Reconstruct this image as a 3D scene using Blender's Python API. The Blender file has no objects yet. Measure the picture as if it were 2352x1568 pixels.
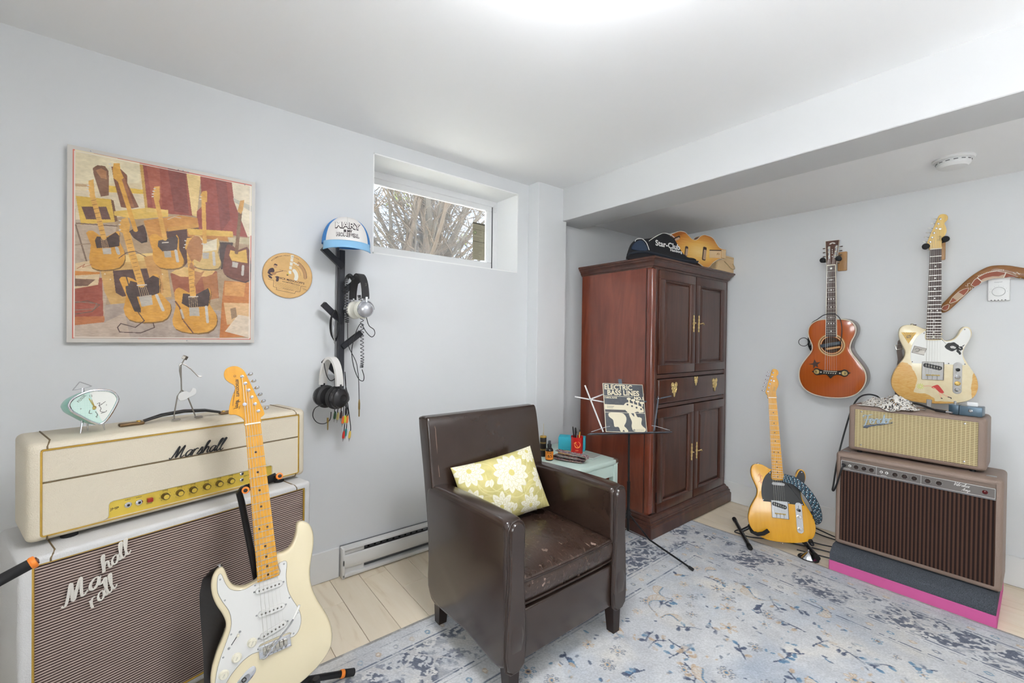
import bpy, bmesh, math, random
import numpy as np
from mathutils import Vector, Matrix

random.seed(11)
RNG = np.random.default_rng(11)
SC = bpy.context.scene
COL = SC.collection

# ------------------------------------------------------------------ camera
cam_d = bpy.data.cameras.new('camera')
cam = bpy.data.objects.new('camera', cam_d)
COL.objects.link(cam)
cam_d.sensor_fit = 'HORIZONTAL'
cam_d.sensor_width = 36.0
cam_d.lens = 36.0 * 982.6 / 2352.0
cam_d.clip_start = 0.02
_r = Vector((0.626600, 0.779234, 0.012946))
_u = Vector((-0.015063, -0.004500, 0.999876))
_f = Vector((-0.779196, 0.626717, -0.008918))
cam.matrix_world = Matrix(((_r.x, _u.x, -_f.x, 2.13), (_r.y, _u.y, -_f.y, 0.0),
                           (_r.z, _u.z, -_f.z, 1.17), (0, 0, 0, 1)))
SC.camera = cam

# ------------------------------------------------------------------ world, exposure
W = bpy.data.worlds.new('overcast_sky')
SC.world = W
W.use_nodes = True
_bg = W.node_tree.nodes['Background']
_bg.inputs[0].default_value = (0.97, 0.98, 1.0, 1)
_bg.inputs[1].default_value = 15.0
SC.view_settings.view_transform = 'Standard'
SC.view_settings.look = 'None'
SC.view_settings.gamma = 1.0
SC.view_settings.use_curve_mapping = False
SC.view_settings.exposure = 0.48
CEIL = 2.167             # main ceiling height

# ------------------------------------------------------------------ helpers
def lin(c):
    out = []
    for v in c[:3]:
        v = v / 255.0
        out.append(v / 12.92 if v <= 0.04045 else ((v + 0.055) / 1.055) ** 2.4)
    return (out[0], out[1], out[2], 1.0)


class MB:
    """collects vertices and faces of ONE mesh"""
    def __init__(self):
        self.v, self.f, self.flat = [], [], False

    def add(self, vs, fs):
        o = len(self.v)
        self.v += [tuple(p) for p in vs]
        self.f += [tuple(i + o for i in q) for q in fs]
        return self

    def box(self, c, s, rot=None):
        x, y, z = s[0] / 2, s[1] / 2, s[2] / 2
        vs = [Vector((a * x, b * y, d * z)) for a in (-1, 1) for b in (-1, 1) for d in (-1, 1)]
        if rot is not None:
            vs = [rot @ p for p in vs]
        vs = [p + Vector(c) for p in vs]
        return self.add(vs, [(0, 1, 3, 2), (4, 6, 7, 5), (0, 4, 5, 1), (2, 3, 7, 6), (0, 2, 6, 4), (1, 5, 7, 3)])

    def rbox(self, c, s, r=0.004, seg=2, rot=None):
        bm = bmesh.new()
        bmesh.ops.create_cube(bm, size=1.0)
        for p in bm.verts:
            p.co = Vector((p.co.x * s[0], p.co.y * s[1], p.co.z * s[2]))
        r = min(r, 0.499 * min(s))
        bmesh.ops.bevel(bm, geom=bm.edges[:], offset=r, offset_type='OFFSET', segments=seg, profile=0.5, affect='EDGES')
        bm.verts.index_update()
        vs = [p.co.copy() for p in bm.verts]
        if rot is not None:
            vs = [rot @ p for p in vs]
        vs = [p + Vector(c) for p in vs]
        fs = [[p.index for p in q.verts] for q in bm.faces]
        bm.free()
        return self.add(vs, fs)

    def tube(self, pts, r, n=8, closed=False, flat=1.0, up=None, cap=True):
        pts = [Vector(p) for p in pts]
        m = len(pts)
        rs = r if isinstance(r, (list, tuple)) else [r] * m
        vs, prev = [], None
        for i, p in enumerate(pts):
            if closed:
                t = pts[(i + 1) % m] - pts[(i - 1) % m]
            else:
                t = pts[min(i + 1, m - 1)] - pts[max(i - 1, 0)]
            if t.length < 1e-9:
                t = Vector((0, 0, 1))
            t.normalize()
            if up is not None:
                a = t.cross(Vector(up))
                if a.length < 1e-6:
                    a = t.orthogonal()
            elif prev is None:
                a = t.orthogonal()
            else:
                a = prev - t * prev.dot(t)
                if a.length < 1e-6:
                    a = t.orthogonal()
            a.normalize()
            prev = a
            b = t.cross(a)
            for k in range(n):
                w = 2 * math.pi * k / n
                vs.append(p + a * (math.cos(w) * rs[i]) + b * (math.sin(w) * rs[i] * flat))
        fs = []
        for i in range(m if closed else m - 1):
            j = (i + 1) % m
            for k in range(n):
                l = (k + 1) % n
                fs.append((i * n + k, i * n + l, j * n + l, j * n + k))
        if not closed and cap:
            fs.append(tuple(range(n))[::-1])
            fs.append(tuple((m - 1) * n + k for k in range(n)))
        return self.add(vs, fs)

    def cyl(self, a, b, r, r2=None, n=16):
        return self.tube([a, b], [r, r if r2 is None else r2], n)

    def lathe(self, prof, o=(0, 0, 0), ax=(0, 0, 1), n=20):
        """prof: (radius, height) from start to end along ax"""
        ax = Vector(ax).normalized()
        a = ax.orthogonal().normalized()
        b = ax.cross(a)
        o = Vector(o)
        vs, fs, m = [], [], len(prof)
        for (r, h) in prof:
            for k in range(n):
                w = 2 * math.pi * k / n
                vs.append(o + ax * h + a * (math.cos(w) * max(r, 1e-5)) + b * (math.sin(w) * max(r, 1e-5)))
        for i in range(m - 1):
            for k in range(n):
                l = (k + 1) % n
                fs.append((i * n + k, i * n + l, (i + 1) * n + l, (i + 1) * n + k))
        fs.append(tuple(range(n))[::-1])
        fs.append(tuple((m - 1) * n + k for k in range(n)))
        return self.add(vs, fs)

    def rings(self, rings, cap0=True, cap1=True, closed=True):
        """loft through rings (lists of points with equal length)"""
        n = len(rings[0])
        vs = [p for q in rings for p in q]
        fs = []
        for i in range(len(rings) - 1):
            for k in range(n if closed else n - 1):
                l = (k + 1) % n
                fs.append((i * n + k, i * n + l, (i + 1) * n + l, (i + 1) * n + k))
        if cap0:
            fs.append(tuple(range(n))[::-1])
        if cap1:
            fs.append(tuple((len(rings) - 1) * n + k for k in range(n)))
        return self.add(vs, fs)

    def prism(self, out, prof):
        """out: 2D outline (ccw); prof: list of (inset, z)"""
        out = ccw(out)
        rr = []
        for (ins, z) in prof:
            q = inset(out, ins) if abs(ins) > 1e-9 else out
            rr.append([(p[0], p[1], z) for p in q])
        return self.rings(rr)

    def grid(self, P):
        """P: rows of points"""
        h, w = len(P), len(P[0])
        vs = [p for row in P for p in row]
        fs = [(i * w + j, i * w + j + 1, (i + 1) * w + j + 1, (i + 1) * w + j) for i in range(h - 1) for j in range(w - 1)]
        return self.add(vs, fs)

    def xf(self, m):
        self.v = [tuple(m @ Vector(p)) for p in self.v]
        return self


def ccw(o):
    a = sum(o[i][0] * o[(i + 1) % len(o)][1] - o[(i + 1) % len(o)][0] * o[i][1] for i in range(len(o)))
    return list(o) if a > 0 else list(o)[::-1]


def inset(o, d):
    n, res = len(o), []
    for i in range(n):
        a, b, c = Vector(o[i - 1]), Vector(o[i]), Vector(o[(i + 1) % n])
        e1, e2 = (b - a), (c - b)
        if e1.length < 1e-9: e1 = e2
        if e2.length < 1e-9: e2 = e1
        n1 = Vector((-e1.y, e1.x)).normalized()
        n2 = Vector((-e2.y, e2.x)).normalized()
        nn = n1 + n2
        if nn.length < 1e-6: nn = n1
        nn.normalize()
        k = max(0.5, nn.dot(n1))
        p = b + nn * (d / k)
        res.append((p.x, p.y))
    return res


def smooth(pts, k=4, closed=True):
    """Catmull-Rom through the points"""
    P = [Vector(p) for p in pts]
    n, out = len(P), []
    for i in range(n if closed else n - 1):
        if closed:
            a, b, c, d = P[i - 1], P[i], P[(i + 1) % n], P[(i + 2) % n]
        else:
            a, b, c, d = P[max(i - 1, 0)], P[i], P[i + 1], P[min(i + 2, n - 1)]
        for j in range(k):
            t = j / k
            out.append(tuple(0.5 * ((2 * b) + (c - a) * t + (2 * a - 5 * b + 4 * c - d) * t * t + (3 * b - a - 3 * c + d) * t ** 3)))
    if not closed:
        out.append(tuple(P[-1]))
    return out


def rrect(w, h, r, n=4, c=(0, 0)):
    r = min(r, w / 2 - 1e-5, h / 2 - 1e-5)
    out = []
    for (sx, sy, a0) in ((1, 1, 0), (-1, 1, 90), (-1, -1, 180), (1, -1, 270)):
        for k in range(n + 1):
            a = math.radians(a0 + 90 * k / n)
            out.append((c[0] + sx * (w / 2 - r) + r * math.cos(a), c[1] + sy * (h / 2 - r) + r * math.sin(a)))
    return out


def circ(r, n=20, c=(0, 0), ry=None):
    return [(c[0] + r * math.cos(2 * math.pi * k / n), c[1] + (ry or r) * math.sin(2 * math.pi * k / n)) for k in range(n)]


def mesh_of(name, mb, ang=35):
    me = bpy.data.meshes.new(name)
    me.from_pydata(mb.v, [], mb.f)
    bm = bmesh.new()
    bm.from_mesh(me)
    bmesh.ops.remove_doubles(bm, verts=bm.verts[:], dist=1e-7)
    bmesh.ops.recalc_face_normals(bm, faces=bm.faces[:])
    bm.to_mesh(me)
    bm.free()
    if ang is not None:
        me.shade_smooth()
        me.set_sharp_from_angle(angle=math.radians(ang))
    return me


def obj(name, mb, mat, parent=None, loc=None, rotz=None, label=None, m=None, ang=35):
    me = mb if isinstance(mb, bpy.types.Mesh) else mesh_of(name, mb, ang)
    o = bpy.data.objects.new(name, me)
    COL.objects.link(o)
    if mat is not None and len(me.materials) == 0:
        me.materials.append(mat)
    if parent is not None:
        o.parent = parent
    if loc is not None: o.location = loc
    if rotz is not None: o.rotation_euler = (0, 0, rotz)
    if m is not None: o.matrix_local = m
    if label: o['label'] = label
    return o


def tag(o, label, cat, group=None):
    o['label'] = label
    o['category'] = cat
    if group: o['group'] = group
    return o


def thing(name, label, cat, loc=(0, 0, 0), rotz=0, group=None, m=None):
    o = bpy.data.objects.new(name, None)
    COL.objects.link(o)
    o.empty_display_size = 0.05
    if m is not None:
        o.matrix_world = m
    else:
        o.location = loc
        o.rotation_euler = (0, 0, rotz)
    return tag(o, label, cat, group)


def struct(name, mb, mat, **k):
    o = obj(name, mb, mat, **k)
    o['kind'] = 'structure'
    return o


# ------------------------------------------------------------------ materials
def nmat(name):
    m = bpy.data.materials.new(name)
    m.use_nodes = True
    return m, m.node_tree.nodes, m.node_tree.links, m.node_tree.nodes['Principled BSDF']


def coords(N, L, scale=(1, 1, 1), kind='Object'):
    tc = N.new('ShaderNodeTexCoord')
    mp = N.new('ShaderNodeMapping')
    mp.inputs['Scale'].default_value = scale
    L.new(tc.outputs[kind], mp.inputs[0])
    return mp.outputs[0]


def noise(N, L, vec, scale, detail=4, rough=0.55, dist=0.0):
    n = N.new('ShaderNodeTexNoise')
    n.inputs['Scale'].default_value = scale
    n.inputs['Detail'].default_value = detail
    n.inputs['Roughness'].default_value = rough
    n.inputs['Distortion'].default_value = dist
    L.new(vec, n.inputs['Vector'])
    return n.outputs['Fac']


def ramp(N, L, fac, stops):
    r = N.new('ShaderNodeValToRGB')
    e = r.color_ramp.elements
    while len(e) < len(stops): e.new(0.5)
    for i, (p, c) in enumerate(stops):
        e[i].position = p
        e[i].color = lin(c) if max(c) > 1.001 or len(c) == 3 else c
    L.new(fac, r.inputs[0])
    return r.outputs[0]


def mixc(N, L, fac, a, b, mode='MIX'):
    x = N.new('ShaderNodeMix')
    x.data_type = 'RGBA'
    x.blend_type = mode
    if isinstance(fac, (int, float)): x.inputs[0].default_value = fac
    else: L.new(fac, x.inputs[0])
    for s, i in ((a, 6), (b, 7)):
        if isinstance(s, tuple): x.inputs[i].default_value = s if len(s) == 4 else lin(s)
        else: L.new(s, x.inputs[i])
    return x.outputs[2]


def math_n(N, L, op, a, b=None, clamp=False):
    x = N.new('ShaderNodeMath')
    x.operation = op
    x.use_clamp = clamp
    for i, s in enumerate((a, b)):
        if s is None: continue
        if isinstance(s, (int, float)): x.inputs[i].default_value = s
        else: L.new(s, x.inputs[i])
    return x.outputs[0]


def bumpn(N, L, B, h, strength, dist=0.002):
    b = N.new('ShaderNodeBump')
    b.inputs['Strength'].default_value = strength
    b.inputs['Distance'].default_value = dist
    L.new(h, b.inputs['Height'])
    L.new(b.outputs[0], B.inputs['Normal'])


MATS = {}
def mat(name, col=(128, 128, 128), rough=0.5, metal=0.0, var=0.06, vs=6.0, bump=0.0, bs=300.0, coat=0.0, spec=0.5, bd=0.001, emit=None):
    if name in MATS: return MATS[name]
    m, N, L, B = nmat(name)
    v = coords(N, L)
    c = lin(col)
    n = noise(N, L, v, vs, 5)
    lo = tuple(x * (1 - var) for x in c[:3]) + (1,)
    hi = tuple(min(1, x * (1 + var)) for x in c[:3]) + (1,)
    L.new(mixc(N, L, n, lo, hi), B.inputs['Base Color'])
    B.inputs['Roughness'].default_value = rough
    B.inputs['Metallic'].default_value = metal
    B.inputs['Specular IOR Level'].default_value = spec
    B.inputs['Coat Weight'].default_value = coat
    B.inputs['Coat Roughness'].default_value = 0.08
    if bump > 0:
        bumpn(N, L, B, noise(N, L, v, bs, 3), bump, bd)
    if emit:
        B.inputs['Emission Color'].default_value = lin(emit[0])
        B.inputs['Emission Strength'].default_value = emit[1]
    MATS[name] = m
    return m


def wood(name, stops, scale=(2, 30, 30), rough=0.35, ns=3.0, dist=1.2, coat=0.0, bump=0.05, rnd=0.0, coord='Object'):
    if name in MATS: return MATS[name]
    m, N, L, B = nmat(name)
    v = coords(N, L, scale, coord)
    if rnd > 0:
        oi = N.new('ShaderNodeObjectInfo')
        ad = N.new('ShaderNodeVectorMath')
        ad.operation = 'ADD'
        cx = N.new('ShaderNodeCombineXYZ')
        k = math_n(N, L, 'MULTIPLY', oi.outputs['Random'], 53.0)
        for i in range(3): L.new(k, cx.inputs[i])
        L.new(v, ad.inputs[0]); L.new(cx.outputs[0], ad.inputs[1])
        v = ad.outputs[0]
    n = noise(N, L, v, ns, 8, 0.6, dist)
    c = ramp(N, L, n, stops)
    if rnd > 0:
        hs = N.new('ShaderNodeHueSaturation')
        L.new(math_n(N, L, 'ADD', math_n(N, L, 'MULTIPLY', oi.outputs['Random'], rnd), 1.0 - rnd / 2), hs.inputs['Value'])
        L.new(c, hs.inputs['Color'])
        c = hs.outputs[0]
    L.new(c, B.inputs['Base Color'])
    B.inputs['Roughness'].default_value = rough
    B.inputs['Coat Weight'].default_value = coat
    B.inputs['Coat Roughness'].default_value = 0.1
    if bump > 0: bumpn(N, L, B, n, bump, 0.001)
    MATS[name] = m
    return m


def painted(name, rough=0.5, bump=0.0, bs=400.0, coat=0.0, spec=0.5):
    """colour comes from the mesh's own colour attribute (a print, a weave)"""
    if name in MATS: return MATS[name]
    m, N, L, B = nmat(name)
    a = N.new('ShaderNodeAttribute')
    a.attribute_name = 'Col'
    v = coords(N, L)
    n = noise(N, L, v, 60, 3)
    L.new(mixc(N, L, math_n(N, L, 'MULTIPLY', n, 0.10), a.outputs['Color'], (0.5, 0.5, 0.5, 1)), B.inputs['Base Color'])
    B.inputs['Roughness'].default_value = rough
    B.inputs['Coat Weight'].default_value = coat
    B.inputs['Specular IOR Level'].default_value = spec
    if bump > 0: bumpn(N, L, B, noise(N, L, v, bs, 2), bump, 0.001)
    MATS[name] = m
    return m


# ------------------------------------------------------------------ painting on a grid of vertices
class Cv:
    """a small canvas: x to the right 0..w, y UP 0..h, in user units"""
    def __init__(self, w, h, res, bg):
        self.w, self.h = w, h
        self.nx, self.ny = int(res * w / max(w, h)) + 1, int(res * h / max(w, h)) + 1
        self.a = np.empty((self.ny, self.nx, 3))
        self.a[:] = bg
        xs = np.linspace(0, w, self.nx)
        ys = np.linspace(0, h, self.ny)
        self.X, self.Y = np.meshgrid(xs, ys)

    def _box(self, pts, pad=0.0):
        p = np.array(pts, float)
        x0, y0 = p.min(0) - pad
        x1, y1 = p.max(0) + pad
        sx, sy = (self.nx - 1) / self.w, (self.ny - 1) / self.h
        return (slice(max(0, int(y0 * sy)), min(self.ny, int(y1 * sy) + 2)), slice(max(0, int(x0 * sx)), min(self.nx, int(x1 * sx) + 2)))

    def put(self, s, mask, col, al=1.0):
        reg = self.a[s]
        k = mask.astype(float)[..., None] * al
        self.a[s] = reg * (1 - k) + np.array(col, float) * k

    def poly(self, pts, col, al=1.0):
        s = self._box(pts)
        X, Y = self.X[s], self.Y[s]
        ins = np.zeros(X.shape, bool)
        n = len(pts)
        for i in range(n):
            (x1, y1), (x2, y2) = pts[i][:2], pts[(i + 1) % n][:2]
            if y1 == y2: continue
            c = ((y1 > Y) != (y2 > Y)) & (X < (x2 - x1) * (Y - y1) / (y2 - y1) + x1)
            ins ^= c
        self.put(s, ins, col, al)
        return self

    def line(self, pts, wd, col, al=1.0):
        s = self._box(pts, wd)
        X, Y = self.X[s], self.Y[s]
        d = np.full(X.shape, 1e9)
        for (a, b) in zip(pts[:-1], pts[1:]):
            vx, vy = b[0] - a[0], b[1] - a[1]
            L2 = vx * vx + vy * vy + 1e-12
            t = np.clip(((X - a[0]) * vx + (Y - a[1]) * vy) / L2, 0, 1)
            d = np.minimum(d, (X - a[0] - t * vx) ** 2 + (Y - a[1] - t * vy) ** 2)
        self.put(s, d <= (wd / 2) ** 2, col, al)
        return self

    def ell(self, c, rx, ry, col, al=1.0, rot=0.0):
        return self.poly([(c[0] + rx * math.cos(t) * math.cos(rot) - ry * math.sin(t) * math.sin(rot),
                           c[1] + rx * math.cos(t) * math.sin(rot) + ry * math.sin(t) * math.cos(rot))
                          for t in [2 * math.pi * k / 28 for k in range(28)]], col, al)

    def rect(self, x0, y0, x1, y1, col, al=1.0):
        return self.poly([(x0, y0), (x1, y0), (x1, y1), (x0, y1)], col, al)


def vnoise(shape, cells, seed=0, oct=4):
    """value noise on a numpy grid, 0..1"""
    g = np.random.default_rng(seed)
    out = np.zeros(shape)
    amp, tot = 1.0, 0.0
    cy, cx = cells
    for o in range(oct):
        ny, nx = int(cy) + 2, int(cx) + 2
        t = g.random((ny + 1, nx + 1))
        y = np.linspace(0, cy, shape[0]); x = np.linspace(0, cx, shape[1])
        yi, xi = y.astype(int), x.astype(int)
        fy, fx = (y - yi)[:, None], (x - xi)[None, :]
        fy, fx = fy * fy * (3 - 2 * fy), fx * fx * (3 - 2 * fx)
        a = t[yi][:, xi]; b = t[yi][:, xi + 1]; c = t[yi + 1][:, xi]; d = t[yi + 1][:, xi + 1]
        out += amp * ((a * (1 - fx) + b * fx) * (1 - fy) + (c * (1 - fx) + d * fx) * fy)
        tot += amp
        amp *= 0.55
        cy *= 2.1; cx *= 2.1
    return out / tot


def painted_mesh(name, cv, P, extra=None):
    """P: array (ny,nx,3) of positions; colours from the canvas (sRGB 0..255)"""
    ny, nx = cv.ny, cv.nx
    c = np.clip(cv.a, 0, 255) / 255.0
    c = np.where(c <= 0.04045, c / 12.92, ((c + 0.055) / 1.055) ** 2.4)
    me = bpy.data.meshes.new(name)
    nv, nf = nx * ny, (nx - 1) * (ny - 1)
    me.vertices.add(nv)
    me.vertices.foreach_set('co', np.ascontiguousarray(P, dtype=np.float32).ravel())
    i = np.arange(nv).reshape(ny, nx)
    q = np.stack([i[:-1, :-1], i[:-1, 1:], i[1:, 1:], i[1:, :-1]], -1).reshape(-1)
    me.loops.add(nf * 4)
    me.loops.foreach_set('vertex_index', q.astype(np.int32))
    me.polygons.add(nf)
    me.polygons.foreach_set('loop_start', (np.arange(nf) * 4).astype(np.int32))
    me.update(calc_edges=True)
    at = me.color_attributes.new('Col', 'FLOAT_COLOR', 'POINT')
    rgba = np.ones((nv, 4), np.float32)
    rgba[:, :3] = c.reshape(-1, 3)
    at.data.foreach_set('color', rgba.ravel())
    me.shade_smooth()
    return me


def flat_print(name, cv, m, parent, z=0.0, centred=True, mask=None, size=None, ox=0.0, oy=0.0):
    """the canvas as a flat sheet in the local XY plane"""
    k = 1.0 if size is None else size / cv.w
    X = (cv.X - (cv.w / 2 if centred else 0)) * k + ox
    Y = (cv.Y - (cv.h / 2 if centred else 0)) * k + oy
    me = painted_mesh(name, cv, np.stack([X, Y, np.full_like(X, z)], -1))
    if mask is not None:
        bm = bmesh.new(); bm.from_mesh(me)
        bm.faces.ensure_lookup_table()
        M = mask.ravel()
        kill = [f for f in bm.faces if not all(M[v.index] for v in f.verts)]
        bmesh.ops.delete(bm, geom=kill, context='FACES')
        bm.to_mesh(me); bm.free()
    return obj(name, me, m, parent)


# ------------------------------------------------------------------ lettering
def text(name, s, size, m, parent, mtx, depth=0.0004, bold=0.0, shear=0.0, sx=1.0, align='CENTER', space=1.0):
    cu = bpy.data.curves.new(name, 'FONT')
    cu.body = s
    cu.size = size
    cu.extrude = depth
    cu.offset = bold
    cu.shear = shear
    cu.align_x = align
    cu.align_y = 'CENTER'
    cu.space_character = space
    cu.resolution_u = 3
    t = bpy.data.objects.new(name, cu)
    me = bpy.data.meshes.new_from_object(t)
    bpy.data.objects.remove(t)
    bpy.data.curves.remove(cu)
    for p in me.vertices: p.co.x *= sx
    me.name = name
    me.materials.clear()
    return obj(name, me, m, parent, m=mtx)


def fr(o, x, y, z=None):
    """matrix with origin o and axes x, y (and z)"""
    x = Vector(x).normalized(); y = Vector(y).normalized()
    z = x.cross(y) if z is None else Vector(z)
    return Matrix(((x.x, y.x, z.x, o[0]), (x.y, y.y, z.y, o[1]), (x.z, y.z, z.z, o[2]), (0, 0, 0, 1)))


UPRIGHT = lambda x, y, z: fr((x, y, z), (1, 0, 0), (0, 0, 1))     # local XY sheet standing up, facing -Y

# a joined-up hand: letters as pen strokes in a unit box (x advance, strokes)
SCRIPT = {
    'M': (0.95, [[(-.12, .12), (-.05, .02), (.05, .08), (.16, .5), (.27, .98), (.30, .55), (.33, .04), (.5, .55), (.66, .98), (.66, .5), (.68, .06), (.78, .02), (.92, .16)]]),
    'a': (0.52, [[(.44, .46), (.28, .52), (.10, .36), (.08, .12), (.22, .0), (.40, .18), (.46, .48), (.44, .14), (.52, .02), (.62, .12)]]),
    'r': (0.40, [[(.05, .54), (.07, .3), (.05, .0), (.06, .24), (.15, .46), (.28, .55), (.36, .48)]]),
    's': (0.38, [[(.0, .04), (.12, .3), (.22, .58), (.28, .4), (.32, .16), (.20, .0), (.08, .06)], [(.20, .0), (.34, .02), (.46, .12)]]),
    'h': (0.52, [[(.0, .04), (.16, .5), (.28, .96), (.22, 1.05), (.14, .9), (.10, .4), (.08, .0), (.14, .3), (.30, .52), (.40, .42), (.40, .12), (.48, .0), (.60, .12)]]),
    'l': (0.30, [[(.0, .04), (.16, .5), (.28, .96), (.22, 1.06), (.13, .9), (.09, .4), (.12, .08), (.22, .0), (.36, .14)]]),
    'e': (0.40, [[(.02, .22), (.22, .28), (.32, .42), (.22, .54), (.08, .40), (.08, .14), (.20, .0), (.34, .06), (.44, .18)]]),
    'n': (0.54, [[(.04, .5), (.08, .3), (.06, .0), (.10, .3), (.28, .52), (.40, .44), (.38, .12), (.46, .0), (.58, .12)]]),
    'd': (0.52, [[(.40, .44), (.24, .5), (.08, .34), (.08, .10), (.20, .0), (.36, .14), (.50, .98), (.42, .14), (.48, .0), (.58, .10)]]),
    'F': (0.66, [[(.02, .72), (-.04, .86), (.10, .98), (.34, .92), (.62, 1.0), (.82, 1.02)], [(.42, .93), (.34, .5), (.26, .1), (.16, -.22), (.02, -.20)], [(.06, .40), (.34, .47), (.66, .52), (.70, .58)]]),
    'V': (0.6, [[(.0, .9), (.1, 1.), (.18, .6), (.22, .0), (.40, .5), (.62, 1.)]]),
    'i': (0.24, [[(.0, .1), (.1, .5), (.08, .1), (.16, .0), (.26, .12)], [(.14, .7), (.16, .74)]]),
    'b': (0.42, [[(.0, .04), (.14, .6), (.22, 1.), (.12, .8), (.06, .1), (.18, .0), (.32, .2), (.24, .4), (.40, .36)]]),
    'o': (0.42, [[(.24, .48), (.08, .36), (.08, .1), (.2, .0), (.34, .14), (.32, .4), (.24, .48), (.44, .4)]]),
    'u': (0.5, [[(.0, .1), (.08, .5), (.06, .12), (.18, .0), (.34, .2), (.40, .5), (.36, .12), (.46, .0), (.56, .12)]]),
    'x': (0.44, [[(.02, .44), (.12, .5), (.22, .25), (.32, .0), (.44, .08)], [(.40, .5), (.06, .0)]]),
    'A': (0.66, [[(-.05, .0), (.2, .5), (.42, 1.), (.44, .5), (.46, .0), (.56, .1)], [(.1, .36), (.5, .38)]]),
    'm': (0.76, [[(.04, .5), (.08, .3), (.06, .0), (.1, .3), (.24, .52), (.32, .4), (.30, .0), (.34, .3), (.5, .52), (.58, .42), (.56, .12), (.64, .0), (.76, .12)]]),
    'p': (0.48, [[(.02, .44), (.08, .5), (.06, .0), (.0, -.4), (.08, .2), (.2, .5), (.36, .4), (.32, .1), (.16, .02), (.44, .1)]]),
}


def script(name, word, h, wd, m, parent, mtx, slant=0.35, lift=0.0, thick=0.35, gap=1.0):
    mb = MB()
    x = 0.0
    for ch in word:
        adv, strokes = SCRIPT[ch]
        for st in strokes:
            pts = [(x + px + slant * py, py) for (px, py) in st]
            pts = smooth(pts, 4, closed=False)
            n = len(pts)
            rr = [wd * (0.55 + 0.45 * math.sin(math.pi * (i + 1) / (n + 1))) for i in range(n)]
            # upright strokes heavier than hairlines
            P3 = [(p[0] * h, p[1] * h, lift) for p in pts]
            for i in range(n):
                a = Vector(P3[min(i + 1, n - 1)]) - Vector(P3[max(i - 1, 0)])
                if a.length > 0: rr[i] *= 0.6 + 0.5 * abs(a.y) / a.length
            mb.tube(P3, rr, 6, flat=thick, up=(0, 0, 1))
        x += adv * gap
    mid = x * h / 2
    mb.v = [(p[0] - mid, p[1], p[2]) for p in mb.v]
    return obj(name, mb, m, parent, m=mtx)

# ================================================================== THE ROOM
def paint_mat(name, col, rough=0.7, bump=0.06):
    m, N, L, B = nmat(name)
    v = coords(N, L)
    n1 = noise(N, L, v, 1.3, 4)
    c = lin(col)
    L.new(mixc(N, L, n1, tuple(x * .975 for x in c[:3]) + (1,), tuple(min(1, x * 1.02) for x in c[:3]) + (1,)), B.inputs['Base Color'])
    B.inputs['Roughness'].default_value = rough
    B.inputs['Specular IOR Level'].default_value = 0.3
    bumpn(N, L, B, noise(N, L, v, 260, 3), bump, 0.0008)
    return m

M_WALL = paint_mat('wall_paint_grey', (221, 222, 223))
M_CEIL = paint_mat('ceiling_paint_white', (247, 247, 247), 0.8)
M_TRIM = paint_mat('trim_paint_white', (226, 226, 225), 0.4, 0.02)
M_REVEAL = paint_mat('window_reveal_white', (246, 246, 245), 0.6, 0.03)
XA, YB = 0.035, 3.204          # alcove side wall, back wall
WY0, WY1, WZ0, WZ1 = 0.802, 1.750, 1.587, 2.093

mb = MB()
for (y0, y1, z0, z1) in ((-2.0, WY0, 0, 2.3), (WY1, 2.06, 0, 2.3), (WY0, WY1, 0, WZ0), (WY0, WY1, WZ1, 2.3)):
    mb.box((-.13, (y0 + y1) / 2, (z0 + z1) / 2), (.26, y1 - y0, z1 - z0))
wl = struct('wall_left', mb, M_WALL, ang=None)
mb = MB().box(((XA - .26) / 2, 2.64, 1.15), (XA + .26, 1.16, 2.3))
obj('alcove_side', mb, M_WALL, wl, ang=None)
obj('pillar', MB().rbox((.05, 1.963, CEIL / 2), (.102, .254, CEIL), .0025, 1), M_WALL, wl)
struct('wall_back', MB().box((2.2, YB + .06, 1.15), (4.9, .12, 2.3)), M_WALL, ang=None)
struct('wall_right', MB().box((4.46, .65, 1.15), (.12, 5.3, 2.3)), M_WALL, ang=None)
FX0, FX1, FZ0, FZ1 = 2.0, 3.8, .90, 2.05           # unseen window opening added behind the camera for soft fill light
mb = MB()
for (x0, x1, z0, z1) in ((-.25, FX0, 0, 2.3), (FX1, 4.65, 0, 2.3), (FX0, FX1, 0, FZ0), (FX0, FX1, FZ1, 2.3)):
    mb.box(((x0 + x1) / 2, -2.06, (z0 + z1) / 2), (x1 - x0, .12, z1 - z0))
struct('wall_front', mb, M_WALL, ang=None)
ce = struct('ceiling', MB().box((2.2, .1, CEIL + .07), (4.9, 4.4, .14)), M_CEIL, ang=None)
obj('beam', MB().rbox((2.2, 2.18, (1.953 + 2.3) / 2), (4.7, .248, 2.3 - 1.953), .003, 1), paint_mat('beam_paint_toned_down', (208, 208, 208), 0.8), ce)  # ceiling white toned down; the darker colour stands in for weaker light
obj('alcove_ceiling', MB().box((2.2, 2.76, 2.155), (4.9, .95, .30)), M_CEIL, ce, ang=None)
# reveal boards of the window opening
for nm, c, s in (('reveal_head', (-.11, (WY0 + WY1) / 2, WZ1 - .003), (.219, WY1 - WY0, .006)), ('reveal_side', (-.11, WY1 - .003, (WZ0 + WZ1) / 2), (.219, .006, WZ1 - WZ0)),
                 ('reveal_side', (-.11, WY0 + .003, (WZ0 + WZ1) / 2), (.219, .006, WZ1 - WZ0)), ('sill', (-.11, (WY0 + WY1) / 2, WZ0 + .003), (.219, WY1 - WY0, .006))):
    obj(nm, MB().box(c, s), M_REVEAL, wl, ang=None)

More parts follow.
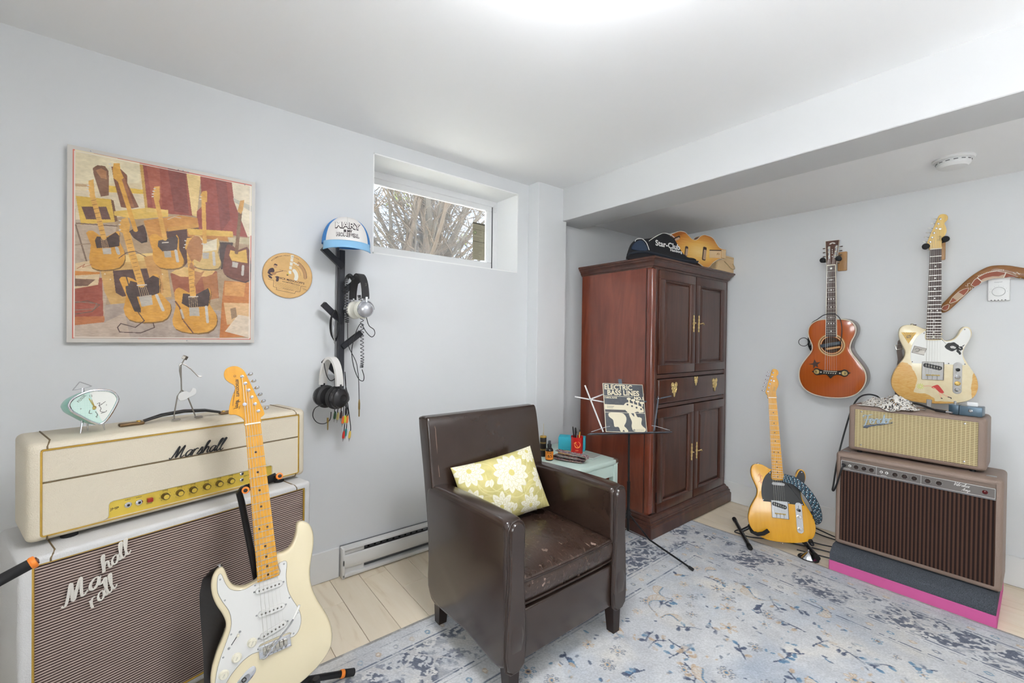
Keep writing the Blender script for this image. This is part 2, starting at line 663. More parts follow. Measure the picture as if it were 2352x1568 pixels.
# ---- window
M_VINYL = mat('white_vinyl', (232, 232, 232), 0.35, var=.02)
def glass_mat():
    m = bpy.data.materials.new('window_glass')
    m.use_nodes = True
    N, L = m.node_tree.nodes, m.node_tree.links
    N.remove(N['Principled BSDF'])
    t = N.new('ShaderNodeBsdfTransparent'); t.inputs[0].default_value = (.93, .95, .95, 1)
    g = N.new('ShaderNodeBsdfGlossy'); g.inputs[1].default_value = .03
    d = N.new('ShaderNodeBsdfDiffuse'); d.inputs[0].default_value = (.8, .82, .85, 1)
    v = coords(N, L)
    f = N.new('ShaderNodeFresnel'); f.inputs[0].default_value = 1.35
    x = N.new('ShaderNodeMixShader'); y = N.new('ShaderNodeMixShader')
    L.new(f.outputs[0], x.inputs[0]); L.new(t.outputs[0], x.inputs[1]); L.new(g.outputs[0], x.inputs[2])
    dirt = math_n(N, L, 'MULTIPLY', noise(N, L, v, 7, 6, .7), .22)
    L.new(dirt, y.inputs[0]); L.new(x.outputs[0], y.inputs[1]); L.new(d.outputs[0], y.inputs[2])
    L.new(y.outputs[0], N['Material Output'].inputs[0])
    return m
M_GLASS = glass_mat()
win = struct('window_1', MB().box((-.236, (WY0 + WY1) / 2, WZ0 + .02), (.042, WY1 - WY0, .028)), M_VINYL)
def ring_frame(y0, y1, z0, z1, w, x0, x1):
    m_ = MB()
    for (a, b, c, d) in ((y0, y1, z1 - w, z1), (y0, y1, z0, z0 + w), (y0, y0 + w, z0 + w, z1 - w), (y1 - w, y1, z0 + w, z1 - w)):
        m_.rbox(((x0 + x1) / 2, (a + b) / 2, (c + d) / 2), (x1 - x0, b - a, d - c), .003, 1)
    return m_
obj('outer_frame', ring_frame(WY0, WY1, WZ0 + .004, WZ1 - .004, .040, -.258, -.216), M_VINYL, win)
obj('sash', ring_frame(WY0 + .045, WY1 - .045, WZ0 + .046, WZ1 - .034, .040, -.252, -.222), M_VINYL, win)
obj('gasket', ring_frame(WY0 + .040, WY1 - .040, WZ0 + .042, WZ1 - .028, .008, -.240, -.2195), mat('dark_gasket', (70, 70, 72), .7), win)
obj('glass_pane', MB().box((-.238, (WY0 + WY1) / 2, (WZ0 + WZ1) / 2), (.004, WY1 - WY0 - .16, WZ1 - WZ0 - .15)), M_GLASS, win)
obj('sash_latch', MB().rbox((-.217, WY1 - .026, WZ1 - .055), (.012, .022, .05), .003, 1).cyl((-.222, WY1 - .026, WZ1 - .05), (-.207, WY1 - .026, WZ1 - .05), .006), M_VINYL, win)
cv = Cv(.098, .245, 120, (150, 143, 120))
for i in range(26):
    y = .225 - i * .0086
    if i in (0,): cv.rect(0, .233, .098, .245, (60, 55, 40))
    cv.line([(.006, y), (.006 + random.uniform(.04, .085), y)], .002, (98, 90, 70))
cv.rect(0, .118, .098, .122, (84, 76, 58)); cv.rect(0, .196, .098, .199, (84, 76, 58)); cv.ell((.018, .178), .011, .011, (90, 110, 70)); cv.ell((.018, .178), .007, .007, (160, 160, 120))
w2 = struct('window_2', MB().rbox(((FX0 + FX1) / 2, -2.06, FZ0 + .02), (FX1 - FX0, .10, .04), .004, 1), M_VINYL)  # added window, out of view, letting in fill daylight
for k in range(4):
    x_ = FX0 + .02 + (FX1 - FX0 - .04) * k / 3
    obj('mullion', MB().rbox((x_, -2.06, (FZ0 + FZ1) / 2), (.045, .06, FZ1 - FZ0 - .04), .004, 1), M_VINYL, w2)
    if k < 3: obj('glass_pane', MB().box((x_ + (FX1 - FX0 - .04) / 6, -2.06, (FZ0 + FZ1) / 2), ((FX1 - FX0 - .04) / 3 - .045, .005, FZ1 - FZ0 - .08)), M_GLASS, w2)
obj('head_rail', MB().rbox(((FX0 + FX1) / 2, -2.06, FZ1 - .02), (FX1 - FX0, .06, .04), .004, 1), M_VINYL, w2)
o = flat_print('glass_label', cv, painted('paper_label', .7), win)
o.matrix_local = fr((-.2345, 1.608, 1.806), (0, 1, 0), (0, 0, 1))

# ---- floor boards
M_OAK = wood('pale_oak_board', [(0.0, (176, 146, 114)), (0.26, (220, 200, 170)), (0.42, (238, 223, 198)), (1.0, (246, 234, 214))], (1.0, 8, 8), .38, 1.8, 1.4, bump=.02, rnd=.07)
fl = struct('floor', MB().box((2.2, .6, -.06), (4.9, 5.5, .10)), mat('floor_substrate', (92, 74, 56), .9), ang=None)
PW, PL = .1265, 1.22
plank_me = mesh_of('plank', MB().rbox((0, 0, -.006), (PL - .0016, PW - .0016, .012), .0012, 1))
row = 0
y = .6075 - 21 * PW
while y < YB + .05:
    x = -.02 - random.uniform(0, PL * .95)
    if abs(y - (.6075 + 2 * PW)) < .02: x = .263 - PL
    while x < 4.4:
        o = obj('plank', plank_me, M_OAK, fl, loc=(x + PL / 2, y + PW / 2, 0))
        x += PL
    y += PW
    row += 1

# ---- skirting boards
def skirt(name, c, s):
    return struct(name, MB().rbox(c, s, .003, 1), M_TRIM)
skirt('baseboard_left', (.006, -.68, .074), (.013, 2.66, .146))
skirt('baseboard_alcove', (XA + .006, 2.64, .072), (.013, 1.1, .143))
skirt('baseboard_back', (2.2, YB - .0065, .072), (4.5, .013, .143))

# ---- electric baseboard heater
M_HEAT = mat('heater_enamel', (222, 221, 218), .35, var=.02)
M_HEATIN = mat('heater_inside_metal', (136, 138, 140), .35, .7, var=.1)
ht = thing('baseboard_heater', 'white electric baseboard heater on the wall behind the brown armchair', 'heater', (0, .655, 0))
HL = 1.15
obj('back_plate', MB().box((.004, HL / 2, .078), (.006, HL, .142)), M_HEATIN, ht)
obj('top_lip', MB().prism([(.002, .147), (.040, .143), (.043, .136), (.040, .134), (.036, .139), (.002, .143)], [(0, 0), (0, HL)]).xf(Matrix(((1, 0, 0, 0), (0, 0, 1, 0), (0, 1, 0, 0), (0, 0, 0, 1)))), M_HEAT, ht)
prof = [(.034, .112), (.041, .106), (.045, .090), (.045, .066), (.041, .052), (.036, .046), (.034, .047), (.038, .054), (.042, .068), (.042, .089), (.038, .103)]
obj('front_panel', MB().prism(prof, [(0, 0), (0, HL)]).xf(Matrix(((1, 0, 0, 0), (0, 0, 1, 0), (0, 1, 0, 0), (0, 0, 0, 1)))), M_HEAT, ht)
obj('bottom_lip', MB().rbox((.022, HL / 2, .014), (.046, HL, .018), .004, 2), M_HEAT, ht)
obj('end_cap', MB().rbox((.022, .006, .074), (.046, .014, .146), .004, 2), M_HEAT, ht)
for _z in (.124, .034): obj('junction_cover', MB().rbox((.017, .06, _z), (.030, .098, .026), .002, 1), M_HEAT, ht)
obj('upper_louver', MB().box((.012, HL / 2 + .055, .123), (.004, HL - .12, .028), Matrix.Rotation(-.35, 3, 'Y')), M_HEATIN, ht)
obj('lower_louver', MB().box((.016, HL / 2 + .055, .034), (.004, HL - .12, .028), Matrix.Rotation(.5, 3, 'Y')), M_HEATIN, ht)
hole = mesh_of('vent_hole', MB().rbox((0, 0, 0), (.003, .010, .006), .001, 1))
for i in range(30):
    for z, x in ((.116, .0175), (.046, .027)):
        obj('vent_hole', hole, mat('black_gap', (22, 22, 24), .8), ht, loc=(x, .135 + i * .033, z))

# ---- smoke alarm on the alcove ceiling
M_PLAST = mat('white_plastic', (231, 231, 230), .4, var=.02)
sa = thing('smoke_alarm', 'round white smoke alarm on the low ceiling above the cream guitar', 'smoke alarm', (1.861, 2.765, 2.005))
obj('base_plate', MB().lathe([(.070, 0), (.070, -.006), (.066, -.010)], n=40), M_PLAST, sa)
obj('dome', MB().lathe([(.055, -.010), (.058, -.016), (.056, -.030), (.046, -.040), (.02, -.043), (0, -.0435)], n=40), M_PLAST, sa)
for k in range(14):
    a = 2 * math.pi * k / 14
    obj('vent_slot', MB().rbox((.0575 * math.cos(a), .0575 * math.sin(a), -.018), (.003, .015, .004), .001, 1, Matrix.Rotation(a, 3, 'Z')), mat('grey_slot', (120, 120, 122), .7), sa)

# ---- ceiling lamps (just out of the picture)
def lit(name, k): return mat(name, (250, 251, 253), .5, var=0, emit=((247, 250, 255), k))
def ceiling_lamp(x, y, label, drop=0.0, glow=34.0):
    t = thing('ceiling_lamp', label, 'lamp', (x, y, CEIL))
    obj('canopy', MB().lathe([(.10, 0), (.10, -.012), (.02, -.016), (.016, -.09 - drop), (.03, -.10 - drop)], n=32), M_PLAST, t)
    obj('shade', MB().lathe([(r_, z_ - drop) for r_, z_ in ((.03, -.10), (.16, -.105), (.175, -.12), (.17, -.15), (.12, -.178), (.0, -.19))], n=36), lit('lit_diffuser_%d' % glow, glow), t)
    return t
ceiling_lamp(1.62, .66, 'round lit ceiling lamp over the middle of the rug')
def added_uplighter(x, y):  # out of view; added to throw fill light onto both ceilings
    t = thing('added_uplighter', 'unseen uplighter with a white bowl added to fill in light on the ceilings', 'lamp', (x, y, 0))
    obj('base', MB().lathe([(.15, .008), (.15, .02), (.03, .03), (.012, .05)], n=32), M_PLAST, t)
    obj('pole', MB().cyl((0, 0, .04), (0, 0, 1.22), .012), M_PLAST, t)
    obj('bowl', MB().lathe([(.02, 1.20), (.10, 1.22), (.20, 1.29), (.24, 1.36), (.235, 1.36), (.195, 1.295), (.10, 1.235), (.02, 1.225)], n=36), M_PLAST, t)
    obj('bulb_disc', MB().lathe([(.19, 1.292), (.19, 1.300), (.0, 1.305)], n=36), lit('lit_uplight', 52.0), t)
added_uplighter(3.25, 1.35)

# ================================================================== THE RUG
def rug():
    X0, X1, Y0, Y1 = .54, 3.3, -.75, 2.648
    Wd, Hd = X1 - X0, Y1 - Y0
    cv = Cv(Wd, Hd, 1010, (198, 199, 201))
    ny, nx = cv.ny, cv.nx
    A = cv.a
    n1 = vnoise((ny, nx), (9, 7), 1)[..., None]
    n2 = vnoise((ny, nx), (46, 38), 2)[..., None]
    n3 = vnoise((ny, nx), (190, 150), 3, 3)
    A += (n1 - .5) * np.array([26, 24, 20]) + (n2 - .5) * np.array([30, 30, 28])
    # a cool cast in places
    A += np.clip(vnoise((ny, nx), (14, 11), 4)[..., None] - .52, 0, 1) * np.array([-70, -50, -24])
    A += np.clip(vnoise((ny, nx), (17, 13), 9)[..., None] - .55, 0, 1) * np.array([70, 50, 15])
    base = A.copy()
    g = np.random.default_rng(5)
    navy, blue, beige, slate, cream = (66, 76, 100), (84, 124, 158), (190, 164, 136), (104, 112, 128), (222, 216, 206)
    # field motifs: flowers, leaves, vine twigs, boteh
    def flower(cx, cy, r):
        k = g.integers(6, 10)
        col = [blue, beige, slate][g.integers(0, 3)]
        for i in range(k):
            a = 2 * math.pi * i / k + g.uniform(-.2, .2)
            cv.ell((cx + r * .8 * math.cos(a), cy + r * .8 * math.sin(a)), r * .34, r * .20, col, .75, a)
            cv.ell((cx + r * .8 * math.cos(a), cy + r * .8 * math.sin(a)), r * .18, r * .10, cream, .8, a)
        cv.ell((cx, cy), r * .42, r * .42, beige, .8); cv.ell((cx, cy), r * .22, r * .22, blue if col != blue else navy, .9)
    def twig(cx, cy, L, a):
        pts = [(cx, cy)]
        for i in range(9):
            a += g.uniform(-.4, .4)
            pts.append((pts[-1][0] + L / 9 * math.cos(a), pts[-1][1] + L / 9 * math.sin(a)))
        cv.line(pts, .0056, navy, .85)
        for i in (2, 4, 6, 8):
            b = a + g.choice((-1, 1)) * g.uniform(.7, 1.3)
            p = pts[i]
            q = (p[0] + L * .22 * math.cos(b), p[1] + L * .22 * math.sin(b))
            cv.line([p, q], .0048, navy, .8)
            cv.ell(q, .013, .008, [blue, navy, beige][g.integers(0, 3)], .8, b)
    def boteh(cx, cy, s, a):
        pts = []
        for i in range(24):
            t = i / 23
            w = .5 * s * math.sin(math.pi * min(1, t * 1.1)) * (1 - .6 * t)
            bend = a + 1.6 * t * t
            pts.append((cx + s * 1.6 * t * math.cos(bend), cy + s * 1.6 * t * math.sin(bend), w, bend))
        L_ = [(p[0] - p[2] * math.sin(p[3]), p[1] + p[2] * math.cos(p[3])) for p in pts]
        R_ = [(p[0] + p[2] * math.sin(p[3]), p[1] - p[2] * math.cos(p[3])) for p in pts]
        cv.poly(L_ + R_[::-1], (206, 196, 184), .8)
        cv.line(L_, .006, blue, .85); cv.line(R_, .0035, beige, .85)
        for i in range(3, 20, 3): cv.line([L_[i], R_[i]], .003, beige, .7)
    BD = .44
    pts = []
    tries = 0
    while len(pts) < 640 and tries < 16000:
        tries += 1
        p = (g.uniform(BD + .04, Wd - BD - .04), g.uniform(BD + .04, Hd - BD - .04))
        if all((p[0] - q[0]) ** 2 + (p[1] - q[1]) ** 2 > .0042 for q in pts): pts.append(p)
    for i, p in enumerate(pts):
        k = g.random()
        if k < .30: twig(p[0], p[1], g.uniform(.06, .12), g.uniform(0, 6.3))
        elif k < .60: flower(p[0], p[1], g.uniform(.015, .032))
        elif k < .66: boteh(p[0], p[1], g.uniform(.04, .07), g.uniform(0, 6.3))
        else:
            for j in range(3):
                cv.ell((p[0] + g.uniform(-.03, .03), p[1] + g.uniform(-.03, .03)), g.uniform(.006, .013), g.uniform(.003, .006), [blue, beige, navy, slate][g.integers(0, 4)], .7, g.uniform(0, 3))
    # border: distance to the edge
    D = np.minimum(np.minimum(cv.X, Wd - cv.X), np.minimum(cv.Y, Hd - cv.Y))
    def band(d0, w): return np.abs(D - d0) < w / 2
    full = np.index_exp[:, :]
    for d0, w, c, al in ((.055, .004, slate, .6), (.115, .006, navy, .65), (.128, .004, slate, .5), (.325, .007, navy, .75), (.343, .004, slate, .6), (.425, .006, navy, .7), (.44, .003, slate, .5)):
        cv.put(full, band(d0, w) & (n3 > .40), c, al)
    # dark worn medallions in the main band
    dark = (D > .13) & (D < .318)
    big = vnoise((ny, nx), (30, 25), 7)
    fine = vnoise((ny, nx), (260, 210), 8, 2)
    m1 = dark & (big > .475) & (fine > .42)
    cv.put(full, m1, (78, 84, 102), .82)
    m2 = dark & (big > .40) & (big < .475) & (fine > .48)
    cv.put(full, m2, (120, 126, 140), .7)
    scr = np.abs(np.sin(cv.X * 24 + np.sin(cv.Y * 17) * 1.6) * np.cos(cv.Y * 24 + np.sin(cv.X * 15) * 1.6)) < .10
    cv.put(full, dark & scr & (fine > .3), (206, 204, 202), .85)
    # small flowers along the guard bands
    for d0 in (.085, .385):
        per = [(x, d0) for x in np.arange(.1, Wd - .1, .066)] + [(x, Hd - d0) for x in np.arange(.1, Wd - .1, .066)] + [(d0, y_) for y_ in np.arange(.1, Hd - .1, .066)] + [(Wd - d0, y_) for y_ in np.arange(.1, Hd - .1, .066)]
        for i, (px, py) in enumerate(per):
            c = [blue, beige, slate, beige][i % 4]
            cv.ell((px, py), .013, .010, c, .62); cv.ell((px, py), .006, .005, cream, .8)
    # plain selvedge
    cv.put(full, D < .016, (150, 146, 140), .85)
    # wear: the pattern fades back into the ground
    fade = np.clip((vnoise((ny, nx), (70, 58), 12, 3) - .54) * 5, 0, .62)[..., None]
    A[:] = A * (1 - fade) + base * fade
    A += (g.random((ny, nx, 1)) - .5) * 26
    X = cv.X + X0
    Y = cv.Y + Y0 + .024 * np.exp(-((X - 1.18) / .22) ** 2) * np.clip((cv.Y - Hd + .4) / .4, 0, 1)
    Z = .0066 + .0012 * n3
    edge = D <= 1e-6
    Z = np.where(edge, .0005, Z)
    me = painted_mesh('rug', cv, np.stack([X, Y, Z], -1))
    o = obj('rug', me, painted('rug_pile', .95, .5, 700, spec=.1))
    tag(o, 'worn oriental-style rug in pale grey, navy and beige under the armchair', 'rug')
rug()

# ================================================================== ARMOIRE
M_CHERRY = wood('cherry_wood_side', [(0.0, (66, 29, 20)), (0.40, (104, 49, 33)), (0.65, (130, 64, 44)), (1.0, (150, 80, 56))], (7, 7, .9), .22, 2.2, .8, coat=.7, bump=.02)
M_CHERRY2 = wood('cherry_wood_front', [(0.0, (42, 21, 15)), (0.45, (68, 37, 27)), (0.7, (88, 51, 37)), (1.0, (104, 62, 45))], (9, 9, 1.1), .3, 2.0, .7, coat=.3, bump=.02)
M_BRASS = mat('aged_brass', (226, 200, 138), .3, .75, var=.25, vs=90)
M_DARKGAP = mat('dark_gap', (24, 14, 10), .8)
ar = thing('armoire', 'tall dark cherry wood armoire with brass handles in the corner', 'armoire', (0, 0, .0085))
BX0, BX1, BY0, BY1 = .138, .689, 2.212, 3.155
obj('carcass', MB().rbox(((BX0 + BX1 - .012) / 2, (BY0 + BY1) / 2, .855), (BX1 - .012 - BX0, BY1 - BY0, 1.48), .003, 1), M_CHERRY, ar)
def moulding(name, prof, m):
    """profile of (outward offset, z) swept round the front and both sides"""
    mb = MB()
    R_ = []
    for (d, z) in prof:
        R_.append([(BX0 - .002, BY0 - d, z), (BX1 + d, BY0 - d, z), (BX1 + d, BY1 + d, z), (BX0 - .002, BY1 + d, z)])
    mb.rings(R_)
    return obj(name, mb, m, ar, ang=25)
moulding('base', [(.035, 0.0), (.035, .060), (.031, .064), (.028, .070), (.030, .078), (.026, .086), (.021, .089), (.022, .096), (.017, .103), (.010, .108), (.008, .116), (0.001, .122)], M_CHERRY2)
moulding('crown', [(.001, 1.585), (.004, 1.592), (.010, 1.594), (.013, 1.606), (.022, 1.618), (.028, 1.622), (.030, 1.630), (.036, 1.633), (.037, 1.640), (.034, 1.645)], M_CHERRY2)
# fluted corner post on the chamfer
post = obj('corner_post', MB().rbox((BX1 - .020, BY0 + .020, .855), (.044, .044, 1.46), .012, 3), M_CHERRY, ar)
for k in range(3):
    a = math.radians(45 + (k - 1) * 0)
    off = (k - 1) * .0085
    cx, cy = BX1 + .0005 - .008 + off * .7071, BY0 - .0005 + .008 + off * .7071
    obj('flute', MB().tube([(cx, cy, .20), (cx, cy, 1.53)], .0028, 8), M_DARKGAP, post)
obj('post_drop', MB().lathe([(.001, 0), (.009, .014), (.010, .022), (.004, .03)], (BX1 - .008, BY0 + .008, .168), n=6), M_CHERRY2, post)
obj('side_seam', MB().box((.648, BY0 - .0006, .855), (.003, .003, 1.46)), M_DARKGAP, ar)
# stiles behind the doors
for (y0, y1) in ((2.232, 2.272), (3.118, 3.155)):
    obj('stile', MB().rbox((BX1 - .010, (y0 + y1) / 2, .855), (.020, y1 - y0, 1.46), .002, 1), M_CHERRY2, ar)
for (z0, z1) in ((.748, .772), (.926, .952), (.121, .128), (1.577, 1.586)):
    obj('rail', MB().rbox((BX1 - .010, 2.694, (z0 + z1) / 2), (.018, .85, z1 - z0), .002, 1), M_CHERRY2, ar)
obj('shadow_gap', MB().box((BX1 - .014, 2.694, .855), (.006, .85, 1.46)), M_DARKGAP, ar)
def door(y0, y1, z0, z1, arch):
    d = obj('door', MB(), None, ar) if False else None
    fw_ = .052
    mb = MB()
    for (a, b, c, e) in ((y0, y1, z1 - fw_, z1), (y0, y1, z0, z0 + fw_), (y0, y0 + fw_, z0 + fw_, z1 - fw_), (y1 - fw_, y1, z0 + fw_, z1 - fw_)):
        mb.rbox((BX1 - .001, (a + b) / 2, (c + e) / 2), (.022, b - a, e - c), .003, 2)
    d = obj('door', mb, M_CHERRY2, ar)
    # bevelled inner moulding and raised field
    w, h = y1 - y0 - 2 * fw_, z1 - z0 - 2 * fw_
    cy, cz = (y0 + y1) / 2, (z0 + z1) / 2
    def R_(w_, h_, x): return [(x, cy - w_ / 2, cz - h_ / 2), (x, cy + w_ / 2, cz - h_ / 2), (x, cy + w_ / 2, cz + h_ / 2), (x, cy - w_ / 2, cz + h_ / 2)]
    obj('moulding', MB().rings([R_(w, h, BX1 + .009), R_(w - .010, h - .010, BX1 + .012), R_(w - .018, h - .018, BX1 + .006), R_(w - .024, h - .024, BX1 + .004), R_(w - .026, h - .026, BX1 - .002)], False, False), M_CHERRY2, d, ang=20)
    obj('panel', MB().rings([R_(w - .002, h - .002, BX1 - .008), R_(w - .028, h - .028, BX1 - .003), R_(w - .060, h - .060, BX1 + .005), R_(w - .064, h - .064, BX1 + .006)], False, True), M_CHERRY2, d, ang=15)
    return d
def handle(d, y, z, s):
    mb = MB().prism(smooth([(0, .056), (.006, .048), (.003, .036), (.009, .026), (.005, .014), (.010, .004), (.010, -.004), (.005, -.014), (.009, -.026), (.003, -.036), (.006, -.048), (0, -.056), (-.006, -.048), (-.003, -.036), (-.009, -.026), (-.005, -.014), (-.010, -.004), (-.010, .004), (-.005, .014), (-.009, .026), (-.003, .036), (-.006, .048)], 2), [(0, 0), (0, .0025), (.001, .0035)])
    mb.xf(fr((BX1 + .010, y, z), (0, 1, 0), (0, 0, 1)))
    h = obj('handle', mb, M_BRASS, d)
    k = MB().tube([(BX1 + .013, y, z), (BX1 + .024, y, z), (BX1 + .030, y + s * .010, z + .004), (BX1 + .030, y + s * .026, z + .006), (BX1 + .028, y + s * .034, z - .004)], [.003, .003, .0035, .003, .0045], 8)
    obj('lever', k, M_BRASS, h)
for (z0, z1, hz) in ((.126, .745, .432), (.956, 1.575, 1.268)):
    d1 = door(2.276, 2.690, z0, z1, 0)
    d2 = door(2.700, 3.114, z0, z1, 0)
    handle(d1, 2.668, hz, -1 if hz < 1 else -1)
    handle(d2, 2.732, hz, 1)
for z in (.22, .66): obj('hinge', MB().cyl((BX1 + .006, 2.2735, z - .03), (BX1 + .006, 2.2735, z + .03), .003), M_DARKGAP, ar)
dr = obj('drawer', MB().rbox((BX1, 2.694, .849), (.022, .834, .146), .006, 3), M_CHERRY2, ar)
def escutcheon(y, z, s):
    half = [(0, .024), (.006, .030), (.016, .034), (.024, .028), (.025, .018), (.019, .012), (.022, .004), (.015, -.004), (.017, -.012), (.009, -.016), (.006, -.026), (0, -.034)]
    out = [(a * s, b * s) for a, b in half] + [(-a * s, b * s) for a, b in half[-2:0:-1]]
    mb = MB().prism(smooth(out, 3), [(0, 0), (0, .002), (.0012, .0035)])
    mb.xf(fr((BX1 + .011, y, z), (0, 1, 0), (0, 0, 1)))
    e = obj('pull_plate', mb, M_BRASS, dr)
    for (a, b, r) in ((.012, .020, .0055), (-.012, .020, .0055), (0, .004, .0065), (.008, -.006, .0045), (-.008, -.006, .0045)):
        obj('boss', MB().lathe([(r * s, 0), (r * s * .8, .003), (0, .005)], (BX1 + .014, y + a * s, z + b * s), (1, 0, 0), 10), M_BRASS, e)
    if s > .9:
        obj('bail', MB().tube([(BX1 + .016, y + .018 * math.cos(t), z + .004 - .020 * math.sin(t)) for t in [math.pi * k / 10 for k in range(11)]], .0026, 8), M_BRASS, e)
escutcheon(2.443, .853, 1.35); escutcheon(2.961, .853, 1.35); escutcheon(2.705, .893, .90)

# ================================================================== ARMCHAIR
def leather(name):
    m, N, L, B = nmat(name)
    v = coords(N, L)
    n = noise(N, L, v, 5, 5)
    c = ramp(N, L, n, [(0.25, (46, 33, 27)), (0.6, (52, 38, 31)), (0.85, (58, 43, 36))])
    L.new(c, B.inputs['Base Color'])
    B.inputs['Roughness'].default_value = .26
    B.inputs['Coat Weight'].default_value = .40
    B.inputs['Coat Roughness'].default_value = .18
    return m
def leather_worn(name):
    """the seat: creased, with the bonded skin flaking off along the front edge"""
    m, N, L, B = nmat(name)
    v = coords(N, L)
    n = noise(N, L, v, 5, 5)
    c = ramp(N, L, n, [(0.25, (50, 36, 29)), (0.6, (64, 47, 39)), (0.85, (80, 61, 50))])
    sx = N.new('ShaderNodeSeparateXYZ'); L.new(v, sx.inputs[0])
    front = N.new('ShaderNodeMapRange'); front.inputs[1].default_value = .36; front.inputs[2].default_value = .50; L.new(sx.outputs[0], front.inputs[0])
    vc = coords(N, L, (22, 90, 60))
    crease = math_n(N, L, 'SUBTRACT', noise(N, L, vc, 1.0, 3, .5, .8), .60)
    crease = math_n(N, L, 'MULTIPLY', math_n(N, L, 'MULTIPLY', crease, 7.0, True), front.outputs[0])
    flake = math_n(N, L, 'MULTIPLY', math_n(N, L, 'MULTIPLY', math_n(N, L, 'SUBTRACT', noise(N, L, v, 24, 4, .6), .655), 40, True), front.outputs[0])
    c = mixc(N, L, math_n(N, L, 'MULTIPLY', crease, .55), c, (150, 124, 108))
    c = mixc(N, L, flake, c, (150, 128, 116))
    L.new(c, B.inputs['Base Color'])
    L.new(math_n(N, L, 'ADD', math_n(N, L, 'MULTIPLY', noise(N, L, v, 10, 4), .25), .16), B.inputs['Roughness'])
    h = math_n(N, L, 'ADD', noise(N, L, coords(N, L, (14, 40, 40)), 1.2, 5, .6, 1.0), math_n(N, L, 'MULTIPLY', noise(N, L, v, 60, 3), .3))
    bumpn(N, L, B, h, .55, .004)
    B.inputs['Coat Weight'].default_value = .2
    return m
M_LEATH = leather('brown_leather')
M_SEAT = leather_worn('worn_brown_leather')
M_PIPE = mat('dark_brown_piping', (44, 31, 26), .35, var=.1)
M_LEG = wood('dark_leg_wood', [(0, (24, 14, 11)), (1, (44, 27, 21))], (8, 8, 1), .3, bump=.01)
ch = thing('armchair', 'brown leather armchair with worn seat standing on the rug', 'armchair', (.555, 1.128, .0005))
CW = .302        # half width
for (x, y, tx, ty) in ((.06, -.255, -.012, 0), (.505, -.262, .008, 0), (.06, .255, -.012, 0), (.505, .262, .008, 0)):
    obj('leg', MB().rings([[(x + tx - .017, y - .017, .008), (x + tx + .017, y - .017, .008), (x + tx + .017, y + .017, .008), (x + tx - .017, y + .017, .008)],
                           [(x - .026, y - .026, .17), (x + .026, y - .026, .17), (x + .026, y + .026, .17), (x - .026, y + .026, .17)]]), M_LEG, ch)
# back: leans towards the wall; side silhouette swept across the width
def slab(name, outl, y0, y1, r, m, par, seg=4):
    """side outline (x,z) extruded across y with rounded edges"""
    out = ccw(smooth(outl, 5))
    pr = [(r * (1 - math.sin(math.pi / 2 * k / seg)), y0 + r * (1 - math.cos(math.pi / 2 * k / seg))) for k in range(seg + 1)]
    pr += [(p[0], y1 - (p[1] - y0)) for p in pr[::-1]]
    mb = MB()
    mb.rings([[(q[0], yy, q[1]) for q in (inset(out, i_) if i_ > 1e-6 else out)] for (i_, yy) in pr])
    return obj(name, mb, m, par, ang=50)
bk = slab('backrest', [(.030, .13), (.012, .35), (-.030, .58), (-.080, .800), (-.070, .832), (-.030, .836), (.002, .815), (.040, .62), (.085, .42), (.125, .30), (.135, .13)], -CW + .002, CW - .002, .010, M_LEATH, ch)
for s in (-1, 1):
    arm = slab('armrest', [(.03, .125), (.018, .35), (-.005, .50), (.008, .556), (.055, .572), (.20, .583), (.40, .590), (.500, .590), (.527, .578), (.535, .55), (.535, .40), (.530, .125), (.30, .118)], s * CW - (.076 if s > 0 else 0), s * CW + (0 if s > 0 else .076), .020, M_LEATH, ch)
    ys = s * (CW - .038)
    # welted front facing of the arm
    fo = smooth([(-.036, .125), (-.036, .30), (-.030, .40), (-.031, .52), (-.029, .565), (-.014, .585), (.014, .585), (.029, .565), (.031, .52), (.030, .40), (.036, .30), (.036, .125)], 3)
    fo = [(a + ys, b) for a, b in fo]
    mbf = MB().prism(fo, [(0, 0), (.0, .010), (.006, .018)])
    mbf.xf(Matrix(((0, 0, 1, .528), (1, 0, 0, 0), (0, 1, 0, 0), (0, 0, 0, 1))))
    f_ = obj('arm_front', mbf, M_LEATH, arm, ang=50)
    obj('piping', MB().tube([(.535, p[0], p[1]) for p in inset(ccw(fo), -.001)], .0042, 8, closed=True), M_PIPE, arm)
    obj('stitching', MB().tube(smooth([(.03, s * (CW - .012), .562), (.20, s * (CW - .012), .576), (.40, s * (CW - .012), .583), (.50, s * (CW - .012), .583)], 4, False), .0016, 6), mat('leather_seam', (110, 84, 70), .5), arm)
obj('seat_base', MB().rbox((.30, 0, .20), (.44, 2 * (CW - .07), .15), .012, 3), M_LEATH, ch)
obj('front_apron', MB().rbox((.516, 0, .205), (.030, 2 * (CW - .072), .165), .008, 3), M_LEATH, ch)
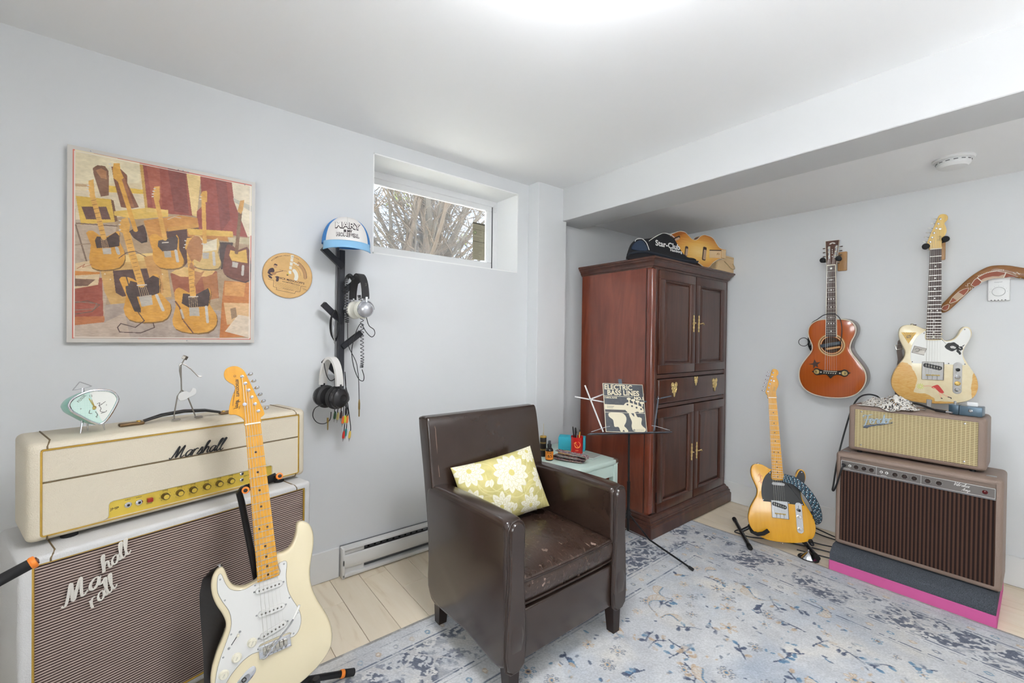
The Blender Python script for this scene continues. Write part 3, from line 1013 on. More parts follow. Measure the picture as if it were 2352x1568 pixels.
# seat cushion
def cushion(name, c, sx, sy, sz, m, par, bul=.016, n=22):
    def P(u, v, top):
        ex, ey = abs(u) ** 5, abs(v) ** 5
        x = c[0] + u * sx / 2 * (1 - .02 * abs(v) ** 3); y = c[1] + v * sy / 2 * (1 - .015 * abs(u) ** 3)
        z = c[2] + top * (sz / 2 * (1 - .22 * max(ex, ey) ** 1.2) + bul * (1 - u * u) * (1 - v * v))
        return (x, y, z)
    us = [math.sin(math.pi / 2 * (-1 + 2 * i / n)) for i in range(n + 1)]
    mb = MB()
    mb.grid([[P(u, v, 1) for u in us] for v in us]); mb.grid([[P(u, v, -1) for u in us] for v in us])
    rim = [(us[i], -1) for i in range(n)] + [(1, us[i]) for i in range(n)] + [(us[n - i], 1) for i in range(n)] + [(-1, us[n - i]) for i in range(n)]
    R_ = []
    for t in range(5):
        k = math.sin(math.pi * t / 4) * .008
        R_.append([tuple(np.array(P(u, v, -1)) * (1 - t / 4) + np.array(P(u, v, 1)) * (t / 4) + np.array((u * k, v * k, 0))) for (u, v) in rim])
    mb.rings(R_, False, False)
    o = obj(name, mb, m, par, ang=60)
    for top in (.82, -.95):
        obj('piping', MB().tube([tuple(np.array(P(u, v, top)) + np.array((u * .004, v * .004, 0))) for (u, v) in rim[::2]], .0038, 6, closed=True), M_PIPE, o)
    return o
cushion('seat_cushion', (.315, 0, .345), .43, 2 * (CW - .078), .105, M_SEAT, ch)
obj('back_seam', MB().tube([(-.045 - .03 * 0, -CW + .028, .834), (-.006, -CW + .030, .82), (.010, -CW + .034, .79), (.03, -CW + .036, .66), (.045, -CW + .036, .60)], .0016, 6), mat('leather_seam', (110, 84, 70), .5), bk)

# ---- cushion on the chair
def pillow():
    Wd, Hd = .40, .27
    cv = Cv(Wd, Hd, 330, (204, 192, 124))
    g = np.random.default_rng(3)
    n = vnoise((cv.ny, cv.nx), (9, 12), 21)[..., None]
    cv.a += (n - .5) * np.array([36, 32, 30])
    # leafy swirls
    for i in range(26):
        x, y, a = g.uniform(0, Wd), g.uniform(0, Hd), g.uniform(0, 6.28)
        pts = []
        for k in range(14):
            pts.append((x, y)); x += .011 * math.cos(a); y += .011 * math.sin(a); a += .16
        cv.line(pts, .004, (224, 216, 158), .6)
    white = (238, 233, 214)
    def petal(cx, cy, r, a, w):
        tip = (cx + r * math.cos(a), cy + r * math.sin(a))
        sd = (-math.sin(a) * w, math.cos(a) * w)
        m1 = (cx + r * .6 * math.cos(a), cy + r * .6 * math.sin(a))
        p = smooth([(cx, cy), (m1[0] + sd[0], m1[1] + sd[1]), tip, (m1[0] - sd[0], m1[1] - sd[1])], 4)
        cv.poly(p, white, .95)
        cv.line([(cx, cy), (cx + r * .8 * math.cos(a), cy + r * .8 * math.sin(a))], .0018, (214, 203, 150), .8)
        cv.line(p + p[:1], .0016, (198, 186, 110), .6)
    def bloom(cx, cy, r, k=11):
        for ring, f in ((1.0, .22), (.72, .2), (.42, .16)):
            for i in range(k): petal(cx, cy, r * ring, 2 * math.pi * i / k + ring * 2, r * f)
        cv.ell((cx, cy), r * .16, r * .16, (214, 200, 120))
    bloom(.235, .180, .085, 13); bloom(.06, .235, .066); bloom(.150, .062, .062, 9); bloom(.385, .125, .055); bloom(.03, .11, .058); bloom(.36, .25, .055); bloom(.29, .03, .055, 9)
    for (x, y, a) in ((.10, .155, .6), (.125, .145, 1.2), (.26, .09, 2.0), (.29, .08, .4), (.20, .03, 1.0)): petal(x, y, .035, a, .011)
    u = cv.X / Wd * 2 - 1; v = cv.Y / Hd * 2 - 1
    bul = np.clip(1 - np.abs(u) ** 2.6, 0, 1) ** .55 * np.clip(1 - np.abs(v) ** 2.6, 0, 1) ** .55
    wr = (vnoise((cv.ny, cv.nx), (9, 12), 31, 3) - .5) * .012 * (1 - .3 * bul)
    pin = 1 - .05 * (1 - np.abs(v) ** 2) * np.abs(u) ** 4
    pin2 = 1 - .06 * (1 - np.abs(u) ** 2) * np.abs(v) ** 4
    X = u * Wd / 2 * pin; Y = v * Hd / 2 * pin2
    t = tag(obj('throw_pillow', painted_mesh('throw_pillow', cv, np.stack([X, Y, .058 * bul + wr * bul], -1)), painted('cotton_print', .9, .3, 900, spec=.1)), 'mustard yellow throw pillow with white flowers on the brown armchair', 'pillow')
    cb = Cv(Wd, Hd, 60, (196, 184, 110))
    u2 = cb.X / Wd * 2 - 1; v2 = cb.Y / Hd * 2 - 1
    b2 = np.clip(1 - np.abs(u2) ** 2.6, 0, 1) ** .55 * np.clip(1 - np.abs(v2) ** 2.6, 0, 1) ** .55
    obj('pillow_back', painted_mesh('pillow_back', cb, np.stack([u2 * Wd / 2 * (1 - .05 * (1 - v2 ** 2) * np.abs(u2) ** 4), v2 * Hd / 2 * (1 - .06 * (1 - u2 ** 2) * np.abs(v2) ** 4), -.045 * b2], -1)), painted('cotton_print', .9, .3, 900, spec=.1), t)
    t.matrix_world = PILLOW_M
    return t
_px = Vector((.10, .985, .10)).normalized()
_pz = Vector((.86, -.12, .42)); _pz = (_pz - _px * _pz.dot(_px)).normalized()
_py = _pz.cross(_px)
PILLOW_M = Matrix(((_px.x, _py.x, _pz.x, .70), (_px.y, _py.y, _pz.y, 1.105), (_px.z, _py.z, _pz.z, .535), (0, 0, 0, 1)))
pillow()

# ================================================================== AMPLIFIERS
def tolex(name, col, bs=420, bump=.5, rough=.55, var=.08):
    m, N, L, B = nmat(name)
    v = coords(N, L)
    c = lin(col)
    n = noise(N, L, v, 3.5, 5)
    L.new(mixc(N, L, n, tuple(x * (1 - var) for x in c[:3]) + (1,), tuple(min(1, x * (1 + var)) for x in c[:3]) + (1,)), B.inputs['Base Color'])
    vo = N.new('ShaderNodeTexVoronoi'); vo.inputs['Scale'].default_value = bs
    L.new(v, vo.inputs['Vector'])
    bumpn(N, L, B, math_n(N, L, 'ADD', vo.outputs['Distance'], noise(N, L, v, bs * .6, 2)), bump, .0012)
    B.inputs['Roughness'].default_value = rough
    return m


def stripes(name, axis, period, stops, soft=0.0, cross=None, rough=.85, jitter=.0):
    """woven cloth: bands along one local axis, optional ticks along the other"""
    m, N, L, B = nmat(name)
    tc = N.new('ShaderNodeTexCoord')
    s = N.new('ShaderNodeSeparateXYZ'); L.new(tc.outputs['Object'], s.inputs[0])
    t = math_n(N, L, 'FRACT', math_n(N, L, 'DIVIDE', s.outputs[axis], period))
    c = ramp(N, L, t, stops)
    if cross:
        ax2, per2, w, col, win = cross
        tick = math_n(N, L, 'LESS_THAN', math_n(N, L, 'FRACT', math_n(N, L, 'DIVIDE', s.outputs[ax2], per2)), w)
        inside = math_n(N, L, 'MULTIPLY', math_n(N, L, 'GREATER_THAN', t, win[0]), math_n(N, L, 'LESS_THAN', t, win[1]))
        c = mixc(N, L, math_n(N, L, 'MULTIPLY', tick, inside), c, col)
    n = noise(N, L, tc.outputs['Object'], 900, 2)
    c = mixc(N, L, math_n(N, L, 'MULTIPLY', n, .35), c, (40, 30, 28), 'MULTIPLY')
    L.new(c, B.inputs['Base Color'])
    B.inputs['Roughness'].default_value = rough
    B.inputs['Specular IOR Level'].default_value = .2
    bumpn(N, L, B, math_n(N, L, 'SINE', math_n(N, L, 'MULTIPLY', t, 6.2832)), .3, .001)
    return m


def shell(name, w, h, d, iw, ih, rec, r, m, par, zc, front=.012, lip=.010, ri=.004):
    """a cabinet with a recessed front: local x width, -y front (y=0), z up"""
    def R_(w_, h_, r_, y_): return [(p[0], y_, zc + p[1]) for p in rrect(w_, h_, r_, 5)]
    mb = MB().rings([R_(w - .02, h - .02, r, d), R_(w - .006, h - .006, r, d - .003), R_(w, h, r, d - .010), R_(w, h, r, front), R_(w - lip * .4, h - lip * .4, r * .95, front * .45), R_(w - lip * 1.3, h - lip * 1.3, r * .8, front * .10), R_(w - lip * 2.4, h - lip * 2.4, r * .6, 0), R_(iw, ih, ri, 0), R_(iw, ih, ri, rec)])
    return obj(name, mb, m, par, ang=40)


def rect_tube(x0, x1, z0, z1, y, r, rc=.006):
    pts = [(p[0], y, p[1]) for p in rrect(x1 - x0, z1 - z0, rc, 4, ((x0 + x1) / 2, (z0 + z1) / 2))]
    return MB().tube(pts, r, 6, closed=True)


M_CREAM = tolex('cream_leatherette', (214, 203, 182), 330, .45, .5, .05)
M_CREAMW = tolex('white_leatherette', (206, 204, 202), 330, .35, .5, .04)
M_GOLD = mat('gold_piping', (196, 158, 70), .35, .5, var=.2, vs=40)
M_GOLDPL = mat('gold_plate', (226, 196, 84), .32, .55, var=.10, vs=30)
M_BLACK = mat('black_plastic', (26, 26, 28), .35, var=.1)
M_RUBBER = mat('black_rubber', (22, 22, 24), .75, var=.1)
M_CHROME = mat('chrome', (215, 216, 220), .12, 1.0, var=.03)
M_STEEL = mat('brushed_steel', (168, 168, 170), .35, 1.0, var=.08, vs=40)
M_KNOB = mat('dark_gold_knob', (112, 96, 60), .3, .7, var=.2)
M_SEAM = mat('seam_brown', (112, 92, 62), .7)

# ---- white speaker cabinet
RZC = math.radians(106.4)
cab = thing('speaker_cabinet', 'white speaker cabinet with brown striped grille under the cream amp head', 'speaker cabinet', (.481, .0745, 0), RZC)
ZC = (.072 + .612) / 2
shell('cabinet', .742, .540, .300, .694, .500, .012, .012, M_CREAMW, cab, ZC, lip=.009)
obj('grille_cloth', MB().box((0, .009, ZC), (.692, .004, .498)), stripes('grille_cloth_brown_stripe', 2, .0072, [(0, (52, 36, 34)), (.30, (62, 44, 42)), (.42, (182, 160, 150)), (.9, (196, 176, 166)), (1, (70, 52, 48))]), cab)
obj('piping', rect_tube(-.345, .345, ZC - .249, ZC + .249, .004, .0034, .01), M_GOLD, cab)
for s in (-1, 1):
    obj('seam', MB().tube([(s * .305, .20, .6125), (s * .305, .02, .6125), (s * .310, .004, .609), (s * .315, -.0008, .600), (s * .315, -.0008, .592)], .0018, 6), M_SEAM, cab)
for (x, y) in ((-.31, .05), (.31, .05), (-.31, .25), (.31, .25)):
    c_ = obj('caster', MB().lathe([(.028, -.010), (.030, -.006), (.030, .006), (.028, .010)], (x, y, .030), (1, 0, 0), 20), M_RUBBER, cab)
    obj('caster_fork', MB().rbox((x, y, .058), (.034, .03, .028), .004, 2), M_STEEL, c_)
M_LOGOW = mat('white_logo', (216, 210, 200), .35, var=.04)
script('logo_lettering', 'Ma', .050, .0036, M_LOGOW, cab, fr((-.256, -.003, .477), (.93, 0, .36), (-.36, 0, .93)))
script('logo_lettering', 'hall', .040, .0028, M_LOGOW, cab, fr((-.190, -.003, .536), (.87, 0, .50), (-.50, 0, .87)))
script('logo_lettering', 'rall', .040, .0028, M_LOGOW, cab, fr((-.215, -.003, .452), (.82, 0, .58), (-.58, 0, .82)))

# ---- cream amplifier head
RZH = math.radians(105.5)
hd = thing('amplifier_head', 'cream amplifier head with gold control panel on the white speaker cabinet', 'amplifier', (.422, .071, .612), RZH)
HZ = (.622 + .882) / 2 - .612
hz = lambda z: z - .612
shell('cabinet', .727, .258, .205, .676, .224, .012, .016, M_CREAM, hd, HZ + .001, front=.02, lip=.014)
upz0, upz1, midz = hz(.778), hz(.861), hz(.7765)
lowpan = [(-.337, hz(.638)), (-.222, hz(.638)), (-.208, hz(.644)), (-.2055, hz(.650)), (-.2055, hz(.680)), (-.203, hz(.686)), (-.196, hz(.6885)), (.235, hz(.6885)), (.240, hz(.684)), (.240, hz(.650)), (.246, hz(.640)), (.255, hz(.638)), (.337, hz(.638)), (.337, hz(.7755)), (-.337, hz(.7755))]
def face(pts, y0, y1):
    return MB().prism(pts, [(0, y0), (0, y1 + .002), (.002, y1)]).xf(Matrix(((1, 0, 0, 0), (0, 0, 1, 0), (0, 1, 0, 0), (0, 0, 0, 1))))
obj('upper_panel', face(rrect(.672, .083, .003, 3, (0, (upz0 + upz1) / 2)), .012, .002), M_CREAM, hd)
obj('lower_panel', face(lowpan, .012, .002), M_CREAM, hd)
obj('piping', rect_tube(-.337, .337, hz(.638), hz(.862), .0015, .0028, .006), M_GOLD, hd)
obj('panel_seam', MB().cyl((-.337, .003, midz), (.337, .003, midz), .0016, n=6), M_SEAM, hd)
gp = obj('control_plate', MB().box((.017, .010, hz(.664)), (.448, .004, .048)), M_GOLDPL, hd)
for i, x in enumerate((-.164, -.139)):
    j = obj('jack', MB().lathe([(.0085, 0), (.0085, .004), (.006, .0065), (.0035, .0068), (.0035, .002)], (x, .008, hz(.667)), (0, -1, 0), 16), M_CHROME, gp)
    obj('jack_hole', MB().cyl((x, .004, hz(.667)), (x, .0008, hz(.667)), .0034), M_BLACK, j)
for x, z in ((.1391, .682), (.1391, .661)):
    j = obj('jack', MB().lathe([(.0065, 0), (.0065, .003), (.0045, .005), (.0028, .0052)], (x, .008, hz(z)), (0, -1, 0), 16), M_CHROME, gp)
    obj('jack_hole', MB().cyl((x, .004, hz(z)), (x, .0022, hz(z)), .0028), M_BLACK, j)
obj('power_switch', MB().rbox((-.114, .004, hz(.667)), (.014, .012, .012), .002, 2), mat('red_switch', (152, 34, 26), .3, var=.05), gp)
for x in (-.0761, -.0395, -.0042, .0333, .0696, .1053):
    k = obj('knob', MB().lathe([(.0105, 0), (.010, .004), (.0095, .012), (.0085, .0135)], (x, .008, hz(.667)), (0, -1, 0), 18), M_KNOB, gp)
    obj('knob_cap', MB().lathe([(.007, 0), (.0068, .001), (0, .0012)], (x, -.0054, hz(.667)), (0, -1, 0), 16), M_GOLDPL, k)
    for q in range(8):
        a = math.radians(-50 + q * 40)
        obj('scale_mark', MB().box((x + .0145 * math.cos(a), .0078, hz(.667) + .0145 * math.sin(a)), (.0012, .0006, .0012)), M_BLACK, k)
    text('knob_word', 'TONE', .005, M_BLACK, gp, UPRIGHT(x, .0078, hz(.6845)), .0002)
text('plate_word', 'JMP', .010, M_BLACK, gp, UPRIGHT(-.193, .0078, hz(.665)), .0002, sx=1.2)
for x in (-.164, -.139): text('plate_word', 'INPUT', .0045, M_BLACK, gp, UPRIGHT(x, .0078, hz(.6815)), .0002)
text('plate_word', 'POWER', .004, M_BLACK, gp, UPRIGHT(-.114, .0078, hz(.656)), .0002)
text('plate_word', 'INPUTS', .006, M_BLACK, gp, UPRIGHT(.156, .0078, hz(.671)), .0002)
script('logo_lettering', 'Marshall', .036, .0024, M_BLACK, hd, fr((.004, -.002, hz(.781)), (1, 0, .02), (0, 0, 1)), thick=.5, slant=.42)
for s in (-1, 1):
    obj('seam', MB().tube([(s * .318, .19, HZ + .1305), (s * .318, .03, HZ + .1305), (s * .322, .010, HZ + .127), (s * .326, .002, HZ + .119), (s * .326, -.0006, HZ + .112)], .0020, 6), M_SEAM, hd)
    obj('seam', MB().tube([(s * .326, -.0006, HZ - .113), (s * .326, .003, HZ - .124), (s * .322, .02, HZ - .1300)], .0020, 6), M_SEAM, hd)
for (x, y) in ((-.28, .035), (.28, .035), (-.28, .17), (.28, .17)): obj('rubber_foot', MB().lathe([(.018, .0005), (.018, .011)], (x, y, 0), n=16), M_RUBBER, hd)
hn = obj('carry_handle', MB().tube([(-.105, .105, HZ + .140), (-.06, .105, HZ + .152), (0, .105, HZ + .157), (.06, .105, HZ + .152), (.105, .105, HZ + .140)], [.010, .012, .013, .012, .010], 10, flat=.45, up=(0, 0, 1)), M_BLACK, hd)
for s in (-1, 1):
    obj('handle_end', MB().rbox((s * .135, .105, HZ + .135), (.060, .024, .010), .004, 2), mat('worn_brass_brown', (120, 96, 66), .45, .6, var=.3, vs=60), hn)
    obj('handle_rivet', MB().lathe([(.006, 0), (.005, .003), (0, .004)], (s * .118, .105, HZ + .140), n=10), M_GOLD, hn)

# ---- brown combo, its reverb head, and the foam blocks under them
M_BROWN = tolex('brown_leatherette', (138, 118, 106), 420, .4, .5, .07)
pk = obj('foam_slab', MB().rbox((1.741, 2.87, .0275), (.572, .45, .054), .003, 1), mat('pink_foam', (202, 92, 150), .95, var=.05, bump=.3, bs=260))
tag(pk, 'bright pink foam slab on the floor below the charcoal foam', 'foam')
def foam():
    m, N, L, B = nmat('charcoal_foam')
    v = coords(N, L)
    n = noise(N, L, v, 420, 3)
    L.new(ramp(N, L, n, [(.3, (50, 53, 58)), (.6, (84, 88, 95)), (.8, (116, 122, 130))]), B.inputs['Base Color'])
    B.inputs['Roughness'].default_value = .95
    B.inputs['Specular IOR Level'].default_value = .15
    bumpn(N, L, B, n, .5, .002)
    return m
prof = [(2.648, .0555), (2.648, .088), (2.652, .094), (2.702, .1215), (3.09, .1215), (3.09, .0555)]
mb = MB().prism([(a, b) for a, b in prof], [(0, 1.458), (0, 1.462), (0, 2.020), (0, 2.024)])
mb.xf(Matrix(((0, 0, 1, 0), (1, 0, 0, 0), (0, 1, 0, 0), (0, 0, 0, 1))))
tag(obj('foam_wedge', mb, foam()), 'charcoal foam wedge on the pink foam slab under the brown amplifier', 'foam')

M_GRILLB = stripes('grille_cloth_dark_brown', 0, .0135, [(0, (38, 26, 24)), (.42, (44, 30, 27)), (.5, (66, 45, 38)), (.95, (72, 50, 42)), (1, (40, 27, 25))], cross=(2, .0052, .5, (104, 75, 60), (.5, .95)))
M_WHEAT = stripes('grille_cloth_wheat', 2, .0078, [(0, (206, 188, 142)), (.52, (216, 200, 156)), (.60, (146, 126, 92)), (.90, (140, 120, 88)), (1, (206, 188, 142))], cross=(0, .0136, .22, (214, 198, 154), (.0, 1.0)))
cb = thing('combo_amplifier', 'brown combo amplifier with dark woven grille on the charcoal foam', 'amplifier', (1.7475, 2.712, .1225))
CZ0, CZ1 = 0.004, .478
czc = (CZ0 + CZ1) / 2
shell('cabinet', .576, CZ1 - CZ0, .255, .534, .430, .012, .016, M_BROWN, cb, czc, front=.018, lip=.012)
obj('grille_cloth', MB().box((0, .007, .200), (.532, .005, .378)), M_GRILLB, cb)
obj('grille_trim', MB().rbox((0, .002, .3915), (.532, .008, .004), .001, 1), M_STEEL, cb)
M_PANEL = mat('grey_control_panel', (120, 114, 110), .3, .5, var=.05)
pn = obj('control_panel', MB().box((0, .0055, .4165), (.530, .006, .043)), M_PANEL, cb)
obj('panel_edge', rect_tube(-.264, .264, .396, .437, .002, .0011, .002), mat('panel_white_line', (220, 218, 214), .4), pn)
px = lambda u: -.266 + .532 * (u - 262) / (2145 - 262)       # along the panel
for u in (395, 832, 903):
    j = obj('jack', MB().lathe([(.0058, 0), (.0058, .003), (.0026, .0036)], (px(u), .0025, .4165), (0, -1, 0), 14), mat('white_jack', (226, 224, 218), .4), pn)
    obj('jack_hole', MB().cyl((px(u), .0005, .4165), (px(u), -.0013, .4165), .0026), M_BLACK, j)
for u in (485, 595, 700, 1010, 1130, 1250, 1410, 1540):
    k = obj('knob', MB().lathe([(.0092, 0), (.0088, .006), (.0070, .012), (.0055, .0135), (0, .014)], (px(u), .0025, .4160), (0, -1, 0), 18), mat('dark_brown_knob', (54, 42, 38), .25, var=.1), pn)
    for q in range(9):
        a = math.radians(-45 + q * 33.75)
        obj('scale_mark', MB().box((px(u) + .0122 * math.cos(a), .0022, .416 + .0122 * math.sin(a)), (.0011, .0005, .0011)), mat('panel_white_line', (220, 218, 214), .4), k)
for u in (765, 1330): obj('panel_divider', MB().box((px(u), .0022, .4165), (.0012, .0006, .039)), mat('panel_white_line', (220, 218, 214), .4), pn)
obj('pilot_light', MB().lathe([(.0088, 0), (.0085, .004), (.006, .005), (.0056, .007), (0, .010)], (px(2035), .0025, .4165), (0, -1, 0), 16), mat('pilot_jewel', (84, 24, 26), .12, var=.2), pn)
M_PTXT = mat('panel_white_line', (220, 218, 214), .4)
script('panel_lettering', 'Vibrolux', .0145, .0009, M_PTXT, pn, UPRIGHT(px(1785), .0022, .421), slant=.4, gap=1.02)
script('panel_lettering', 'Amp', .013, .0009, M_PTXT, pn, UPRIGHT(px(1835), .0022, .4035), slant=.4)
for u, w_ in ((345, 'INSTRUMENT'), (865, 'NORMAL')): text('panel_word', w_, .0055, M_PTXT, pn, UPRIGHT(px(u), .0022, .4005), .0002)
for x in (-.255, .250): obj('corner_plate', MB().rbox((x, .055, CZ1 + .0005), (.030, .020, .002), .0008, 1), M_STEEL, cb)
for (x, y) in ((-.25, .03), (.25, .03), (-.25, .22), (.25, .22)): obj('rubber_foot', MB().lathe([(.012, 0.0003), (.012, .006)], (x, y, 0), n=14), M_RUBBER, cb)

rv = thing('amplifier_head', 'small brown amplifier head with wheat grille on top of the brown combo', 'amplifier', (1.739, 2.772, .6005))
RH0, RH1 = .010, .243
shell('cabinet', .486, RH1 - RH0, .215, .434, .196, .010, .016, M_BROWN, rv, (RH0 + RH1) / 2, front=.016, lip=.012)
obj('grille_cloth', MB().box((0, .006, (RH0 + RH1) / 2), (.432, .005, .195)), M_WHEAT, rv)
for (x, z) in ((-.19, .213), (.175, .212), (-.19, .043), (.175, .042)): obj('grille_screw', MB().lathe([(.004, 0), (.0035, .002), (0, .0028)], (x, .0035, z), (0, -1, 0), 10), M_CHROME, rv)
lg = script('logo_lettering', 'Fender', .044, .0030, mat('pale_blue_logo', (176, 192, 204), .3, .3, var=.05), rv, fr((-.128, -.0005, .163), (.985, 0, .17), (-.17, 0, .985)), slant=.22, gap=.86, thick=.5)
obj('logo_tail', MB().prism([(-.182, .137), (-.176, .150), (-.075, .178), (-.068, .186), (-.069, .178), (-.158, .146), (-.164, .138)], [(0, 0), (0, .003)]).xf(Matrix(((1, 0, 0, 0), (0, 0, -1, .002), (0, 1, 0, -.004), (0, 0, 0, 1)))), mat('logo_tail_grey', (92, 100, 116), .35, .3), rv)
for (x, y) in ((-.2, .03), (.2, .03), (-.2, .18), (.2, .18)): obj('rubber_foot', MB().lathe([(.010, 0.0003), (.010, .012)], (x, y, 0), n=14), M_RUBBER, rv)

# ================================================================== GUITARS  (local mm: x right, y towards the nut, z out of the face)
def gm(rows):
    """pose matrix; local units are millimetres"""
    return Matrix(((rows[0][0], rows[0][1], rows[0][2], rows[0][3]), (rows[1][0], rows[1][1], rows[1][2], rows[1][3]), (rows[2][0], rows[2][1], rows[2][2], rows[2][3]), (0, 0, 0, 1)))
K = .001
def mm(pts): return [tuple(v * K for v in p) for p in pts]
def sc(mb): mb.v = [tuple(c * K for c in p) for p in mb.v]; return mb
FRET = lambda n, L: L * 2 ** (-n / 12)

M_NICKEL = mat('nickel', (196, 192, 182), .22, 1.0, var=.1, vs=60)
M_STRING = mat('string_steel', (200, 198, 190), .3, .9, var=.05)
M_NUT = mat('bone_nut', (232, 224, 204), .4, var=.04)
M_DOT = mat('black_dot', (34, 20, 14), .4, var=.1)
M_PEARL = mat('pearl_inlay', (228, 226, 218), .2, var=.12, vs=200)
M_MAPLE = wood('amber_maple', [(0, (190, 124, 20)), (.5, (214, 152, 36)), (1, (224, 168, 54))], (26, 3, 26), .22, 2.2, .6, coat=.6, bump=.01)
M_MAPLE2 = wood('pale_maple', [(0, (196, 150, 66)), (.5, (222, 184, 96)), (1, (234, 202, 122))], (26, 3, 26), .28, 2.2, .6, coat=.4, bump=.01)
M_ROSEW = wood('rosewood', [(0, (42, 28, 26)), (.5, (66, 46, 42)), (1, (86, 62, 56))], (60, 4, 60), .45, 3, .8, bump=.04)


def neck(par, L, endy, wn, we, m, mboard=None, depth=21, heel=None, frets=21, dots=None, dotm=None, board_over=0, bind=None):
    hw = lambda y: wn / 2 + (we - wn) / 2 * (L - y) / (L - endy)
    ys = [L + 4] + [L - (L - endy) * k / 12 for k in range(13)]
    rings = []
    for y in ys:
        w = hw(min(y, L))
        z0 = -5 if mboard else 0
        r = [(w, y, z0), (w, y, z0 - 3)]
        r += [(w * math.cos(t), y, z0 - 3 - (depth - 3) * math.sin(t)) for t in [math.pi * k / 8 for k in range(1, 8)]]
        r += [(-w, y, z0 - 3), (-w, y, z0)]
        rings.append(r)
    n = obj('neck', sc(MB().rings(rings)), m, par, ang=40)
    fb = n
    if mboard:
        fb = obj('fingerboard', sc(MB().rings([[(-hw(y), y, 0), (hw(y), y, 0), (hw(y), y, -5), (-hw(y), y, -5)] for y in ys[1:]])), mboard, par)
        if bind:
            for s in (-1, 1): obj('binding', sc(MB().rings([[(s * hw(y), y, .15), (s * (hw(y) - 2.0), y, .15), (s * (hw(y) - 2.0), y, -5), (s * (hw(y) + .3), y, -5)] for y in ys[1:]])), bind, fb)
    for k in range(1, frets + 1):
        y = FRET(k, L)
        w = hw(y)
        obj('fret', sc(MB().box((0, y, .5), (2 * w - .4, 1.9, 1.2))), M_NICKEL, fb)
    dm = {}
    for (k, x) in (dots or []):
        y = L * 2 ** (-(k - .5) / 12)
        if 'd' not in dm: dm['d'] = mesh_of('position_dot', sc(MB().lathe([(3.2, 0), (3.2, .25), (0, .3)], n=14)))
        obj('position_dot', dm['d'], dotm, fb, loc=(x * K, y * K, 0.0))
    obj('nut', sc(MB().rbox((0, L + 1.5, 1.0), (wn, 4.5, 5.0), .8, 1)), M_NUT, par)
    return fb


def strings(par, L, sp0, sp1, zb, zn, tuners=None, y0=0, gauge=(1.15, .95, .75, .55, .45, .35), zt=-4):
    for i in range(6):
        xb = (-sp0 / 2 + sp0 * i / 5); xn = (-sp1 / 2 + sp1 * i / 5)
        pts = [(xb, y0, zb), (xn, L + 2, zn)]
        if tuners: pts.append((tuners[i][0], tuners[i][1], zt))
        obj('string', sc(MB().tube(pts, gauge[i] * .62, 5)), M_STRING, par)


def tuner(par, x, y, z, dx, dy, btn, mbtn):
    """post through the face with its button out to the side (dx,dy)"""
    t = obj('tuner', sc(MB().lathe([(5.2, 0), (5.0, 1.6), (3.2, 2.2), (3.2, 7.5), (2.6, 8.2), (0, 8.4)], (x, y, z), n=14)), M_CHROME, par)
    d = Vector((dx, dy, 0)).normalized()
    a = Vector((x, y, z - 8)) + d * 10
    b = Vector((x, y, z - 8)) + d * (btn - 8)
    mb = MB().tube([a, b], 1.8, 8)
    if mbtn is None:
        c = b + d * 6
        mb.lathe([(2.5, -3), (6.5, -2.6), (7.6, 0), (6.5, 2.6), (2.5, 3)], c, Vector((d.y, -d.x, .35)), 14)
        obj('tuner_button', sc(mb), M_CHROME, t)
    else:
        obj('tuner_shaft', sc(mb), M_NICKEL, t)
        c = b + d * 6
        obj('tuner_button', sc(MB().lathe([(3, -3), (6.5, -2.6), (7.4, 0), (6.5, 2.6), (3, 3)], c, Vector((d.y, -d.x, .4)), 12)), mbtn, t)
    return t


def screw(par, x, y, z, m=None, r=2.6):
    obj('screw', sc(MB().lathe([(r, 0), (r * .85, .7), (0, 1.0)], (x, y, z), n=10)), m or M_STEEL, par)


# ------------------------------------------------------------------ white double-cutaway guitar on its stand
ST = gm([[0.0479, -0.2333, 0.9714, 0.7344], [0.9962, -0.0623, -0.0641, 0.2486], [0.0754, 0.9704, 0.2294, 0.2608]])
sg = thing('electric_guitar', 'vintage white electric guitar with amber maple neck in front of the amp stack', 'guitar', group='electric guitars', m=ST)
M_IVORY = mat('vintage_white_lacquer', (222, 208, 174), .12, var=.03, vs=5, coat=.8)
M_GUARDW = mat('white_guard_plastic', (214, 212, 208), .35, var=.02)
ST_BODY = [(-29, 190), (-42, 185.5), (-63.6, 184), (-84, 195), (-95.5, 214), (-101.5, 237), (-106, 251), (-113.5, 256.3), (-124.7, 252), (-134.5, 238), (-139, 216.8), (-138, 190), (-131, 162), (-120.6, 137), (-113.5, 114), (-112.9, 97), (-118.7, 79.5), (-127.7, 61), (-137.6, 43), (-146.5, 22), (-153, 3), (-157.5, -24), (-156, -55), (-146, -85), (-127, -110), (-98, -128), (-62, -139), (-25, -143), (12, -142), (45, -137), (82, -125), (108, -112), (131, -95.5), (147.8, -76), (155.6, -51.5), (156.2, -20), (149, 15), (135.5, 49.6), (121, 87.5), (113.8, 122), (113.6, 155), (119.5, 188), (129.8, 224), (135.5, 255.6), (134.7, 282.6), (126, 305.5), (111.4, 317), (99, 318.8), (91, 309.6), (87, 291), (78, 268), (64, 250), (46, 244), (33, 245), (20, 239), (4, 224), (-12, 206)]
r_ = 11
prf = [(.6 * r_ * (1 - math.sin(math.pi / 2 * k / 4)), -52 + r_ * (1 - math.cos(math.pi / 2 * k / 4))) for k in range(5)] + [(.6 * r_ * (1 - math.cos(math.pi / 2 * k / 4)), -8 - r_ * (1 - math.sin(math.pi / 2 * k / 4))) for k in range(5)]
bd = obj('body', sc(MB().prism(smooth(ST_BODY, 3), prf)), M_IVORY, sg, ang=50)
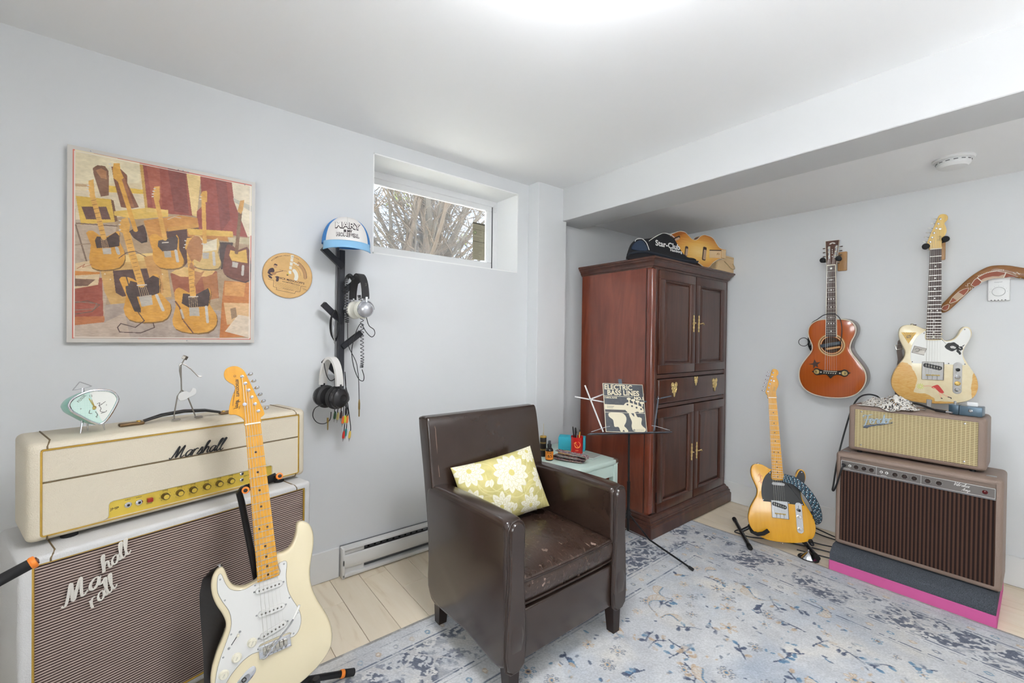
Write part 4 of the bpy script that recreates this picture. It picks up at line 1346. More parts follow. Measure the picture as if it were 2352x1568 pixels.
ST_GUARD = [(-114, 241), (-120, 238), (-124, 219), (-124, 193), (-115, 166), (-103, 138.5), (-99, 114), (-101, 92), (-109.6, 70), (-121.6, 44.6), (-132, 21.7), (-141, -4), (-146, -26), (-148, -42), (-141, -52), (-128, -48), (-114, -32), (-101.7, -20.5), (-80, -5.6), (-58.6, 1.3), (-36, 1), (-36, 17), (39.6, 17), (39.6, 3.5), (52.5, 2.3), (65.4, 13.3), (73.6, 34), (73.5, 56), (66.5, 80.5), (57, 103), (49, 128), (46, 154), (47, 181.5), (52, 208), (50, 218), (42, 219.5), (29, 215), (29, 186), (-30.5, 184.7), (-43, 182), (-59, 178.5), (-77.6, 181), (-95, 192), (-105, 211), (-110, 231)]
pg = obj('pickguard', sc(MB().prism(smooth(ST_GUARD, 3), [(0, -8), (0, -6.6), (.9, -5.8)])), M_GUARDW, sg)
obj('guard_edge', sc(MB().tube([(p[0], p[1], -6.9) for p in inset(ccw(smooth(ST_GUARD, 3)), -.2)], .45, 5, closed=True)), mat('guard_black_ply', (60, 56, 50), .5), pg)
fb = neck(sg, 648, 186, 42, 56, M_MAPLE, dots=[(3, 0), (5, 0), (7, 0), (9, 0), (12, -11), (12, 11), (15, 0), (17, 0), (19, 0), (21, 0)], dotm=M_DOT)
ST_HEAD = [(-20, 645), (-21.6, 663), (-30, 676), (-43.4, 685), (-59, 689), (-57.4, 708), (-52.4, 727), (-44, 749), (-37.5, 765), (-40, 777), (-50.5, 786.5), (-60.4, 799), (-62.8, 814.6), (-57, 829), (-42.4, 836.4), (-26, 835), (-12.5, 824), (-5, 809.6), (4, 779.5), (15, 744), (26.6, 708), (34.5, 678), (30.4, 669), (22.6, 663.5), (20.5, 645)]
hs = obj('headstock', sc(MB().prism(smooth(ST_HEAD, 3), [(.8, -18.5), (0, -17.5), (0, -5), (.8, -4)])), M_MAPLE, sg)
tun = [(-16, 801.3), (-8.9, 778.4), (-2.2, 755.6), (4.7, 732.6), (11.6, 709.7), (18.5, 686)]
for t in tun: tuner(hs, t[0], t[1], -4, 1, .25, 27, None)
obj('string_tree', sc(MB().lathe([(4.5, 0), (3, 1), (3, 6), (5.5, 6.6), (5.5, 8), (0, 8.4)], (-16.7, 712.4, -4), n=14)), M_CHROME, hs)
strings(sg, 648, 54, 35, 7.5, 2.2, tun[::-1][::-1] if False else [tun[0], tun[1], tun[2], tun[3], tun[4], tun[5]], zt=2)
M_LET = mat('black_lettering', (34, 24, 14), .4)
hx = fr((-31.5 * K, 767 * K, -3.8 * K), (0.04, 1, 0), (1, -.04, 0), (0, 0, 1))      # mirror-written, running up the head
text('head_lettering', 'STRATOCASTER', .0104, M_LET, hs, hx, .00015, bold=.0003, align='CENTER', sx=.72)
script('head_lettering', 'Fender', .0125, .0008, M_LET, hs, fr((-40 * K, 716 * K, -3.8 * K), (.22, 1, 0), (1, -.22, 0), (0, 0, 1)), slant=.25, gap=.8)
text('head_lettering', 'WITH SYNCHRONIZED TREMOLO', .0034, M_LET, hs, fr((-43 * K, 738 * K, -3.8 * K), (.2, 1, 0), (1, -.2, 0), (0, 0, 1)), .0001)
obj('head_mark', sc(MB().tube([(-35 + 3 * math.cos(a), 805 + 3 * math.sin(a), -3.9) for a in [k * .628 for k in range(10)]], .5, 5, closed=True)), M_LET, hs)
for (y0, y1, zt) in ((162, 162, 0), (97, 97, 0), (37, 47, 0)):
    a = math.atan2(y1 - y0, 51)
    pu = obj('pickup', sc(MB().prism(rrect(71, 17, 8.3, 6), [(0, 0), (0, 6), (1.2, 7.5)]).xf(Matrix.Translation((0, (y0 + y1) / 2, -6.5)) @ Matrix.Rotation(a, 4, 'Z'))), M_GUARDW, pg)
    for i in range(6):
        x = -25.5 + 51 * i / 5
        obj('pole_piece', sc(MB().lathe([(2.5, 0), (2.4, 1.2), (0, 1.4)], (x, (y0 + y1) / 2 + x * math.tan(a), 0.6), n=10)), mat('dark_steel', (96, 92, 86), .3, .9), pu)
    for s in (-1, 1): screw(pg, s * 38.2, (y0 + y1) / 2 + s * 38.2 * math.tan(a), -5.8)
for (x, y) in ((-116.3, 227), (-109.6, 168), (-102, 74), (-124.4, 24), (-42, 7.5), (-34.5, 179.6), (44.4, 211.8), (49.6, 111.5), (66.9, 61), (50.3, 9.3), (-139, -40)): screw(pg, x, y, -5.9)
M_KNOBW = mat('aged_white_knob', (222, 216, 196), .35, var=.05)
for (x, y) in ((-55.2, 31.4), (-94.2, 9.5), (-126.5, -19.4)):
    k = obj('knob', sc(MB().lathe([(12.5, 0), (12.2, 1.5), (9.8, 3.5), (9.2, 9.5), (8.6, 10.4), (0, 10.6)], (x, y, -5.8), n=26)), M_KNOBW, pg)
    text('knob_word', 'VOLUME' if x > -60 else 'TONE', .0032, mat('grey_print', (110, 108, 100), .5), k, fr((x * K, y * K, 4.8 * K), (.5, .86, 0), (-.86, .5, 0)), .0001)
    for q in range(10):
        a = q * .628
        obj('knob_number', sc(MB().box((x + 11 * math.cos(a), y + 11 * math.sin(a), -3.6), (.7, .7, .5))), mat('grey_print', (110, 108, 100), .5), k)
sw = obj('switch_slot', sc(MB().rbox((-95.5, 56, -5.7), (2.0, 26, .6), .3, 1, Matrix.Rotation(-.72, 3, 'Z'))), M_BLACK, pg)
obj('switch_tip', sc(MB().rbox((-86.5, 66.5, 1), (6, 7, 12), 2, 2, Matrix.Rotation(-.72, 3, 'Z'))), M_KNOBW, sw)
for (x, y) in ((-81.4, 71.8), (-109.9, 40.6)): screw(pg, x, y, -5.8, r=3.4)
br = obj('bridge', sc(MB().rbox((0, -3, -6.0), (83, 33, 4), 1.5, 2).rbox((0, -18, -3), (83, 3, 8), 1, 1)), M_CHROME, sg)
for i in range(6):
    x = -27 + 54 * i / 5
    s_ = obj('saddle', sc(MB().rbox((x, -3, .0), (9.6, 20, 5.0), 1.6, 2).rbox((x, 5, 3.4), (9.6, 3.5, 3), .8, 1)), M_NICKEL, br)
    obj('saddle_screw', sc(MB().cyl((x, -8, 1.5), (x, -17, 1.5), 1.3)), M_STEEL, s_)
va = obj('vibrato_arm', sc(MB().tube(smooth([(-34, -20, -4), (-33, -20, 3), (-22, -12, 14), (10, 22, 24), (48, 58, 30), (69, 92, 34)], 5, False), 2.6, 10)), M_CHROME, br)
obj('arm_tip', sc(MB().tube([(50, 61, 30.3), (58, 74, 32), (69, 93, 34.2)], [3.2, 4.2, 3.4], 10)), mat('white_tip', (230, 228, 222), .35), va)
jp = obj('jack_plate', sc(MB().prism(smooth([(-58, -30), (-52, -38), (-54, -48), (-66, -60), (-84, -72), (-98, -76), (-106, -70), (-104, -60), (-92, -48), (-74, -35)], 4), [(0, -8), (0, -6.4), (1.5, -5.6)])), M_CHROME, sg)
obj('jack_socket', sc(MB().lathe([(6.2, 0), (6.2, 2.5), (4, 3), (3.6, -1)], (-82, -54, -6), n=16)), M_BLACK, jp)
obj('jack_well', sc(MB().prism(smooth([(-70, -44), (-68, -54), (-84, -66), (-95, -64), (-92, -54), (-80, -46)], 3), [(0, -6.2), (0, -5.2), (1, -5.2)])), M_STEEL, jp)
obj('strap_button', sc(MB().lathe([(3.5, 0), (3.5, 6), (7, 8), (7.5, 10), (0, 10.5)], (-114, 255, -28), (-.15, 1, 0), 14)), M_CHROME, sg)

# black leather strap hanging from the horn behind the guitar
M_STRAP = mat('black_leather_strap', (34, 29, 28), .3, var=.2, vs=20, bump=.2, bs=120)
def ribbon(rows, th=.0025):
    """rows: (left point, right point) pairs along the strip"""
    mb = MB()
    R_ = []
    for i, (a, b) in enumerate(rows):
        a, b = Vector(a), Vector(b)
        c0 = (Vector(rows[max(i - 1, 0)][0]) + Vector(rows[max(i - 1, 0)][1])) / 2
        c1 = (Vector(rows[min(i + 1, len(rows) - 1)][0]) + Vector(rows[min(i + 1, len(rows) - 1)][1])) / 2
        n = (b - a).cross(c1 - c0)
        n = n.normalized() * th / 2 if n.length > 1e-12 else Vector((0, 0, th / 2))
        R_.append([a + n, b + n, b - n, a - n])
    return mb.rings(R_)
stm = ST
def S3(x, y, z): return tuple(stm @ Vector((x * K, y * K, z * K)))
rows = []
for (xl, xr, y, z) in ((-118, -108, 258, -34), (-138, -112, 250, -50), (-158, -116, 228, -64), (-168, -112, 190, -72), (-170, -108, 140, -76), (-170, -106, 90, -78), (-170, -108, 40, -80), (-172, -110, -10, -80), (-174, -112, -60, -82), (-176, -114, -120, -84), (-170, -112, -180, -80)):
    rows.append((S3(xl, y, z), S3(xr, y, z - 6)))
rows2 = [((a[0] + .004 * math.sin(i * 2.1), a[1], a[2]), b) for i, (a, b) in enumerate(rows)]
sp = obj('guitar_strap', ribbon(rows2, .004), M_STRAP)
tag(sp, 'black leather guitar strap hanging behind the white guitar', 'strap')

# tripod stand carrying the white guitar
def guitar_stand(label):
    t = thing('guitar_stand', label, 'guitar stand', (0, 0, 0))
    return t
M_TUBE = mat('black_steel_tube', (26, 26, 28), .3, .3, var=.1)
M_FOAMP = mat('black_foam_pad', (28, 27, 28), .85, var=.1)
M_ORANGE = mat('orange_rubber_ring', (232, 128, 40), .45, var=.08)
gs = guitar_stand('black tube guitar stand with orange tips holding the white guitar')
pb = S3(-5, -60, -110); pt = S3(-42, 392, -70)
top = S3(-46, 452, -58); el = S3(-52, 440, -66)
obj('upright', MB().tube([S3(0, -215, -110), S3(-8, -60, -112), S3(-30, 240, -92), S3(-46, 420, -74), S3(-50, 446, -62), S3(-40, 458, -46), S3(-30, 460, -34)], .0095, 12), M_TUBE, gs)
yk = obj('neck_yoke', MB().tube([S3(-36, 458, -34), S3(0, 462, -36), S3(52, 472, -34)], [.010, .011, .013], 12), M_FOAMP, gs)
for (a, b) in (((-34, 458, -34), (-36, 455, 2)), ((50, 472, -34), (56, 474, 6))):
    arm_ = obj('yoke_prong', MB().tube([S3(*a), S3(*b)], [.0085, .0075], 12), M_FOAMP, yk)
    ring = Vector(S3(*b)); d = (ring - Vector(S3(*a))).normalized()
    obj('end_ring', MB().lathe([(.0095, -.004), (.0105, 0), (.0095, .004), (.006, .005)], ring, d, 16), M_ORANGE, arm_)
    obj('end_cap', MB().lathe([(.006, 0), (.0055, .004), (0, .005)], ring + d * .002, d, 14), M_BLACK, arm_)
base = Vector(S3(0, -215, -110)); base.z = .10
for tip in ((.665, .490, .022), (1.02, .30, .022), (.50, -.10, .022)):
    l = obj('leg', MB().tube([tuple(base), tip], [.0095, .011], 12), M_TUBE, gs)
    d = (Vector(tip) - base).normalized()
    obj('foot_ring', MB().lathe([(.0125, -.006), (.0135, 0), (.0125, .006)], Vector(tip) - d * .03, d, 16), M_ORANGE, l)
    obj('foot', MB().tube([tuple(Vector(tip) - d * .02), tuple(Vector(tip) + d * .012)], [.0125, .012], 12), M_RUBBER, l)
for s in (-1, 1):
    cr_ = obj('cradle_arm', MB().tube([tuple(base), S3(s * 60, -190, -90), S3(s * 92, -160, -40), S3(s * 95, -150, 10), S3(s * 94, -128, 16)], .010, 12), M_FOAMP, gs)

# the tip of a second stand coming in from the left edge
g2 = guitar_stand('black padded arm of a second guitar stand at the left edge by the white cabinet')
t0, t1 = Vector((.77, -.226, .671)), Vector((.80, -.34, .625))
pad = obj('padded_arm', MB().tube([tuple(t1 + (t1 - t0) * 1.1), tuple(t1), tuple(t0)], [.012, .012, .0115], 14), M_FOAMP, g2)
d = (t0 - t1).normalized()
obj('end_ring', MB().lathe([(.0115, -.004), (.0135, .0), (.0125, .006), (.0085, .007)], t0, d, 20), M_ORANGE, pad)
obj('end_cap', MB().lathe([(.0085, 0), (.0075, .007), (0, .009)], t0 + d * .002, d, 16), mat('dark_red_brown', (74, 40, 32), .25), pad)
q0 = t1 + (t1 - t0) * 1.1
obj('stand_pole', MB().tube([tuple(q0), (.84, -.50, .55), (.86, -.52, .30), (.86, -.53, .04)], .011, 12), M_TUBE, g2)
for tip in ((1.08, -.40, .019), (.62, -.44, .019), (.86, -.75, .019)): obj('leg', MB().tube([(.86, -.53, .14), tip], .010, 10), M_TUBE, g2)

# ------------------------------------------------------------------ single-cutaway guitars
TE_BODY = [(-27, 236), (-41, 241), (-57, 250.8), (-74, 259), (-90.5, 261), (-109.6, 259), (-124, 249.6), (-132, 230), (-132.8, 200.7), (-125, 171), (-112.4, 139), (-106.7, 113), (-111.5, 84), (-125.5, 57), (-144.5, 20), (-156, -17), (-159.3, -50), (-152.6, -83), (-132, -114), (-105, -134), (-72, -144.6), (-32, -148.6), (14, -148), (58.6, -143.5), (102, -134), (133.7, -119.5), (154, -95), (163, -63), (163.5, -33), (156.6, 0), (141, 35), (124, 68), (110.4, 101), (109, 126), (116, 150), (128, 178), (136, 202), (137, 224), (131, 242), (120, 249.6), (107.7, 246.6), (97, 230), (88, 205), (74, 186.6), (57, 178.7), (41.6, 180), (31, 194), (29, 202), (29, 220), (-27, 220)]
TE_GUARD = [(-29, 226), (-40.6, 220), (-59, 201), (-75, 169), (-83.6, 133), (-86, 101), (-84, 75), (-79, 61), (-77, 58), (-46, 58), (40.5, 58), (72, 57.5), (116, 57), (118, 60), (110.8, 83), (106, 107), (107.6, 135), (118, 160), (130, 187), (133.6, 217.6), (127, 238), (118, 244), (110, 241), (100.6, 226), (89, 202), (74.4, 183), (55, 175), (39.4, 177), (29.5, 186), (29.5, 182), (-28.5, 182)]
TE_HEAD = [(-20, 645), (-24, 662.5), (-32.4, 680.7), (-30, 693), (-17.4, 736.7), (-4.6, 775), (7, 814), (13.6, 822), (23.5, 823.5), (33.5, 819.6), (40, 811.6), (42, 800.6), (39.6, 790), (32, 780.6), (30, 773), (33.5, 762), (37.6, 747.5), (38, 732), (34, 717), (28, 704), (22.7, 689), (21.5, 666), (21.5, 645)]
TE_TUN = [(-20.5, 687), (-14, 709.7), (-7.2, 732), (.5, 754), (7.2, 776.7), (14, 799.6)]
def tele(name, label, pose, mbody, mguard, mneck, mboard, dotm, mctl, btn, rough_edge=3.0):
    t = thing(name, label, 'guitar', group='electric guitars', m=pose)
    r_ = rough_edge
    pr = [(r_, -52), (r_ * .3, -52 + r_ * .3), (0, -52 + r_), (0, -7 - r_), (r_ * .3, -7 - r_ * .3), (r_, -7)]
    body = obj('body', sc(MB().prism(smooth(TE_BODY, 3), pr)), mbody, t, ang=50)
    g_ = obj('pickguard', sc(MB().prism(smooth(TE_GUARD, 3), [(0, -7), (0, -5.8), (.7, -5.2)])), mguard, t)
    neck(t, 648, 186, 42, 56, mneck, mboard, dots=[(3, 0), (5, 0), (7, 0), (9, 0), (12, -11), (12, 11), (15, 0), (17, 0), (19, 0), (21, 0)], dotm=dotm)
    h_ = obj('headstock', sc(MB().prism(smooth(TE_HEAD, 3), [(.8, -18.5), (0, -17.5), (0, -5), (.8, -4)])), mneck, t)
    for q in TE_TUN: tuner(h_, q[0], q[1], -4, -1, .25, 26, btn)
    obj('string_tree', sc(MB().lathe([(4, 0), (3, 1), (3, 4), (5, 4.6), (5, 6), (0, 6.4)], (14.4, 749.3, -4), n=12)), M_NICKEL, h_)
    script('head_lettering', 'Fender', .0125, .0006, mat('gold_decal', (150, 120, 60), .4), h_, fr((18 * K, 700 * K, -3.8 * K), (.12, 1, 0), (-1, .12, 0)), slant=.25, gap=.8)
    strings(t, 648, 54, 35, 6, 2.0, TE_TUN, zt=2)
    b_ = obj('bridge_plate', sc(MB().rbox((0, 22, -5), (80, 92, 3), 1.2, 1)), M_STEEL if mctl is None else mctl, t)
    for s in (-1, 1): obj('bridge_rim', sc(MB().rbox((s * 40.5, 22, -2.5), (2, 92, 8), .8, 1)), M_NICKEL, b_)
    obj('bridge_rim', sc(MB().rbox((0, -23.5, -2.5), (82, 2, 8), .8, 1)), M_NICKEL, b_)
    obj('bridge_rim', sc(MB().rbox((0, 68, -3.5), (82, 2, 5), .8, 1)), M_NICKEL, b_)
    pu = obj('bridge_pickup', sc(MB().prism(rrect(72, 22, 10, 5), [(0, 0), (0, 3), (1, 4)]).xf(Matrix.Translation((-1, 44, -3.6)) @ Matrix.Rotation(-.26, 4, 'Z'))), M_BLACK, b_)
    for i in range(6):
        x = -25.5 + 51 * i / 5
        obj('pole_piece', sc(MB().lathe([(2.4, 0), (2.2, 1.0), (0, 1.2)], (x, 44 - x * .266, .4), n=10)), M_NICKEL, pu)
    for i in range(3):
        s_ = obj('saddle', sc(MB().cyl((-26 + 18 * i, 0, 2.2), (-26 + 18 * i + 16, 0, 2.2), 3.4)), mat('brass_saddle', (186, 160, 96), .3, .9), b_)
        obj('saddle_screw', sc(MB().cyl((-18 + 18 * i, -3, 1.5), (-18 + 18 * i, -22, 1.5), 1.4)), M_STEEL, s_)
    c_ = obj('control_plate', sc(MB().prism(rrect(32, 160, 15.6, 6, (91, -10)), [(0, -7), (0, -5.4), (.8, -4.8)])), M_CHROME if mctl is None else mctl, t)
    return t, body, g_, b_, c_

M_BUTTER = wood('butterscotch_lacquer', [(0, (200, 138, 20)), (.5, (218, 158, 34)), (1, (226, 170, 50))], (40, 3, 40), .25, 2.2, .5, coat=.3, bump=0)
TP = gm([[0.8764, -0.1511, 0.4492, 1.2212], [0.4722, 0.2012, -0.854, 2.6708], [0.0387, 0.9678, 0.2477, 0.2053]])
bt, body, gd, brg, ctl = tele('electric_guitar', 'butterscotch electric guitar with black guard on a floor stand by the armoire', TP, M_BUTTER, mat('black_guard', (24, 23, 24), .3, var=.05, coat=.2), M_MAPLE, None, M_DOT, None, None)
for (x, y) in ((-36, 217), (-78, 66), (46, 63), (109, 62), (120, 234)): screw(gd, x, y, -5.2, M_CHROME)
obj('neck_pickup', sc(MB().prism(rrect(66, 17, 8.4, 5, (0, 160)), [(0, -5.2), (0, 1.5), (1.8, 3)])), M_CHROME, gd)
for y in (-4, -68):
    obj('knob', sc(MB().lathe([(9.6, 0), (9.6, 13), (8.2, 15), (0, 15.6)], (91, y, -4.8), n=22)), M_CHROME, ctl)
sw = obj('switch_slot', sc(MB().box((90, 42, -4.7), (2, 24, .5))), M_BLACK, ctl)
obj('switch_tip', sc(MB().lathe([(3, 0), (3.5, 6), (7.5, 12), (7.5, 17), (5, 19), (0, 19.5)], (90, 33, -4.6), (0, -.2, 1), 14)), M_BLACK, sw)
for y in (66, -86): screw(ctl, 90, y, -4.8)
obj('strap_button', sc(MB().lathe([(3.5, 0), (3.5, 5), (6.5, 7), (7, 9), (0, 9.5)], (-92, 260, -29), (0, 1, 0), 14)), M_CHROME, bt)
obj('strap_button', sc(MB().lathe([(3.5, 0), (3.5, 5), (6.5, 7), (7, 9), (0, 9.5)], (5, -148, -29), (0, -1, 0), 14)), M_CHROME, bt)
M_INK = mat('red_ink', (206, 84, 30), .5)
for st_ in ([(-106, 190), (-100, 205), (-96, 178), (-90, 200), (-84, 190)], [(-100, 176), (-92, 168), (-88, 182), (-82, 170)], [(-104, 160), (-98, 166), (-92, 156), (-86, 164), (-80, 172)], [(-96, 212), (-92, 150)]):
    obj('signature_stroke', sc(MB().tube([(p[0] + 8, p[1], -6.9) for p in smooth(st_, 3, False)], .7, 5)), M_INK, body)

def blonde_body():
    m, N, L, B = nmat('worn_blonde_lacquer')
    v = coords(N, L)
    n = noise(N, L, v, 30, 5, .6, .3)
    cream = ramp(N, L, n, [(.2, (226, 208, 166)), (.6, (236, 222, 186)), (1, (240, 230, 200))])
    bare = ramp(N, L, noise(N, L, coords(N, L, (14, 50, 14)), 2.2, 6, .6, 1.2), [(0, (190, 132, 56)), (.40, (216, 164, 88)), (.7, (228, 190, 122)), (1, (238, 214, 162))])
    s = N.new('ShaderNodeSeparateXYZ'); L.new(v, s.inputs[0])
    def blob(cx, cy, rx, ry):
        dx = math_n(N, L, 'DIVIDE', math_n(N, L, 'SUBTRACT', s.outputs[0], cx), rx)
        dy = math_n(N, L, 'DIVIDE', math_n(N, L, 'SUBTRACT', s.outputs[1], cy), ry)
        return math_n(N, L, 'ADD', math_n(N, L, 'MULTIPLY', dx, dx), math_n(N, L, 'MULTIPLY', dy, dy))
    e = blob(-.118, -.036, .058, .096)
    e = math_n(N, L, 'MINIMUM', e, blob(-.075, -.135, .085, .040))
    e = math_n(N, L, 'MINIMUM', e, blob(.165, -.05, .024, .105))
    e = math_n(N, L, 'MINIMUM', e, blob(.06, -.153, .10, .020))
    e = math_n(N, L, 'ADD', e, math_n(N, L, 'MULTIPLY', math_n(N, L, 'SUBTRACT', noise(N, L, v, 22, 5, .6), .5), .9))
    k = N.new('ShaderNodeMapRange'); k.inputs[1].default_value = 1.06; k.inputs[2].default_value = .98
    L.new(e, k.inputs[0])
    # edge band of bare wood
    L.new(mixc(N, L, k.outputs[0], cream, bare), B.inputs['Base Color'])
    B.inputs['Roughness'].default_value = .25
    B.inputs['Coat Weight'].default_value = .35
    return m
BP = gm([[0.9703, 0.0058, 0.2418, 1.7716], [0.2419, -0.0306, -0.9698, 3.0857], [0.0017, 0.9995, -0.0311, 1.0042]])
bl, body, gd, brg, ctl = tele('electric_guitar', 'worn cream electric guitar with stickers hanging on the wall', BP, blonde_body(), mat('white_guard_plain', (232, 231, 226), .35, var=.02), M_MAPLE2, M_ROSEW, M_PEARL, mat('aged_steel', (158, 156, 154), .4, .85, var=.08, vs=40), mat('pale_tuner', (226, 226, 220), .3))
for (x, y) in ((-36, 217), (-78, 66), (58, 63), (116, 62), (112, 236)): screw(gd, x, y, -5.2, mat('dark_steel', (96, 92, 86), .3, .9))
for y in (-4, -68):
    obj('knob', sc(MB().lathe([(10.5, 0), (10.5, 9), (9, 11), (0, 11.5)], (91, y, -4.8), n=22)), M_CHROME, ctl)
star = obj('star_badge', sc(MB().lathe([(11.5, 0), (11.5, 1.6), (10, 2.4), (0, 2.4)], (91.5, -37, -4.8), n=24)), mat('gold_badge', (176, 146, 84), .4, .7), ctl)
sp_ = [(91.5 + (9 if k % 2 == 0 else 4) * math.sin(k * math.pi / 5), -37 + (9 if k % 2 == 0 else 4) * math.cos(k * math.pi / 5)) for k in range(10)]
obj('star', sc(MB().prism(sp_, [(0, -2.5), (0, -1.8)])), mat('gold_star', (214, 186, 112), .35, .6), star)
obj('switch_tip', sc(MB().lathe([(3, 0), (3.5, 5), (8, 10), (8, 14), (5, 16), (0, 16.5)], (90, 33, -4.6), (0, 0, 1), 14)), M_BLACK, ctl)
for y in (66, 52, 16, 6, -84): screw(ctl, 90, y, -4.8)
# stickers
cvs = Cv(60, 60, 90, (214, 168, 60))
for k in range(16):
    a = k * math.pi / 8
    cvs.line([(30 + 9 * math.cos(a), 38 + 9 * math.sin(a)), (30 + 40 * math.cos(a), 38 + 40 * math.sin(a))], 1.3, (96, 70, 22))
cvs.ell((30, 38), 9, 7, (60, 44, 20), 1, .6); cvs.ell((30, 38), 6.5, 4.2, (222, 184, 84), 1, .6); cvs.line([(26, 34), (34, 42)], 2, (60, 44, 20))
X_, Y_ = cvs.X, cvs.Y
msk = (Y_ > 60 - 2 * X_ * 1.0) if False else ((Y_ >= 2 * np.abs(X_ - 30) - .01))
o = flat_print('triangle_sticker', cvs, painted('sticker', .4), gd, mask=msk, size=.0605, ox=-.0942, oy=.1908, z=-.0066)
cvs = Cv(50, 38, 110, (176, 168, 158))
cvs.rect(0, 0, 50, 1.5, (60, 52, 48)); cvs.rect(0, 36.5, 50, 38, (60, 52, 48)); cvs.rect(0, 0, 1.5, 38, (60, 52, 48)); cvs.rect(48.5, 0, 50, 38, (60, 52, 48))
cvs.poly(smooth([(2, 4), (24, 6), (28, 16), (44, 24), (48, 18), (48, 4)], 3), (208, 202, 192)); cvs.line(smooth([(8, 20), (16, 28), (26, 24), (22, 14), (14, 12)], 4, False), 2.2, (84, 76, 70)); cvs.line([(24, 24), (34, 27)], 2, (100, 92, 84))
o = flat_print('photo_sticker', cvs, painted('sticker', .4), gd, size=.050)
o.matrix_local = Matrix.Translation((-.053, .126, -.0049)) @ Matrix.Rotation(-.28, 4, 'Z')
M_STKB = mat('black_sticker', (36, 36, 38), .5)
afro = [(68 + (24 + 2.2 * math.sin(k * 7.3)) * math.cos(k * .2244) , 149 + (22 + 2.2 * math.cos(k * 5.1)) * math.sin(k * .2244)) for k in range(28)]
st_ = obj('portrait_sticker', sc(MB().prism(afro, [(0, -5.2), (0, -4.9)])), M_STKB, gd, label='black portrait sticker of a head with round curly hair')
M_STKW = mat('white_sticker', (226, 225, 221), .5)
obj('sticker_face', sc(MB().prism(smooth([(62, 149), (67, 152.5), (75, 151.5), (82, 146), (80, 140), (71, 139.5), (64, 143)], 3), [(0, -4.9), (0, -4.6)])), M_STKW, st_)
for pts in ([(65, 148), (68.5, 149), (71, 147.5)], [(74, 147), (77, 147.5), (79, 145.5)], [(69, 142), (73, 141.5), (77, 142.5)]):
    obj('sticker_line', sc(MB().tube([(p[0], p[1], -4.6) for p in pts], .9, 5)), M_STKB, st_)
obj('sticker_shoulder', sc(MB().prism(smooth([(86, 152), (98, 150), (110, 158), (114, 160), (106, 146), (108, 136), (98, 128), (102, 114), (96, 108), (92, 116), (84, 126), (88, 138)], 2), [(0, -5.2), (0, -4.9)])), M_STKB, st_)
for pts in ([(92, 146), (100, 140)], [(94, 132), (100, 124)], [(102, 152), (108, 150)]):
    obj('sticker_line', sc(MB().tube([(p[0], p[1], -4.8) for p in pts], 1.6, 5)), M_STKW, st_)
fig = obj('figure_decal', sc(MB().prism(smooth([(-2, -62), (12, -52), (22, -50), (33, -66), (44, -86), (36, -92), (26, -86), (16, -74), (4, -70)], 3), [(0, -6.9), (0, -6.6)])), mat('red_decal', (196, 48, 42), .4, var=.1), body, label='small red painted figure decal')
M_SKIN = mat('peach_decal', (226, 186, 152), .4, var=.06)
for pts, w in (([(-34, -62), (-16, -57), (0, -60)], 3), ([(26, -88), (32, -104), (34, -116)], 3), ([(34, -92), (52, -104), (68, -110)], 3), ([(2, -64), (14, -72)], 3.5)):
    obj('decal_limb', sc(MB().tube([(p[0], p[1], -6.9) for p in smooth(pts, 3, False)], w, 6, flat=.12, up=(0, 0, 1))), M_SKIN, fig)
for pts in ([(33, -116), (39, -119)], [(58, -108), (70, -112), (71, -117)]): obj('decal_shoe', sc(MB().tube([(p[0], p[1], -6.7) for p in pts], 2.2, 6, flat=.2, up=(0, 0, 1))), M_STKB, fig)
for k in range(12):
    a = k * .5236
    obj('decal_ray', sc(MB().tube([(-44 + 4 * math.cos(a), -62 + 4 * math.sin(a), -6.8), (-44 + 16 * math.cos(a), -62 + 16 * math.sin(a), -6.8)], 1.2, 5, flat=.2, up=(0, 0, 1))), mat('yellow_green_ink', (208, 214, 96), .5), fig)
obj('strap_button', sc(MB().lathe([(3.5, 0), (3.5, 5), (6.5, 7), (7, 9), (0, 9.5)], (-80, 258, -29), (0, 1, 0), 14)), M_NICKEL, bl)
# brown strap behind the cream guitar
bp3 = lambda x, y, z: tuple(BP @ Vector((x * K, y * K, z * K)))
rows = [(bp3(-84, 262, -44), bp3(-60, 262, -44)), (bp3(-100, 240, -62), bp3(-76, 236, -62)), (bp3(-132, 170, -66), bp3(-110, 166, -66)), (bp3(-136, 120, -64), bp3(-114, 118, -64)), (bp3(-130, 70, -66), bp3(-106, 66, -66)), (bp3(-138, 0, -68), bp3(-112, 0, -68)), (bp3(-140, -90, -64), bp3(-114, -94, -66)), (bp3(-138, -150, -54), bp3(-116, -152, -58)), (bp3(-136, -190, -50), bp3(-118, -190, -52))]
so = tag(obj('guitar_strap', ribbon(rows, .003), mat('brown_strap', (92, 78, 70), .6, var=.2, vs=40)), 'brown leather guitar strap behind the cream guitar on the wall', 'strap')
obj('strap_buckle', MB().tube([bp3(-142, 150, -58), bp3(-118, 158, -58), bp3(-112, 132, -58), bp3(-138, 126, -58)], .0025, 8, closed=True), M_NICKEL, so)

